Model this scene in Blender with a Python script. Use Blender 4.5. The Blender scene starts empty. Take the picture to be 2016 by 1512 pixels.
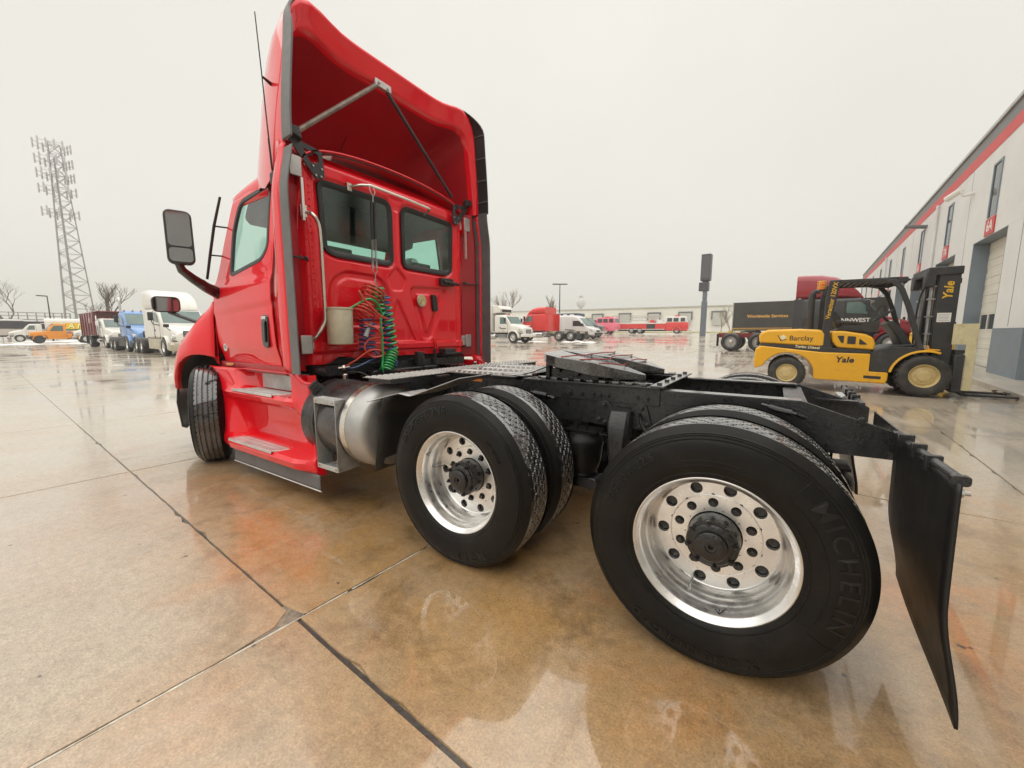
import bpy, bmesh, math, random
from mathutils import Vector, Matrix
from mathutils.geometry import tessellate_polygon
random.seed(7)
SC = bpy.context.scene
COL = SC.collection
R = math.radians
PI = math.pi

# ------------------------------------------------------------------ camera
cam_data = bpy.data.cameras.new('camera')
cam = bpy.data.objects.new('camera', cam_data)
COL.objects.link(cam)
cam_data.sensor_width = 36.0
cam_data.lens = 14.034
cam_data.clip_start = 0.05
cam_data.clip_end = 6000.0
cam.location = (-0.157, 2.851, 1.339)
cam.rotation_euler = (R(90 - 7.349), 0, R(-56.756 - 90))
SC.camera = cam

# ------------------------------------------------------------------ overcast sky
world = bpy.data.worlds.new('World')
SC.world = world
world.use_nodes = True
wt = world.node_tree
wt.nodes.clear()
wo = wt.nodes.new('ShaderNodeOutputWorld')
bg = wt.nodes.new('ShaderNodeBackground')
sky = wt.nodes.new('ShaderNodeTexSky')
sky.sky_type = 'NISHITA'
sky.sun_disc = False
sky.sun_elevation = R(78)
sky.sun_rotation = R(-24)
mx = wt.nodes.new('ShaderNodeMix'); mx.data_type = 'RGBA'; mx.clamp_factor = True
mx.inputs[0].default_value = 0.94
tc = wt.nodes.new('ShaderNodeTexCoord')
sep = wt.nodes.new('ShaderNodeSeparateXYZ')
mr = wt.nodes.new('ShaderNodeMapRange')
mr.inputs[1].default_value = 0.0; mr.inputs[2].default_value = 0.8
rampmix = wt.nodes.new('ShaderNodeMix'); rampmix.data_type = 'RGBA'
rampmix.inputs[6].default_value = (4.55, 4.38, 3.86, 1)      # horizon
rampmix.inputs[7].default_value = (4.95, 4.8, 4.35, 1)      # zenith
ns = wt.nodes.new('ShaderNodeTexNoise'); ns.inputs['Scale'].default_value = 1.6; ns.inputs['Detail'].default_value = 4
nr = wt.nodes.new('ShaderNodeMapRange'); nr.inputs[1].default_value = 0.3; nr.inputs[2].default_value = 0.7
nr.inputs[3].default_value = 0.945; nr.inputs[4].default_value = 1.035
vm = wt.nodes.new('ShaderNodeVectorMath'); vm.operation = 'SCALE'
L = wt.links.new
L(tc.outputs['Generated'], sep.inputs[0]); L(sep.outputs[2], mr.inputs[0]); L(mr.outputs[0], rampmix.inputs[0])
L(tc.outputs['Generated'], ns.inputs['Vector']); L(ns.outputs[0], nr.inputs[0])
L(rampmix.outputs[2], vm.inputs[0]); L(nr.outputs[0], vm.inputs['Scale'])
L(sky.outputs[0], mx.inputs[6]); L(vm.outputs[0], mx.inputs[7])
L(mx.outputs[2], bg.inputs[0]); bg.inputs[1].default_value = 0.1
L(bg.outputs[0], wo.inputs[0])

sun_d = bpy.data.lights.new('sun', 'SUN'); sun_d.energy = 1.5; sun_d.angle = R(120); sun_d.color = (1, 0.96, 0.9)
sun = bpy.data.objects.new('sun', sun_d); COL.objects.link(sun)
sun.rotation_euler = (R(12), 0, R(204))

SC.view_settings.view_transform = 'Standard'
SC.view_settings.look = 'None'
SC.view_settings.exposure = 0.95
SC.view_settings.gamma = 1.0
SC.view_settings.use_curve_mapping = False
SC.render.engine = 'CYCLES'
SC.cycles.max_bounces = 8
SC.cycles.transparent_max_bounces = 12
SC.cycles.caustics_reflective = False
SC.cycles.caustics_refractive = False
SC.cycles.sample_clamp_indirect = 6
SC.cycles.use_denoising = True

# ------------------------------------------------------------------ materials
MATS = {}
def mat(name, col, rough=0.5, metal=0.0, coat=0.0, coat_rough=0.05, var=0.12, vscale=4.0, bump=0.0, bscale=60.0,
        rvar=0.1, dirt=None, dirt_amt=0.0, dirt_scale=3.0, spec=0.5, drops=0.0, alpha=None, emis=None, rsmall=False):
    if name in MATS: return MATS[name]
    m = bpy.data.materials.new(name); m.use_nodes = True
    nt = m.node_tree; n = nt.nodes; l = nt.links.new
    b = n['Principled BSDF']
    geo = n.new('ShaderNodeTexCoord')
    src = geo.outputs['Object']
    noise = n.new('ShaderNodeTexNoise'); noise.inputs['Scale'].default_value = vscale; noise.inputs['Detail'].default_value = 6
    noise.inputs['Roughness'].default_value = 0.6
    l(src, noise.inputs['Vector'])
    ramp = n.new('ShaderNodeMapRange'); ramp.inputs[1].default_value = 0.3; ramp.inputs[2].default_value = 0.7
    ramp.inputs[3].default_value = 1 - var; ramp.inputs[4].default_value = 1 + var
    l(noise.outputs[0], ramp.inputs[0])
    sc = n.new('ShaderNodeVectorMath'); sc.operation = 'SCALE'; sc.inputs[0].default_value = col[:3]
    l(ramp.outputs[0], sc.inputs['Scale'])
    out = sc.outputs[0]
    if dirt:
        n2 = n.new('ShaderNodeTexNoise'); n2.inputs['Scale'].default_value = dirt_scale; n2.inputs['Detail'].default_value = 8
        n2.inputs['Roughness'].default_value = 0.7
        l(src, n2.inputs['Vector'])
        r2 = n.new('ShaderNodeMapRange'); r2.inputs[1].default_value = 0.62 - 0.25 * dirt_amt; r2.inputs[2].default_value = 0.75
        r2.inputs[4].default_value = min(1, 0.4 + dirt_amt * 0.6)
        l(n2.outputs[0], r2.inputs[0])
        mm = n.new('ShaderNodeMix'); mm.data_type = 'RGBA'
        l(r2.outputs[0], mm.inputs[0]); l(out, mm.inputs[6]); mm.inputs[7].default_value = (*dirt, 1)
        out = mm.outputs[2]
    l(out, b.inputs['Base Color'])
    rr = n.new('ShaderNodeMapRange'); rr.inputs[1].default_value = 0.3; rr.inputs[2].default_value = 0.7
    rr.inputs[3].default_value = max(0.01, rough * (1 - rvar)); rr.inputs[4].default_value = min(1, rough * (1 + rvar))
    n3 = n.new('ShaderNodeTexNoise'); n3.inputs['Scale'].default_value = vscale * 2.7; n3.inputs['Detail'].default_value = 5
    l(src, n3.inputs['Vector']); l(n3.outputs[0], rr.inputs[0]); l(rr.outputs[0], b.inputs['Roughness'])
    b.inputs['Metallic'].default_value = metal
    b.inputs['Coat Weight'].default_value = coat
    b.inputs['Coat Roughness'].default_value = coat_rough
    b.inputs['Specular IOR Level'].default_value = spec
    if emis:
        b.inputs['Emission Color'].default_value = (*emis[:3], 1); b.inputs['Emission Strength'].default_value = emis[3]
    if alpha is not None: b.inputs['Alpha'].default_value = alpha
    nrm = None
    if bump:
        nb = n.new('ShaderNodeTexNoise'); nb.inputs['Scale'].default_value = bscale; nb.inputs['Detail'].default_value = 4
        l(src, nb.inputs['Vector'])
        bp = n.new('ShaderNodeBump'); bp.inputs['Strength'].default_value = bump; bp.inputs['Distance'].default_value = 0.01
        l(nb.outputs[0], bp.inputs['Height']); nrm = bp.outputs[0]
    if drops:
        vo = n.new('ShaderNodeTexVoronoi'); vo.inputs['Scale'].default_value = 95; vo.inputs['Randomness'].default_value = 1
        l(src, vo.inputs['Vector'])
        rd = n.new('ShaderNodeMapRange'); rd.inputs[1].default_value = 0.0; rd.inputs[2].default_value = 0.42
        rd.inputs[3].default_value = 1; rd.inputs[4].default_value = 0; rd.interpolation_type = 'SMOOTHSTEP'
        l(vo.outputs['Distance'], rd.inputs[0])
        gate = n.new('ShaderNodeSeparateColor'); l(vo.outputs['Color'], gate.inputs[0])
        gt = n.new('ShaderNodeMath'); gt.operation = 'GREATER_THAN'; gt.inputs[1].default_value = 0.66; l(gate.outputs[0], gt.inputs[0])
        mu = n.new('ShaderNodeMath'); mu.operation = 'MULTIPLY'; l(rd.outputs[0], mu.inputs[0]); l(gt.outputs[0], mu.inputs[1])
        bp2 = n.new('ShaderNodeBump'); bp2.inputs['Strength'].default_value = drops; bp2.inputs['Distance'].default_value = 0.004
        l(mu.outputs[0], bp2.inputs['Height'])
        if nrm: l(nrm, bp2.inputs['Normal'])
        nrm = bp2.outputs[0]
    if nrm:
        l(nrm, b.inputs['Normal'])
    MATS[name] = m
    return m

def glass_mat(name, tint, dark=0.0, gloss=1.0):
    if name in MATS: return MATS[name]
    m = bpy.data.materials.new(name); m.use_nodes = True
    nt = m.node_tree; n = nt.nodes; l = nt.links.new; n.clear()
    o = n.new('ShaderNodeOutputMaterial'); tr = n.new('ShaderNodeBsdfTransparent'); tr.inputs[0].default_value = (*tint, 1)
    gl = n.new('ShaderNodeBsdfGlossy'); gl.inputs['Roughness'].default_value = 0.02; gl.inputs[0].default_value = (gloss, gloss, gloss, 1)
    lw = n.new('ShaderNodeLayerWeight'); lw.inputs[0].default_value = 0.5      # facing term: the same from both sides of a thin pane
    pw = n.new('ShaderNodeMath'); pw.operation = 'POWER'; pw.inputs[1].default_value = 4.0; l(lw.outputs['Facing'], pw.inputs[0])
    fr = n.new('ShaderNodeMapRange'); fr.inputs[3].default_value = 0.055; fr.inputs[4].default_value = 1.0; l(pw.outputs[0], fr.inputs[0])
    geo = n.new('ShaderNodeTexCoord'); vo = n.new('ShaderNodeTexVoronoi'); vo.inputs['Scale'].default_value = 110
    l(geo.outputs['Object'], vo.inputs['Vector'])
    bp = n.new('ShaderNodeBump'); bp.inputs['Strength'].default_value = 0.06; bp.inputs['Distance'].default_value = 0.002
    l(vo.outputs['Distance'], bp.inputs['Height'])
    l(bp.outputs[0], gl.inputs['Normal'])
    mxs = n.new('ShaderNodeMixShader')
    l(fr.outputs[0], mxs.inputs[0]); l(tr.outputs[0], mxs.inputs[1]); l(gl.outputs[0], mxs.inputs[2])
    l(mxs.outputs[0], o.inputs[0])
    MATS[name] = m
    return m

RED = mat('red paint', (0.80, 0.006, 0.017), 0.4, 0, 1.0, 0.012, var=0.05, vscale=1.5, spec=0.12)
RED.node_tree.nodes['Principled BSDF'].inputs['Coat IOR'].default_value = 1.52
REDIN = mat('shaded red inner side', (0.36, 0.004, 0.012), 0.45, 0, 0.5, 0.2, var=0.12, vscale=2, bump=0.06, bscale=90)  # darker copy of the red: shade of inner faces put into the colour
BLACK = mat('black plastic', (0.022, 0.022, 0.023), 0.42, var=0.2, vscale=8, bump=0.12, bscale=150)
GREYRUB = mat('grey rubber', (0.13, 0.13, 0.132), 0.5, var=0.15, vscale=6, bump=0.08, bscale=120)
GLOSSBLK = mat('gloss black', (0.012, 0.012, 0.013), 0.15, coat=0.6, var=0.1)
FRAME = mat('wet black chassis', (0.020, 0.0205, 0.022), 0.32, coat=0.25, coat_rough=0.2, var=0.3, vscale=9, bump=0.25, bscale=70, rvar=0.4, drops=0.2)
GREASE = mat('greasy black metal', (0.012, 0.011, 0.011), 0.25, coat=0.3, coat_rough=0.2, var=0.4, vscale=20, bump=0.4, bscale=60)
TYRE = mat('wet tyre rubber', (0.0065, 0.006, 0.0055), 0.4, spec=0.22, coat=0.08, coat_rough=0.2, var=0.25, vscale=6, bump=0.1, bscale=140, rvar=0.25,
           dirt=(0.026, 0.021, 0.016), dirt_amt=0.4, dirt_scale=3.5)
TREADM = mat('wet tyre tread', (0.016, 0.016, 0.0165), 0.16, coat=1.0, coat_rough=0.06, var=0.2, vscale=9, bump=0.08, bscale=120)
ALU = mat('satin aluminium', (0.86, 0.85, 0.83), 0.33, 0.95, var=0.10, vscale=9, rvar=0.25)
ALUD = mat('dull aluminium', (0.74, 0.74, 0.73), 0.42, 0.9, var=0.14, vscale=7, rvar=0.3, bump=0.12, bscale=120, drops=0.15)
ALUB = mat('weathered aluminium', (0.50, 0.50, 0.49), 0.45, 0.55, var=0.25, vscale=5, rvar=0.3, bump=0.08, bscale=90, dirt=(0.2, 0.2, 0.19), dirt_amt=0.25, dirt_scale=6)
TREADM.node_tree.nodes['Principled BSDF'].inputs['Coat IOR'].default_value = 1.85
WETBLK = mat('standing water on black steel', (0.03, 0.03, 0.031), 0.3, coat=1.0, coat_rough=0.16, var=0.3, vscale=12, bump=0.5, bscale=110, drops=0.3)
WETBLK.node_tree.nodes['Principled BSDF'].inputs['Coat IOR'].default_value = 1.9
STEEL = mat('steel', (0.42, 0.42, 0.41), 0.4, 1.0, var=0.2, vscale=10, bump=0.1)
STAINL = mat('stainless bar', (0.72, 0.69, 0.63), 0.25, 1.0, var=0.1, vscale=10)
TANKM = mat('dark tank', (0.10, 0.095, 0.095), 0.28, 0.7, var=0.35, vscale=3, rvar=0.4, bump=0.05, bscale=50)
WHITE = mat('white paint', (0.74, 0.73, 0.70), 0.3, coat=0.5, var=0.05, vscale=2)
CREAM = mat('cream plastic', (0.62, 0.58, 0.44), 0.45, var=0.12, vscale=12, dirt=(0.35, 0.3, 0.2), dirt_amt=0.1, dirt_scale=14)
CHROME = mat('chrome', (0.8, 0.8, 0.8), 0.08, 1.0, var=0.02)
INTER = mat('cab interior', (0.03, 0.03, 0.032), 0.6, var=0.2)
INTG = mat('cab interior grey', (0.16, 0.16, 0.155), 0.6, var=0.15)
GLASS = glass_mat('cab glass', (0.72, 0.90, 0.84))
GLASSD = glass_mat('clear glass', (0.55, 0.62, 0.62))

# ------------------------------------------------------------------ mesh helpers
class MB:
    def __init__(s): s.v = []; s.f = []
    def add(s, vs, fs):
        o = len(s.v); s.v += [tuple(p) for p in vs]; s.f += [tuple(i + o for i in f) for f in fs]; return s
    def box(s, x0, x1, y0, y1, z0, z1):
        return s.add([(x0,y0,z0),(x1,y0,z0),(x1,y1,z0),(x0,y1,z0),(x0,y0,z1),(x1,y0,z1),(x1,y1,z1),(x0,y1,z1)],
                     [(0,3,2,1),(4,5,6,7),(0,1,5,4),(1,2,6,5),(2,3,7,6),(3,0,4,7)])
    def hexa(s, p):   # 8 points, bottom 4 then top 4
        return s.add(p, [(0,3,2,1),(4,5,6,7),(0,1,5,4),(1,2,6,5),(2,3,7,6),(3,0,4,7)])
    def prism(s, pts, a, b, axis='y', holes=None):
        def m(p, h):
            if axis == 'y': return (p[0], h, p[1])
            if axis == 'x': return (h, p[0], p[1])
            return (p[0], p[1], h)
        loops = [list(pts)] + [list(h) for h in (holes or [])]
        flat = [p for lo in loops for p in lo]; n = len(flat)
        tris = tessellate_polygon([[Vector((p[0], p[1], 0)) for p in lo] for lo in loops])
        vs = [m(p, a) for p in flat] + [m(p, b) for p in flat]
        fs = []
        if not holes:
            fs += [tuple(range(n)), tuple(range(2*n-1, n-1, -1))]
        else:
            for t in tris: fs += [tuple(t), tuple(n + i for i in reversed(t))]
        o = 0
        for lo in loops:
            k = len(lo)
            for i in range(k):
                j = (i + 1) % k
                fs.append((o+i, o+j, n+o+j, n+o+i))
            o += k
        return s.add(vs, fs)
    def ring(s, a, b):   # quads between two closed point loops
        n = len(a)
        return s.add(list(a) + list(b), [(i, (i+1) % n, n + (i+1) % n, n + i) for i in range(n)])
    def loft(s, rings, closed=True, cap0=False, cap1=False):
        n = len(rings[0]); vs = [p for r in rings for p in r]; fs = []
        for k in range(len(rings) - 1):
            for i in range(n if closed else n - 1):
                j = (i + 1) % n
                fs.append((k*n+i, k*n+j, (k+1)*n+j, (k+1)*n+i))
        if cap0: fs.append(tuple(range(n-1, -1, -1)))
        if cap1: fs.append(tuple((len(rings)-1)*n + i for i in range(n)))
        return s.add(vs, fs)
    def tube(s, path, r, n=8, closed=False):
        P = [Vector(p) for p in path]; m = len(P)
        rs = r if isinstance(r, (list, tuple)) else [r] * m
        rings = []; up = None
        for i in range(m):
            if closed: t = (P[(i+1) % m] - P[i-1]).normalized()
            else: t = (P[min(i+1, m-1)] - P[max(i-1, 0)]).normalized()
            if up is None:
                up = Vector((0,0,1)) if abs(t.z) < 0.9 else Vector((1,0,0))
            a = t.cross(up)
            if a.length < 1e-6: a = t.cross(Vector((0.3, 0.9, 0.1)))
            a.normalize(); b = a.cross(t).normalized(); up = b
            rings.append([P[i] + rs[i] * (a * math.cos(2*PI*k/n) + b * math.sin(2*PI*k/n)) for k in range(n)])
        if closed: rings.append(rings[0])
        return s.loft(rings, True, not closed, not closed)
    def lathe(s, prof, n=32, axis='y', c=(0,0,0), cap=False):
        rings = []
        for k in range(n):
            a = 2*PI*k/n; ca, sa = math.cos(a), math.sin(a)
            rg = []
            for r, h in prof:
                if axis == 'y': p = (c[0] + r*ca, c[1] + h, c[2] + r*sa)
                elif axis == 'x': p = (c[0] + h, c[1] + r*ca, c[2] + r*sa)
                else: p = (c[0] + r*ca, c[1] + r*sa, c[2] + h)
                rg.append(p)
            rings.append(rg)
        m = len(prof); vs = [p for r in rings for p in r]; fs = []
        for k in range(n):
            k2 = (k+1) % n
            for i in range(m-1): fs.append((k*m+i, k2*m+i, k2*m+i+1, k*m+i+1))
        if cap:
            fs.append(tuple(k*m for k in range(n))); fs.append(tuple(k*m+m-1 for k in range(n-1, -1, -1)))
        return s.add(vs, fs)
    def cyl(s, a, b, r, n=16, r2=None):
        return s.tube([a, b], [r, r if r2 is None else r2], n)
    def grid(s, fn, nu, nv, keep=None):
        vs = []; fs = []
        for j in range(nv + 1):
            for i in range(nu + 1): vs.append(fn(i / nu, j / nv))
        for j in range(nv):
            for i in range(nu):
                if keep and not keep((i + .5) / nu, (j + .5) / nv): continue
                a = j * (nu + 1) + i
                fs.append((a, a + 1, a + nu + 2, a + nu + 1))
        return s.add(vs, fs)
    def ball(s, c, rx, ry, rz, n=12, m=8):
        vs = []; fs = []
        for j in range(m + 1):
            t = PI * j / m
            for i in range(n):
                p = 2*PI*i/n
                vs.append((c[0] + rx*math.sin(t)*math.cos(p), c[1] + ry*math.sin(t)*math.sin(p), c[2] + rz*math.cos(t)))
        for j in range(m):
            for i in range(n): fs.append((j*n+i, (j+1)*n+i, (j+1)*n+(i+1) % n, j*n+(i+1) % n))
        return s.add(vs, fs)
    def bolt(s, p, d, r=0.014, h=0.014):   # hex head pointing along d
        d = Vector(d).normalized(); p = Vector(p)
        return s.tube([p, p + d*h], r, 6)
    def mirror(s):      # adds the mirror image in y
        n = len(s.v)
        s.v += [(x, -y, z) for x, y, z in s.v]
        s.f += [tuple(n + i for i in reversed(f)) for f in s.f]
        return s
    def mirrored(s):
        m = MB(); m.v = [(x, -y, z) for x, y, z in s.v]; m.f = [tuple(reversed(f)) for f in s.f]; return m
    def xf(s, M):
        s.v = [tuple(M @ Vector(p)) for p in s.v]; return s
    def warp(s, fn):
        s.v = [fn(*p) for p in s.v]; return s
    def mesh(s, name, m, sharp=35):
        me = bpy.data.meshes.new(name)
        me.from_pydata(s.v, [], s.f)
        bm = bmesh.new(); bm.from_mesh(me)
        bmesh.ops.remove_doubles(bm, verts=bm.verts, dist=1e-5)
        bmesh.ops.recalc_face_normals(bm, faces=bm.faces)
        bm.to_mesh(me); bm.free()
        if m: me.materials.append(m)
        if sharp:
            me.polygons.foreach_set('use_smooth', [True] * len(me.polygons))
            me.set_sharp_from_angle(angle=R(sharp))
        return me
    def build(s, name, m, parent=None, bevel=0.0, seg=2, sharp=35, solid=0.0, **tags):
        o = bpy.data.objects.new(name, s.mesh(name, m, sharp))
        COL.objects.link(o)
        if parent: o.parent = parent
        if solid:
            so = o.modifiers.new('thickness', 'SOLIDIFY'); so.thickness = solid; so.offset = 0
        if bevel:
            b = o.modifiers.new('bevel', 'BEVEL'); b.width = bevel; b.segments = seg; b.limit_method = 'ANGLE'; b.angle_limit = R(40)
            b.harden_normals = False
        for k, v in tags.items(): o[k] = v
        return o

def empty(name, loc=(0,0,0), rz=0.0, parent=None, **tags):
    o = bpy.data.objects.new(name, None); COL.objects.link(o)
    o.empty_display_size = 0.1
    o.location = loc; o.rotation_euler = (0, 0, rz)
    if parent: o.parent = parent
    for k, v in tags.items(): o[k] = v
    return o
def tag(o, label=None, category=None, group=None, kind=None):
    if label: o['label'] = label
    if category: o['category'] = category
    if group: o['group'] = group
    if kind: o['kind'] = kind
    return o
def linked(name, me, parent, loc=(0,0,0), rot=(0,0,0), scale=(1,1,1)):
    o = bpy.data.objects.new(name, me); COL.objects.link(o); o.parent = parent
    o.location = loc; o.rotation_euler = rot; o.scale = scale
    return o
def copy_tree(o, parent=None):
    c = o.copy(); COL.objects.link(c); c.parent = parent
    for ch in list(o.children): copy_tree(ch, c)
    return c
def box_part(name, m, parent, x0, x1, y0, y1, z0, z1, bevel=0.0, **t):
    return MB().box(x0,x1,y0,y1,z0,z1).build(name, m, parent, bevel, **t)

def text_mesh(s, size=1.0, extrude=0.0, bold=0.0, spacing=1.0, align='CENTER', shear=0.0):
    cu = bpy.data.curves.new('lettering', 'FONT'); cu.body = s; cu.size = size; cu.extrude = extrude
    cu.offset = bold; cu.space_character = spacing; cu.align_x = align; cu.align_y = 'CENTER'; cu.resolution_u = 3; cu.shear = shear
    o = bpy.data.objects.new('lettering', cu); COL.objects.link(o)
    dg = bpy.context.evaluated_depsgraph_get()
    me = bpy.data.meshes.new_from_object(o.evaluated_get(dg))
    bpy.data.objects.remove(o); bpy.data.curves.remove(cu)
    me.materials.clear()
    return me
def text_part(s, size, m, parent, loc, xdir, ydir, extrude=0.002, bold=0.0, spacing=1.0, align='CENTER', name='lettering', sx=1.0, shear=0.0):
    me = text_mesh(s, size, extrude, bold, spacing, align, shear)
    X = Vector(xdir).normalized(); Y = Vector(ydir).normalized(); Z = X.cross(Y)
    M = Matrix(((X.x*sx, Y.x, Z.x, loc[0]), (X.y*sx, Y.y, Z.y, loc[1]), (X.z*sx, Y.z, Z.z, loc[2]), (0,0,0,1)))
    me.transform(M); me.materials.append(m); me.name = name
    o = bpy.data.objects.new(name, me); COL.objects.link(o)
    if parent: o.parent = parent
    return o
def lerp(a, b, t): return a + (b - a) * t
def interp(x, pts):
    if x <= pts[0][0]: return pts[0][1]
    for (a, va), (b, vb) in zip(pts, pts[1:]):
        if x <= b:
            t = (x - a) / (b - a); return va + (vb - va) * t
    return pts[-1][1]
def sstep(a, b, x):
    t = max(0.0, min(1.0, (x - a) / ((b - a) or 1e-9))); return t * t * (3 - 2 * t)
def rrect(cx, cy, hw, hh, r, n=5):
    pts = []
    for k, (sx, sy) in enumerate(((1,1),(-1,1),(-1,-1),(1,-1))):
        for i in range(n + 1):
            a = (k + i / n) * PI / 2
            pts.append((cx + sx*(hw-r) + r*math.cos(a), cy + sy*(hh-r) + r*math.sin(a)))
    return pts
def rpoly(pts, r, n=4):      # round the corners of a polygon
    out = []; k = len(pts)
    for i in range(k):
        p0, p1, p2 = (Vector((*pts[i-1], 0)), Vector((*pts[i], 0)), Vector((*pts[(i+1) % k], 0)))
        rr = r[i] if isinstance(r, (list, tuple)) else r
        a = (p0 - p1); b = (p2 - p1); d = min(rr, a.length * .45, b.length * .45)
        if d < 1e-4: out.append((p1.x, p1.y)); continue
        A = p1 + a.normalized() * d; B = p1 + b.normalized() * d
        for j in range(n + 1):
            t = j / n; q = A * (1-t)**2 + p1 * 2*t*(1-t) + B * t*t
            out.append((q.x, q.y))
    return out
def resample(pts, n, closed=True):
    P = [Vector(p) for p in pts]
    if closed: P = P + [P[0]]
    d = [0.0]
    for a, b in zip(P, P[1:]): d.append(d[-1] + (b - a).length)
    out = []; L_ = d[-1]; k = 0
    for i in range(n):
        t = L_ * i / (n if closed else n - 1)
        while k < len(d) - 2 and d[k+1] < t: k += 1
        u = (t - d[k]) / max(1e-9, d[k+1] - d[k]); out.append(P[k].lerp(P[k+1], min(1, u)))
    return out
def spline(pts, n=8):       # Catmull-Rom
    P = [Vector(p) for p in pts]; P = [P[0]*2 - P[1]] + P + [P[-1]*2 - P[-2]]
    out = []
    for i in range(1, len(P) - 2):
        p0, p1, p2, p3 = P[i-1:i+3]
        for j in range(n):
            t = j / n
            out.append(0.5 * ((2*p1) + (p2-p0)*t + (2*p0-5*p1+4*p2-p3)*t*t + (3*p1-p0-3*p2+p3)*t**3))
    out.append(P[-2]); return out

# ------------------------------------------------------------------ ground: the concrete yard
TH = -0.0606
GX, GY = 1.635, 1.962               # a joint crossing beside the truck
CT, ST = math.cos(TH), math.sin(TH)
def g2w(u, v): return (GX + u*CT - v*ST, GY + u*ST + v*CT)
def w2g(x, y): return ((x-GX)*CT + (y-GY)*ST, -(x-GX)*ST + (y-GY)*CT)
def gh(x, y):                        # the yard rises gently away to the right of the truck
    d = -y - 5.0
    if d <= 0: return 0.0
    d = min(d, 72.0)
    return 0.018 * (d*d/6 if d < 3 else d - 1.5)

def concrete_mat(name, tint=(1,1,1), stain=1.0):
    m = bpy.data.materials.new(name); m.use_nodes = True
    nt = m.node_tree; n = nt.nodes; l = nt.links.new
    b = n['Principled BSDF']
    geo = n.new('ShaderNodeNewGeometry'); P = geo.outputs['Position']
    def noise(scale, detail=6, rough=0.6, vec=P, dist=0.0):
        t = n.new('ShaderNodeTexNoise'); t.inputs['Scale'].default_value = scale; t.inputs['Detail'].default_value = detail
        t.inputs['Roughness'].default_value = rough; t.inputs['Distortion'].default_value = dist
        l(vec, t.inputs['Vector']); return t.outputs[0]
    def rng(v, a, b_, c, d):
        t = n.new('ShaderNodeMapRange'); t.inputs[1].default_value = a; t.inputs[2].default_value = b_
        t.inputs[3].default_value = c; t.inputs[4].default_value = d; l(v, t.inputs[0]); return t.outputs[0]
    def mixc(f, a, b_):
        t = n.new('ShaderNodeMix'); t.data_type = 'RGBA'
        if isinstance(f, float): t.inputs[0].default_value = f
        else: l(f, t.inputs[0])
        for k, q in ((6, a), (7, b_)):
            if isinstance(q, tuple): t.inputs[k].default_value = (*q, 1)
            else: l(q, t.inputs[k])
        return t.outputs[2]
    def math_(op, a, b_):
        t = n.new('ShaderNodeMath'); t.operation = op
        for k, q in ((0, a), (1, b_)):
            if isinstance(q, (int, float)): t.inputs[k].default_value = q
            else: l(q, t.inputs[k])
        return t.outputs[0]
    # base: pale tan concrete, orange-brown rust and mud stains
    big = noise(0.35, 5, 0.55); mid = noise(1.7, 8, 0.65); fine = noise(22, 8, 0.75); speck = noise(130, 3, 0.6)
    c = mixc(rng(mid, 0.3, 0.7, 0, 1), (0.43*tint[0], 0.36*tint[1], 0.275*tint[2]), (0.48*tint[0], 0.415*tint[1], 0.33*tint[2]))
    # stained area round the truck (oil, rust and tracked mud)
    sepx = n.new('ShaderNodeSeparateXYZ'); l(P, sepx.inputs[0])
    dx = math_('SUBTRACT', sepx.outputs[0], 1.3); dy = math_('SUBTRACT', sepx.outputs[1], 0.3)
    d2 = math_('ADD', math_('MULTIPLY', math_('MULTIPLY', dx, dx), 0.085), math_('MULTIPLY', math_('MULTIPLY', dy, dy), 0.24))
    near = rng(math_('ADD', d2, math_('MULTIPLY', math_('SUBTRACT', mid, 0.5), 1.6)), 0.4, 2.6, 1, 0)
    # the slab beyond the long joint takes much less of the stain colour
    jv = math_('ADD', math_('SUBTRACT', sepx.outputs[1], 1.962), math_('MULTIPLY', math_('SUBTRACT', sepx.outputs[0], 1.635), 0.0605))
    pale_slab = math_('MULTIPLY', rng(math_('ADD', jv, math_('MULTIPLY', math_('SUBTRACT', mid, 0.5), 0.6)), -0.1, 0.5, 0, 1), rng(math_('SUBTRACT', sepx.outputs[0], 1.7), -0.4, 0.5, 0.25, 1))
    near = math_('MULTIPLY', near, math_('SUBTRACT', 1.0, math_('MULTIPLY', pale_slab, 0.8)))
    st = math_('MULTIPLY', near, rng(mid, 0.32, 0.62, 0.5, 1))
    c = mixc(math_('MULTIPLY', st, 0.9 * stain), c, (0.40, 0.21, 0.05))
    dark = rng(noise(2.6, 9, 0.7, dist=0.4), 0.5, 0.72, 0, 0.75)
    c = mixc(math_('MULTIPLY', dark, math_('ADD', math_('MULTIPLY', near, 0.9), 0.08)), c, (0.11, 0.06, 0.02))
    orange = rng(noise(0.9, 6, 0.6, dist=0.6), 0.52, 0.68, 0, 0.75)
    c = mixc(math_('MULTIPLY', orange, math_('ADD', math_('MULTIPLY', near, 0.95), 0.05)), c, (0.54, 0.21, 0.045))
    grain = noise(110, 5, 0.75); f2 = math_('MULTIPLY', rng(fine, 0.25, 0.75, 0.72, 1.24), rng(grain, 0.28, 0.72, 0.60, 1.36))
    sv = n.new('ShaderNodeVectorMath'); sv.operation = 'SCALE'; l(c, sv.inputs[0]); l(f2, sv.inputs['Scale'])
    c = mixc(rng(speck, 0.66, 0.74, 0, 0.55), sv.outputs[0], (0.06, 0.045, 0.03))
    # tiny black stones / oil flecks
    fl = noise(9, 2, 0.5); c = mixc(rng(fl, 0.73, 0.76, 0, 0.9), c, (0.02, 0.018, 0.015))
    l(c, b.inputs['Base Color'])
    # water: sheet of rain, thicker in places, brushed concrete poking through elsewhere
    mapn = n.new('ShaderNodeMapping'); mapn.inputs['Rotation'].default_value = (0, 0, -TH)
    mapn.inputs['Scale'].default_value = (9.0, 0.8, 1)
    l(P, mapn.inputs['Vector'])
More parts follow.
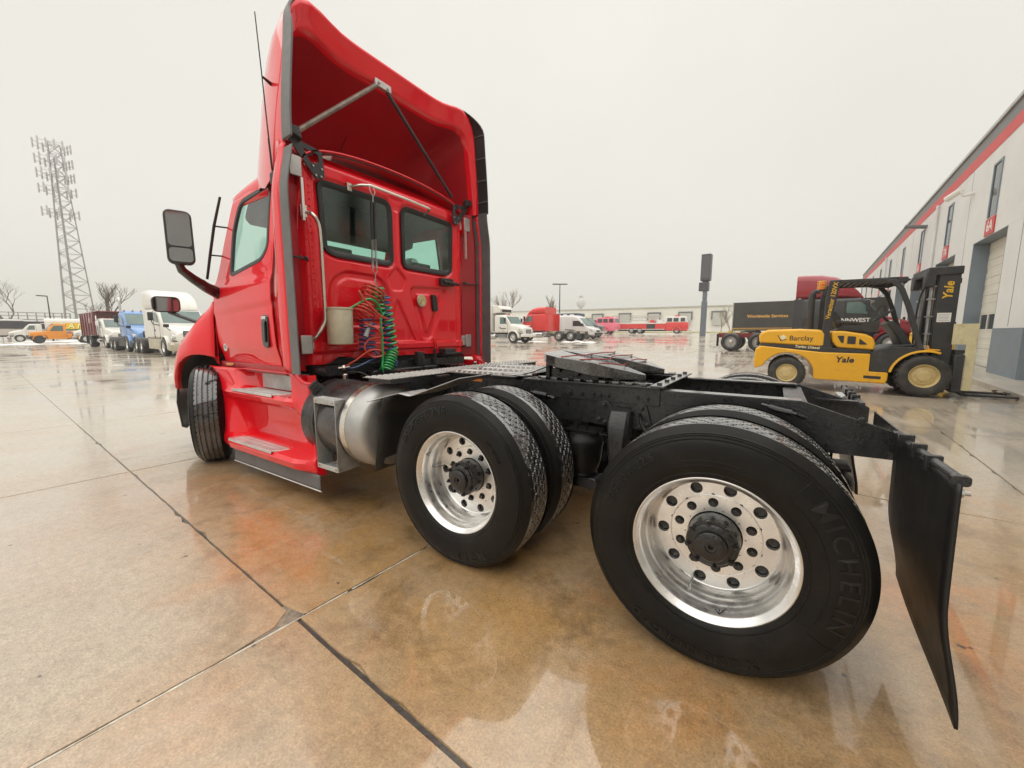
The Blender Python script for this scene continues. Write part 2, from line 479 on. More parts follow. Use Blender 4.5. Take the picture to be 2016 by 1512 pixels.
    streak = noise(1.0, 6, 0.6, mapn.outputs[0], 0.3)
    pud = noise(0.55, 6, 0.55, dist=0.3)
    wet = rng(math_('ADD', math_('ADD', math_('MULTIPLY', pud, 0.62), math_('MULTIPLY', streak, 0.38)), math_('MULTIPLY', near, 0.05)), 0.46, 0.57, 0, 1)
    l(rng(wet, 0, 1, 0.5, 0.28), b.inputs['Roughness'])
    l(rng(wet, 0, 1, 0.62, 1.0), b.inputs['Coat Weight'])
    b.inputs['Coat IOR'].default_value = 1.75
    l(rng(wet, 0, 1, 0.15, 0.03), b.inputs['Coat Roughness'])
    hgt = math_('ADD', math_('MULTIPLY', fine, 0.6), math_('MULTIPLY', streak, 0.5))
    bp = n.new('ShaderNodeBump'); bp.inputs['Distance'].default_value = 0.004
    l(rng(wet, 0, 1, 0.35, 0.12), bp.inputs['Strength']); l(hgt, bp.inputs['Height']); l(bp.outputs[0], b.inputs['Normal'])
    bp2 = n.new('ShaderNodeBump'); bp2.inputs['Distance'].default_value = 0.004
    rip = noise(7, 2, 0.5)
    l(rng(wet, 0, 1, 0.18, 0.03), bp2.inputs['Strength'])
    l(math_('ADD', math_('MULTIPLY', streak, 0.5), math_('MULTIPLY', math_('ADD', fine, rip), 0.22)), bp2.inputs['Height'])
    l(bp2.outputs[0], b.inputs['Coat Normal'])
    MATS[name] = m
    return m
CONC = concrete_mat('wet concrete')
JOINT = mat('dark joint filler', (0.05, 0.042, 0.034), 0.35, coat=0.3, var=0.3, vscale=20, bump=0.4)
SEALANT = mat('pale joint sealant', (0.55, 0.52, 0.44), 0.4, coat=0.4, var=0.35, vscale=16, bump=0.4, bscale=40)

def ring_coords(a, b, n): return [lerp(a, b, i / n) for i in range(n + 1)]
xs = sorted(set([-3000,-1200,-500,-200,-100] + list(range(-60, 161, 10)) + [220, 320, 500, 900, 1600, 3000]))
ys = sorted(set([3000,1200,500,200,100] + list(range(-110, 61, 5)) + [-140,-200,-320,-600,-1200,-3000]))
gm = MB()
for j in ys:
    for i in xs: gm.v.append((i, j, gh(i, j) - 0.014))
for j in range(len(ys)-1):
    for i in range(len(xs)-1):
        a = j*len(xs)+i; gm.f.append((a, a+1, a+len(xs)+1, a+len(xs)))
ground = gm.build('ground', CONC, sharp=80, kind='structure')

SU, SV = 3.36, 3.5
def slab(iu, iv):
    u0, u1, v0, v1 = iu*SU, (iu+1)*SU, iv*SV, (iv+1)*SV
    du, dv = u0 + SU/2, v0 + SV/2
    near = math.hypot(du, dv) < 7.5
    g = 0.0045
    gv0 = gv1 = g
    if iv == 0: gv0 = .003 if iu >= 0 else .0075
    if iv == -1: gv1 = .003 if iu >= 0 else .0075
    n = 36 if near else 6
    rnd = random.Random(iu*91 + iv*17)
    def edge(p, q):
        out = []
        for i in range(n):
            t = i / n; x = lerp(p[0], q[0], t); y = lerp(p[1], q[1], t)
            nx, ny = (q[1]-p[1]), -(q[0]-p[0]); d = math.hypot(nx, ny); nx, ny = nx/d, ny/d
            c = 0.0
            if near:
                c = rnd.uniform(0, 0.004)
                if rnd.random() < 0.07: c += rnd.uniform(0.006, 0.02)
            out.append((x - nx*c, y - ny*c))
        return out
    cs = [(u0+g, v0+gv0), (u1-g, v0+gv0), (u1-g, v1-gv1), (u0+g, v1-gv1)]
    # the slab corner at the joint crossing beside the truck is broken off
    if iu == 0 and iv == 0: loop = [(u0+.10, v0+gv0), *edge((u0+.13, v0+gv0), cs[1]), *edge(cs[1], cs[2]), *edge(cs[2], cs[3]), *edge(cs[3], (u0+g, v0+.17)), (u0+.03, v0+.09)]
    elif iu == 0 and iv == -1: loop = [*edge(cs[0], cs[1]), *edge(cs[1], cs[2]), *edge(cs[2], (u0+.05, v1-gv1)), (u0+.02, v1-.035), *edge((u0+g, v1-.05), cs[0])]
    else: loop = edge(cs[0], cs[1]) + edge(cs[1], cs[2]) + edge(cs[2], cs[3]) + edge(cs[3], cs[0])
    top = []; mid_ = []; bot = []
    for (u, v) in loop:
        x, y = g2w(u, v); z = gh(x, y)
        x2, y2 = g2w(u + (du-u)*0.0012, v + (dv-v)*0.0012)
        top.append((x2, y2, z)); mid_.append((x, y, z - 0.004)); bot.append((x, y, z - 0.03))
    m = MB(); k = len(loop)
    m.loft([top, mid_, bot], True)
    # inner top as strips so that a sloped slab stays smooth
    m.add(top, [tuple(range(k))])
    return m.build('slab', CONC, ground, sharp=30)
for iu in range(-4, 6):
    for iv in range(-7, 3):
        slab(iu, iv)
# joint filler under the joints
for iu in range(-3, 6):
    m = MB()
    for k in range(-14, 6):
        a = k*SV/2
        p = [g2w(iu*SU-.012, a), g2w(iu*SU+.012, a), g2w(iu*SU+.012, a+SV/2), g2w(iu*SU-.012, a+SV/2)]
        m.add([(x, y, gh(x, y)-.0085) for x, y in p], [(0,1,2,3)])
    m.build('joint_filler', JOINT, ground)
for iv in range(-6, 3):
    m = MB()
    for k in range(-4, 6):
        a = k*SU
        p = [g2w(a, iv*SV-.012), g2w(a+SU, iv*SV-.012), g2w(a+SU, iv*SV+.012), g2w(a, iv*SV+.012)]
        m.add([(x, y, gh(x, y)-.0065) for x, y in p], [(0,1,2,3)])
    m.build('joint_filler', JOINT, ground)
# pale backer strip showing along one joint, and the mortar in the broken corner
m = MB(); prev = None; rnd = random.Random(3)
n = 160
for i in range(n):
    v0, v1 = -0.95 + 4.3*i/n, -0.95 + 4.3*(i+1)/n
    w = 0.0042 + 0.0022*math.sin(i*0.7) * math.sin(i*0.23)
    p = [g2w(-.005-w, v0), g2w(-.005+w, v0), g2w(-.005+w, v1), g2w(-.005-w, v1)]
    if rnd.random() < 0.06: continue
    m.add([(x, y, 0.0008) for x, y in p], [(0,1,2,3)])
m.build('joint_sealant', SEALANT, ground)
MORTAR = mat('grey crumbled mortar', (0.24, 0.19, 0.14), 0.55, coat=0.3, coat_rough=0.3, var=0.4, vscale=25, bump=1.0, bscale=45)
m = MB(); pts = [(-.004,-.03),(.05,-.05),(.11,-.012),(.16,.002),(.10,.03),(.05,.09),(.02,.17),(-.004,.2),(-.012,.05)]
pts = rpoly(pts, .02, 3)
m.prism([g2w(u, v) for u, v in pts], -0.02, -0.003, 'z')
m.build('mortar_patch', MORTAR, ground)
# ------------------------------------------------------------------ wheels (axle along y, outer face towards +y)
TR = 0.505
def side_y(r):
    return interp(r, [(.286,-.004),(.305,.010),(.33,.021),(.37,.030),(.415,.031),(.45,.022),(.478,.004),(.494,-.012),(.503,-.022)])
TW = 0.23                       # tyre from y=+.03 to y=-.26, mid plane -.115
def tyre_mesh(steer=False):
    prof = [(r, side_y(r)) for r in (.286,.305,.33,.35,.37,.395,.415,.435,.45,.466,.478,.487,.494,.500,.503)]
    # two raised rings on the sidewall
    p2 = []
    for r, h in prof: p2.append((r, h))
    prof = p2
    back = [(r, -TW - h) for r, h in reversed(prof)]
    n = 128
    a = MB().lathe(prof, n); b = MB().lathe(back, n)
    c = MB().lathe([(.3, -.004), (.286, -.004), (.28, -TW/2), (.286, -TW+.004)], n)
    for rr in (.318, .452, .463, .472):
        y = side_y(rr)
        a.lathe([(rr-.004, side_y(rr-.004)-.001), (rr-.002, y+.0022), (rr+.002, y+.0022), (rr+.004, side_y(rr+.004)-.001)], n)
    a.v += []; off = len(a.v)
    a.add(b.v, b.f); a.add(c.v, c.f)
    return a
def flat(m, c=0.489):
    m.v = [(x, y, max(z, -c)) for x, y, z in m.v]; return m
def tread_mesh(kind):
    na, nc = 600, 46
    half = (TW - 2*.020) / 2 + .001
    m = MB(); vs = []; fs = []
    def zig(t): t = t % 1.0; return 4*abs(t - .5) - 1
    for i in range(na):
        th = i / na
        for j in range(nc + 1):
            s_ = -1 + 2*j/nc
            y = -TW/2 + s_*half
            r = TR - .008*s_*s_
            d = 0.0
            if kind == 'steer':
                for c in (-.62, -.22, .22, .62):
                    if abs(s_ - c - .012*zig(th*90)) < .045: d = .011
                if abs(s_) > .9 and (th*60) % 1 < .12: d = .005
            else:
                N = 58 if kind == 'hex' else 64
                z = zig(th*N)
                amp = .05
                rows = (-.60, -.30, 0.0, .30, .60) if kind == 'hex' else (-.66, -.4, -.13, .13, .4, .66)
                for k, c in enumerate(rows):
                    zz = z if k % 2 == 0 else -z
                    if abs(s_ - c - amp*zz) < .032: d = .007
                if d == 0 and abs(s_) < rows[-1]:
                    for k in range(len(rows)-1):
                        if rows[k] < s_ < rows[k+1]:
                            ph = (th*N + (.5 if k % 2 else 0) + (s_-rows[k])*.5) % 1
                            if ph < .13: d = .006
                if abs(s_) > .90 and (th*44) % 1 < .16: d = .010
            a = 2*PI*th
            vs.append(((r-d)*math.cos(a), y, (r-d)*math.sin(a)))
    k = nc + 1
    for i in range(na):
        i2 = (i + 1) % na
        for j in range(nc): fs.append((i*k+j, i*k+j+1, i2*k+j+1, i2*k+j))
    return m.add(vs, fs)
TYRE_ME = flat(tyre_mesh()).mesh('tyre', TYRE, 50)
TREAD_HEX = flat(tread_mesh('hex')).mesh('tread', TREADM, 30)
TREAD_ZIG = flat(tread_mesh('zig')).mesh('tread', TREADM, 30)
TREAD_ST = flat(tread_mesh('steer')).mesh('tread', TREADM, 30)

def holed_ring(m, r0, r1, rh, hr, n, y, ph=0.0, k=28):
    """annulus of n sectors each with a round hole (radius hr at radius rh)"""
    for s in range(n):
        a0 = ph + 2*PI*(s-.5)/n; a1 = ph + 2*PI*(s+.5)/n; ac = ph + 2*PI*s/n
        out = []
        for t in range(6): out.append((r1, lerp(a0, a1, t/6)))
        for t in range(4): out.append((lerp(r1, r0, t/4), a1))
        for t in range(6): out.append((r0, lerp(a1, a0, t/6)))
        for t in range(4): out.append((lerp(r0, r1, t/4), a0))
        P = [(r*math.cos(a), r*math.sin(a)) for r, a in out]
        P = resample([(p[0], p[1], 0) for p in P], k)
        c = Vector((rh*math.cos(ac), rh*math.sin(ac), 0))
        st = math.atan2(P[0].y - c.y, P[0].x - c.x)
        sgn = 1
        H = [c + hr*Vector((math.cos(math.atan2(p.y-c.y, p.x-c.x)), math.sin(math.atan2(p.y-c.y, p.x-c.x)), 0)) for p in P]
        m.ring([(p.x, y, p.y) for p in P], [(h.x, y, h.y) for h in H])
        m.ring([(h.x, y, h.y) for h in H], [(h.x, y-.02, h.y) for h in H])
# drive rim: deep dish
def rim_drive():
    m = MB()
    m.lathe([(.280,-.030),(.291,-.012),(.299,-.001),(.2985,.004),(.294,.0055),(.288,.002),(.284,-.006),(.276,-.012),(.271,-.02),(.2655,-.045),(.2645,-.062),(.259,-.072),(.252,-.082),
             (.2505,-.105),(.2475,-.118),(.243,-.124),(.2415,-.150),(.238,-.158),(.234,-.160)], 96)
    holed_ring(m, .176, .234, .207, .0245, 10, -.160, R(9))
    m.lathe([(.176,-.160),(.1755,-.154),(.172,-.152)], 96)
    holed_ring(m, .112, .172, .1429, .0195, 10, -.152, R(27))
    m.lathe([(.112,-.152),(.105,-.152),(.105,-.18)], 48)
    # inner barrel seen through the hand holes
    m.lathe([(.28,-.19),(.262,-.20),(.262,-.24),(.28,-.26)], 64)
    return m
RIM_D = rim_drive().mesh('rim', ALU, 40)
def hub_drive():
    m = MB()
    m.lathe([(.101,-.17),(.101,-.15),(.099,-.075),(.097,-.066),(.086,-.064),(.086,-.056),(.082,-.052),(.062,-.050),(.060,-.034),(.055,-.030),(.022,-.030),(.020,-.036),(.010,-.037),(.010,-.05),(.001,-.05)], 48)
    for k in range(8):
        a = 2*PI*(k+.3)/8
        m.cyl((.089*math.cos(a), -.066, .089*math.sin(a)), (.089*math.cos(a), -.052, .089*math.sin(a)), .0125, 6)
        m.cyl((.089*math.cos(a), -.052, .089*math.sin(a)), (.089*math.cos(a), -.040, .089*math.sin(a)), .0065, 8)
    return m
HUB_D = hub_drive().mesh('hub', GREASE, 40)
NUT_ME = MB().tube([(0,-.172,0),(0,-.146,0)], .0165, 6).tube([(0,-.146,0),(0,-.133,0)], [.011, .009], 10).mesh('lug_nut', GREASE, 40)
RIMBACK = MB().lathe([(.245,-.185),(.10,-.185)], 48).lathe([(.262,-.19),(.262,-.25),(.10,-.25)], 48).mesh('brake_drum', GREASE, 40)
VALVE = MB().tube(spline([(.118,-.165,-.178),(.122,-.12,-.19),(.128,-.095,-.205)], 5), .0045, 8).tube([(.128,-.095,-.205),(.1295,-.086,-.210)], .006, 8).mesh('valve_stem', STEEL, 40)
def rim_steer():
    m = MB()
    m.lathe([(.28,-.03),(.299,-.001),(.2985,.004),(.292,.004),(.284,-.006),(.274,-.012),(.262,-.03),(.25,-.035),(.236,-.02)], 64)
    holed_ring(m, .176, .236, .207, .0265, 10, -.02, R(9))
    m.lathe([(.176,-.02),(.172,.0),(.168,.012)], 64)
    holed_ring(m, .10, .168, .1429, .016, 10, .012, R(27))
    m.lathe([(.10,.012),(.095,.06),(.06,.075),(.001,.08)], 32)
    return m
RIM_S = rim_steer().mesh('rim', ALU, 40)

LETT = mat('raised tyre rubber', (0.0115, 0.011, 0.0105), 0.48, spec=0.35, var=0.2, vscale=8)
def sidewall_text(s, size, phi, rmid, parent, spacing=1.0, bold=0.0, sx=1.0, outline=True):
    me = text_mesh(s, size, 0.0015, bold, spacing)
    me.name = 'tyre_lettering'
    for v in me.vertices:
        r = rmid + v.co.y; a = R(phi) + v.co.x * sx / rmid
        up = .0038 if v.co.z > 0 else -.002
        v.co = Vector((-r*math.sin(a), side_y(r) + up, r*math.cos(a)))
    me.materials.append(LETT)
    o = bpy.data.objects.new('tyre_lettering', me); COL.objects.link(o); o.parent = parent
    return o

def wheel(parent, x, y, z, side, tread, rim, rot=0.0, steer=0.0, nuts=True, inner=False):
    """side=+1: outer face to the left of the truck"""
    w = empty('wheel', (x, y, z), 0, parent)
    w.rotation_euler = (0, 0, (0 if side > 0 else PI) + steer)
    linked('tyre', TYRE_ME, w); linked('tread', tread, w)
    if inner:
        linked('rim', RIM_S if False else RIMBACK, w)
        return w
    linked('rim', rim, w, rot=(0, rot, 0))
    if rim is RIM_D:
        linked('brake_drum', RIMBACK, w)
        linked('hub', HUB_D, w, rot=(0, rot*1.7, 0))
        for k in range(10):
            a = R(27) + 2*PI*k/10 - rot
            linked('lug_nut', NUT_ME, w, loc=(.1429*math.cos(a), 0, .1429*math.sin(a)))
        linked('valve_stem', VALVE, w, rot=(0, rot, 0))
    return w

# ------------------------------------------------------------------ the red tractor unit
truck = empty('tractor_truck')
tag(truck, 'red day-cab tractor unit with tall roof fairing and bare rear frame', 'truck')

# drive wheels
WY = 1.205
wr = wheel(truck, 0.0, WY, .49, 1, TREAD_ZIG, RIM_D, R(14))
wf = wheel(truck, 1.32, WY, .49, 1, TREAD_HEX, RIM_D, R(-62))
for x, t in ((0.0, TREAD_ZIG), (1.32, TREAD_HEX)):
    wheel(truck, x, WY - .345, .49, 1, t, None, inner=True)
    wheel(truck, x, -WY, .49, -1, t, RIM_D, R(33*x+11))
    wheel(truck, x, -WY + .345, .49, -1, t, None, inner=True)
sidewall_text('MICHELIN', .078, 80, .418, wr, 1.22, .0008, 1.15)
sidewall_text('275/80 R 22.5', .047, -52, .415, wr, 1.1, .0006)
sidewall_text('X LINE ENERGY D', .05, 187, .42, wr, 1.25, .0006)
sidewall_text('BRIDGESTONE', .062, -33, .418, wf, 1.02, .0008, 1.05)
sidewall_text('295/75R22.5', .024, 52, .385, wf, 1.1)
sidewall_text('M713', .07, 160, .415, wf, 1.5, .0008)
# raised panel border on the rear tyre
m = MB()
for r0 in (.368, .466):
    pts = [(-r0*math.sin(R(a)), side_y(r0)+.001, r0*math.cos(R(a))) for a in range(40, 121, 4)]
    m.tube(pts, .0018, 6)
for a in (40, 120):
    m.tube([(-r*math.sin(R(a)), side_y(r)+.001, r*math.cos(R(a))) for r in (.368,.39,.41,.43,.45,.466)], .0018, 6)
for a0, a1, r0 in ((-24, 22, .352), (-18, 16, .372)):
    m.tube([(-r0*math.sin(R(a)), side_y(r0)+.0008, r0*math.cos(R(a))) for a in range(a0, a1, 4)], .0014, 6)
m.build('tyre_moulding', TYRE, wr)
# rim decals
DEC = mat('dark decal', (0.03, 0.03, 0.03), 0.4)
for w, ang in ((wr, 170), (wf, -64)):
    m = MB(); r = .2665; y0, y1 = -.052, -.026
    a = R(ang)
    def P(da, y): 
        rr = interp(-y, [(.02,.271),(.045,.2655),(.062,.2645)]) - .0012
        return (-rr*math.sin(a+da), y, rr*math.cos(a+da))
    m.add([P(-.075, y0), P(.075, y0), P(.0, y1)], [(0,1,2)])
    m.build('rim_decal', DEC, w, sharp=0)
    m = MB(); 
    def P2(da, y):
        rr = interp(-y, [(.02,.271),(.045,.2655),(.062,.2645)]) - .0022
        return (-rr*math.sin(a+da), y, rr*math.cos(a+da))
    m.add([P2(-.05, y0+.003), P2(-.012, y0+.003), P2(.003, y1-.008), P2(-.008, y1-.007)], [(0,1,2,3)])
    m.add([P2(.05, y0+.003), P2(.012, y0+.003), P2(.007, y1-.014), P2(.012, y1-.010)], [(0,1,2,3)])
    m.build('rim_decal', ALU, w, sharp=0)
# steer wheels, turned slightly
SX = 4.86
wheel(truck, SX, 1.20, .495, 1, TREAD_ST, RIM_S, R(5), steer=R(-26))
wheel(truck, SX, -1.20, .495, -1, TREAD_ST, RIM_S, R(25), steer=R(-26))

# axles
for x in (0, 1.32):
    m = MB().cyl((x, -.95, .49), (x, .95, .49), .07, 16)
    m.lathe([(.02,-.2),(.13,-.17),(.2,-.06),(.2,.06),(.13,.17),(.02,.2)], 20, 'y', (x, 0, .49))
    m.cyl((x, 0, .5), (x+.35, 0, .56), .09, 14)
    m.build('axle', FRAME, truck)
MB().cyl((SX, -.95, .45), (SX, .95, .45), .055, 12).build('axle', FRAME, truck)
MB().cyl((1.67, 0, .56), (3.6, 0, .72), .055, 14).build('drive_shaft', FRAME, truck)

# frame rails
railpoly = [(4.95,.75),(4.95,1.0),(-.30,1.0),(-.66,.885),(-.68,.872),(-.68,.775),(-.665,.762),(-.2,.755)]
def rail(sy):
    m = MB()
    m.prism(railpoly, sy*.432, sy*.421, 'y')
    MB().box(-.29, .37, min(sy*.345, sy*.432), max(sy*.345, sy*.432), 1.0003, 1.003).build('wet_flange', WETBLK, truck)
    m.box(-.30, 4.95, min(sy*.345, sy*.42), max(sy*.345, sy*.42), .99, .9995)
    m.box(-.2, 4.95, min(sy*.345, sy*.42), max(sy*.345, sy*.42), .7505, .76)
    return m.build('frame_rail', FRAME, truck, .003)
rail(1); rail(-1)
for x, y in ((-.27, .419), (.66, .419), (2.0, .419), (3.3, .419), (4.7, .419)):
    m = MB().box(x-.05, x+.05, -y, y, .79, .80).box(x-.05, x-.04, -y, y, .80, .97).box(x-.05, x+.05, -y, y, .97, .98)
    m.build('cross_member', FRAME, truck)
m = MB().box(-.69, -.683, -.3, .3, .79, .87)
m.build('cross_member', FRAME, truck)
bolt_me = MB().bolt((0,0,0), (0,1,0), .017, .012).cyl((0,.01,0),(0,.026,0),.009,8).mesh('rail_bolt', FRAME)
for x, y, z in ((-.4,.432,.9),(-.52,.432,.93),(-.41,.432,.8),(-.53,.432,.82),(.96,.441,.945),(.88,.441,.945),(.80,.441,.945),(.75,.441,.945),(.70,.441,.945),(.52,.441,.945),(.46,.441,.945)):
    linked('rail_bolt', bolt_me, truck, (x, y, z))
# angle plate along the rail under the fifth wheel, notched top strip
for sy in (1, -1):
    m = MB().box(.385, 1.32, min(sy*.4325, sy*.441), max(sy*.4325, sy*.441), .905, 1.008)
    m.box(.385, 1.32, min(sy*.30, sy*.46), max(sy*.30, sy*.46), 1.008, 1.018)
    m.build('mounting_angle', FRAME, truck, .002)
    m = MB()
    for k in range(9):
        x = .47 + k*.085
        m.box(x, x+.045, min(sy*.36, sy*.43), max(sy*.36, sy*.43), 1.018, 1.034)
    m.box(.45, 1.25, min(sy*.34, sy*.37), max(sy*.34, sy*.37), 1.018, 1.03)
    m.build('slide_rail', WETBLK, truck, .003)
m = MB().box(.36, .44, -.46, .46, 1.019, 1.030)
for y in (-.4, -.2, .02, .2, .4): m.bolt((.40, y, 1.03), (0,0,1), .016, .014)
m.build('stop_bar', WETBLK, truck, .002)
# rear crossmember bracket on the right rail
MB().box(-.62, -.40, -.42, -.36, .905, .915).build('rail_bracket', FRAME, truck)
m = MB()
for k in range(5): m.box(-.565, -.525, -.47-.035*k-.03, -.47-.035*k, 0.905-.0*k, .935)
m.tube([(-.545,-.44,.92),(-.545,-.66,.92)], .012, 8)
m.build('light_bracket', STEEL, truck, .003)

# ---- fifth wheel
def fz(x): return interp(x, [(.50,1.065),(.62,1.10),(.80,1.148),(.95,1.168),(1.28,1.196)])
out = [(1.06,.455),(1.16,.40),(1.25,.28),(1.285,.12),(1.285,-.12),(1.25,-.28),(1.16,-.40),(1.06,-.455),(.86,-.455),(.70,-.40),(.52,-.275),
       (.515,-.24),(.62,-.20),(.78,-.11),(.93,-.035),(1.0,-.028),(1.03,0),(1.0,.028),(.93,.035),(.78,.11),(.62,.20),(.515,.24),(.52,.275),(.70,.40),(.86,.455)]
out = [(p.x, p.y) for p in resample([(a, b, 0) for a, b in out], 110)]
m = MB().prism(out, 0, 1, 'z')
m.v = [(x, y, fz(x) - (.0 if z > .5 else interp(x, [(.5,.03),(.62,.06),(.8,.09),(1.28,.06)]))) for x, y, z in m.v]
WET = mat('wet grease plate', (0.035, 0.035, 0.035), 0.3, 0.3, coat=1.0, coat_rough=0.10, var=0.5, vscale=18, bump=0.55, bscale=34, rvar=0.5)
WET.node_tree.nodes['Principled BSDF'].inputs['Coat IOR'].default_value = 1.85
fw = m.build('fifth_wheel', WET, truck, .005)
m = MB()
for sy in (1, -1):
    pts = rpoly([(1.12,1.10),(.76,1.08),(.78,1.035),(.86,1.02),(1.02,1.02),(1.12,1.035)], .02, 3)
    m.prism(pts, sy*.40, sy*.32, 'y')
    m.bolt((.93, sy*.41, 1.075), (0,sy,0), .028, .02); m.bolt((1.06, sy*.41, 1.085), (0,sy,0), .016, .015)
    m.box(.66, .70, min(sy*.3,sy*.36), max(sy*.3,sy*.36), 1.02, 1.10)
    m.box(1.16, 1.19, min(sy*.3,sy*.36), max(sy*.3,sy*.36), 1.02, 1.13)
m.box(.8, 1.1, -.3, .3, 1.02, 1.06)
m.build('fifth_wheel_bracket', GREASE, fw, .004)
m = MB().tube(spline([(1.18,.40,1.10),(1.28,.43,1.06),(1.42,.46,1.035),(1.50,.44,1.03),(1.46,.36,1.03),(1.36,.30,1.03),(1.28,.32,1.04)], 6), .009, 8)
m.tube(spline([(1.20,.25,1.10),(1.36,.38,1.05),(1.40,.44,1.04),(1.33,.45,1.035),(1.28,.40,1.035)], 6), .008, 8)
m.build('release_handle', STEEL, fw)
REDROPE = mat('red strap', (0.42, 0.05, 0.04), 0.5)
for pts in ([(1.02,.455),(1.0,.30),(.985,.15),(.99,.02)], [(.89,.455),(.84,.30),(.81,.17),(.80,.13)], [(.77,.42),(.73,.33),(.69,.22),(.68,.17)],
            [(1.0,-.02),(.99,-.2),(.97,-.455)], [(.86,-.07),(.84,-.25),(.82,-.44)], [(.73,-.14),(.72,-.28),(.69,-.39)]):
    MB().tube([(x, y, fz(x) + .005 + .004*(i % 2)) for i, (x, y) in enumerate(pts)], .0045, 6).ball((pts[-1][0], pts[-1][1], fz(pts[-1][0])+.008), .008, .008, .005, 8, 6).build('strap', REDROPE, fw)

# ---- suspension: air springs, hangers, valve
for x in (-.38, .82):
    for sy in (1, -1):
        m = MB().lathe([(.001,.72),(.085,.72),(.095,.715),(.10,.70),(.118,.685),(.125,.66),(.118,.60),(.112,.54),(.10,.50),(.085,.47),(.09,.455),(.06,.44),(.001,.44)], 28, 'z', (x, sy*.53, 0))
        m.box(x-.1, x+.1, min(sy*.433, sy*.6), max(sy*.433, sy*.6), .722, .735)
        for dx in (-.03, .03): m.cyl((x+dx, sy*.55, .735), (x+dx, sy*.55, .79), .006, 6)
        m.build('air_spring', TYRE, truck)
        MB().prism(rpoly([(x-.12,.40),(x-.10,.36),(x+.9,.40),(x+.95,.45),(x+.9,.50),(x+.1,.438),(x-.1,.438)], .03, 3), sy*.46, sy*.58, 'y').build('trailing_arm', FRAME, truck, .006)
for xc in (.60, 1.92):
    for sy in (1, -1):
        pl = rpoly([(xc+.17,.90),(xc+.10,.915),(xc+.06,.86),(xc-.04,.86),(xc-.1,.915),(xc-.145,.90),(xc-.17,.80),(xc-.20,.755),(xc+.20,.755),(xc+.18,.80)], .02, 3)
        m = MB().prism(pl, sy*.434, sy*.448, 'y')
        for bx, bz in ((.12,.885),(-.115,.885),(.15,.79),(.11,.775),(-.15,.79),(-.11,.775)): m.bolt((xc+bx, sy*.448, bz), (0,sy,0), .016, .014).cyl((xc+bx, sy*.46, bz),(xc+bx, sy*.475, bz),.008,8)
        hg = m.build('hanger_plate', FRAME, truck, .003)
        rings = []
        for z, hw, y0 in ((.878,.045,.47),(.865,.062,.525),(.80,.066,.56),(.70,.06,.575),(.56,.05,.56),(.50,.045,.55),(.46,.03,.53)):
            rings.append([(xc+hw, sy*.446, z), (xc+hw, sy*(y0-.02), z), (xc+hw-.015, sy*y0, z), (xc-hw+.015, sy*y0, z), (xc-hw, sy*(y0-.02), z), (xc-hw, sy*.446, z)])
        m = MB().loft(rings, True, True, True)
        m.build('hanger_casting', FRAME, hg, .008)
m = MB().tube([(-.155,.47,.965),(-.19,.475,.955),(-.25,.475,.945)], .016, 10).tube([(-.12,.47,.975),(-.27,.475,.94)], .008, 8).tube([(-.27,.475,.94),(-.31,.46,.925)], .012, 8)
m.build('air_valve', FRAME, truck)
m = MB().tube([(1.22,.47,.925),(1.12,.47,.915)], .017, 10).tube([(1.25,.46,.93),(1.07,.47,.905)], .008, 8).tube([(1.09,.47,.908),(1.06,.47,.90)], .013, 8)
m.build('air_valve', FRAME, truck)
for k, (yy, zz) in enumerate(((.30,.93),(.28,.90),(-.30,.92))):
    MB().tube(spline([(2.6,yy,zz+.02),(2.0,yy+.01,zz),(1.4,yy-.01,zz-.02),(.8,yy,zz),(.2,yy+.01,zz-.03),(-.1,yy*.8,zz-.08)], 6), .009, 6).build('air_hose', TYRE, truck)
for xx, sy in ((.5,1),(1.75,1)):
    MB().tube(spline([(xx,.43,.86),(xx-.03,.50,.80),(xx-.12,.58,.70),(xx-.14,.62,.60)], 6), .009, 6).build('air_hose', TYRE, truck)
# brake chambers and air lines, mostly in the dark under the deck
for x in (.34, 1.66):
    for sy in (1, -1): MB().lathe([(.02,-.12),(.08,-.1),(.085,-.02),(.09,0),(.085,.02),(.08,.1),(.02,.12)], 18, 'x', (x, sy*.62, .55)).build('brake_chamber', FRAME, truck)

# ---- mud flaps
for sy in (1, -1):
    m = MB()
    m.tube([(-.645, sy*.435, .885), (-.635, sy*1.205, .912)], .016, 8)
    m.box(-.66,-.628, min(sy*.434,sy*.50), max(sy*.434,sy*.50), .80, .90)
    for yy in (.62, .78, .95): m.box(-.66, -.615, min(sy*yy, sy*(yy+.02)), max(sy*yy, sy*(yy+.02)), .87, .925)
    m.prism(rpoly([(-.658,.896),(-.615,.896),(-.615,.928),(-.658,.928)], .012), sy*1.19, sy*1.212, 'y')
    m.build('mud_flap_bar', FRAME, truck, .003)
    def fl(u, v, sy=sy):
        z = lerp(.905, .17, v); y = lerp(.50, 1.225, u)
        bot = .17 + (1-u)*.10
        z = lerp(.905, bot, v)
        x = -.632 - .006*v - .045*sstep(.5, 1, v) + .004*math.sin(u*5)*v
        y = y + .03*v*v
        return (x, sy*y, z)
    FLAP = mat('black rubber flap', (0.010, 0.010, 0.0105), 0.42, var=0.25, vscale=5, bump=0.06, bscale=80)
    f = MB().grid(fl, 12, 24).build('mud_flap', FLAP, truck, solid=.009, sharp=60)
    for yy in (.56, .70, .86, 1.05, 1.19):
        MB().bolt((-.637, sy*yy, .872), (-1,0,0), .014, .012).cyl((-.648, sy*yy, .872), (-.664, sy*yy, .872), .007, 8).build('flap_bolt', STEEL, f)
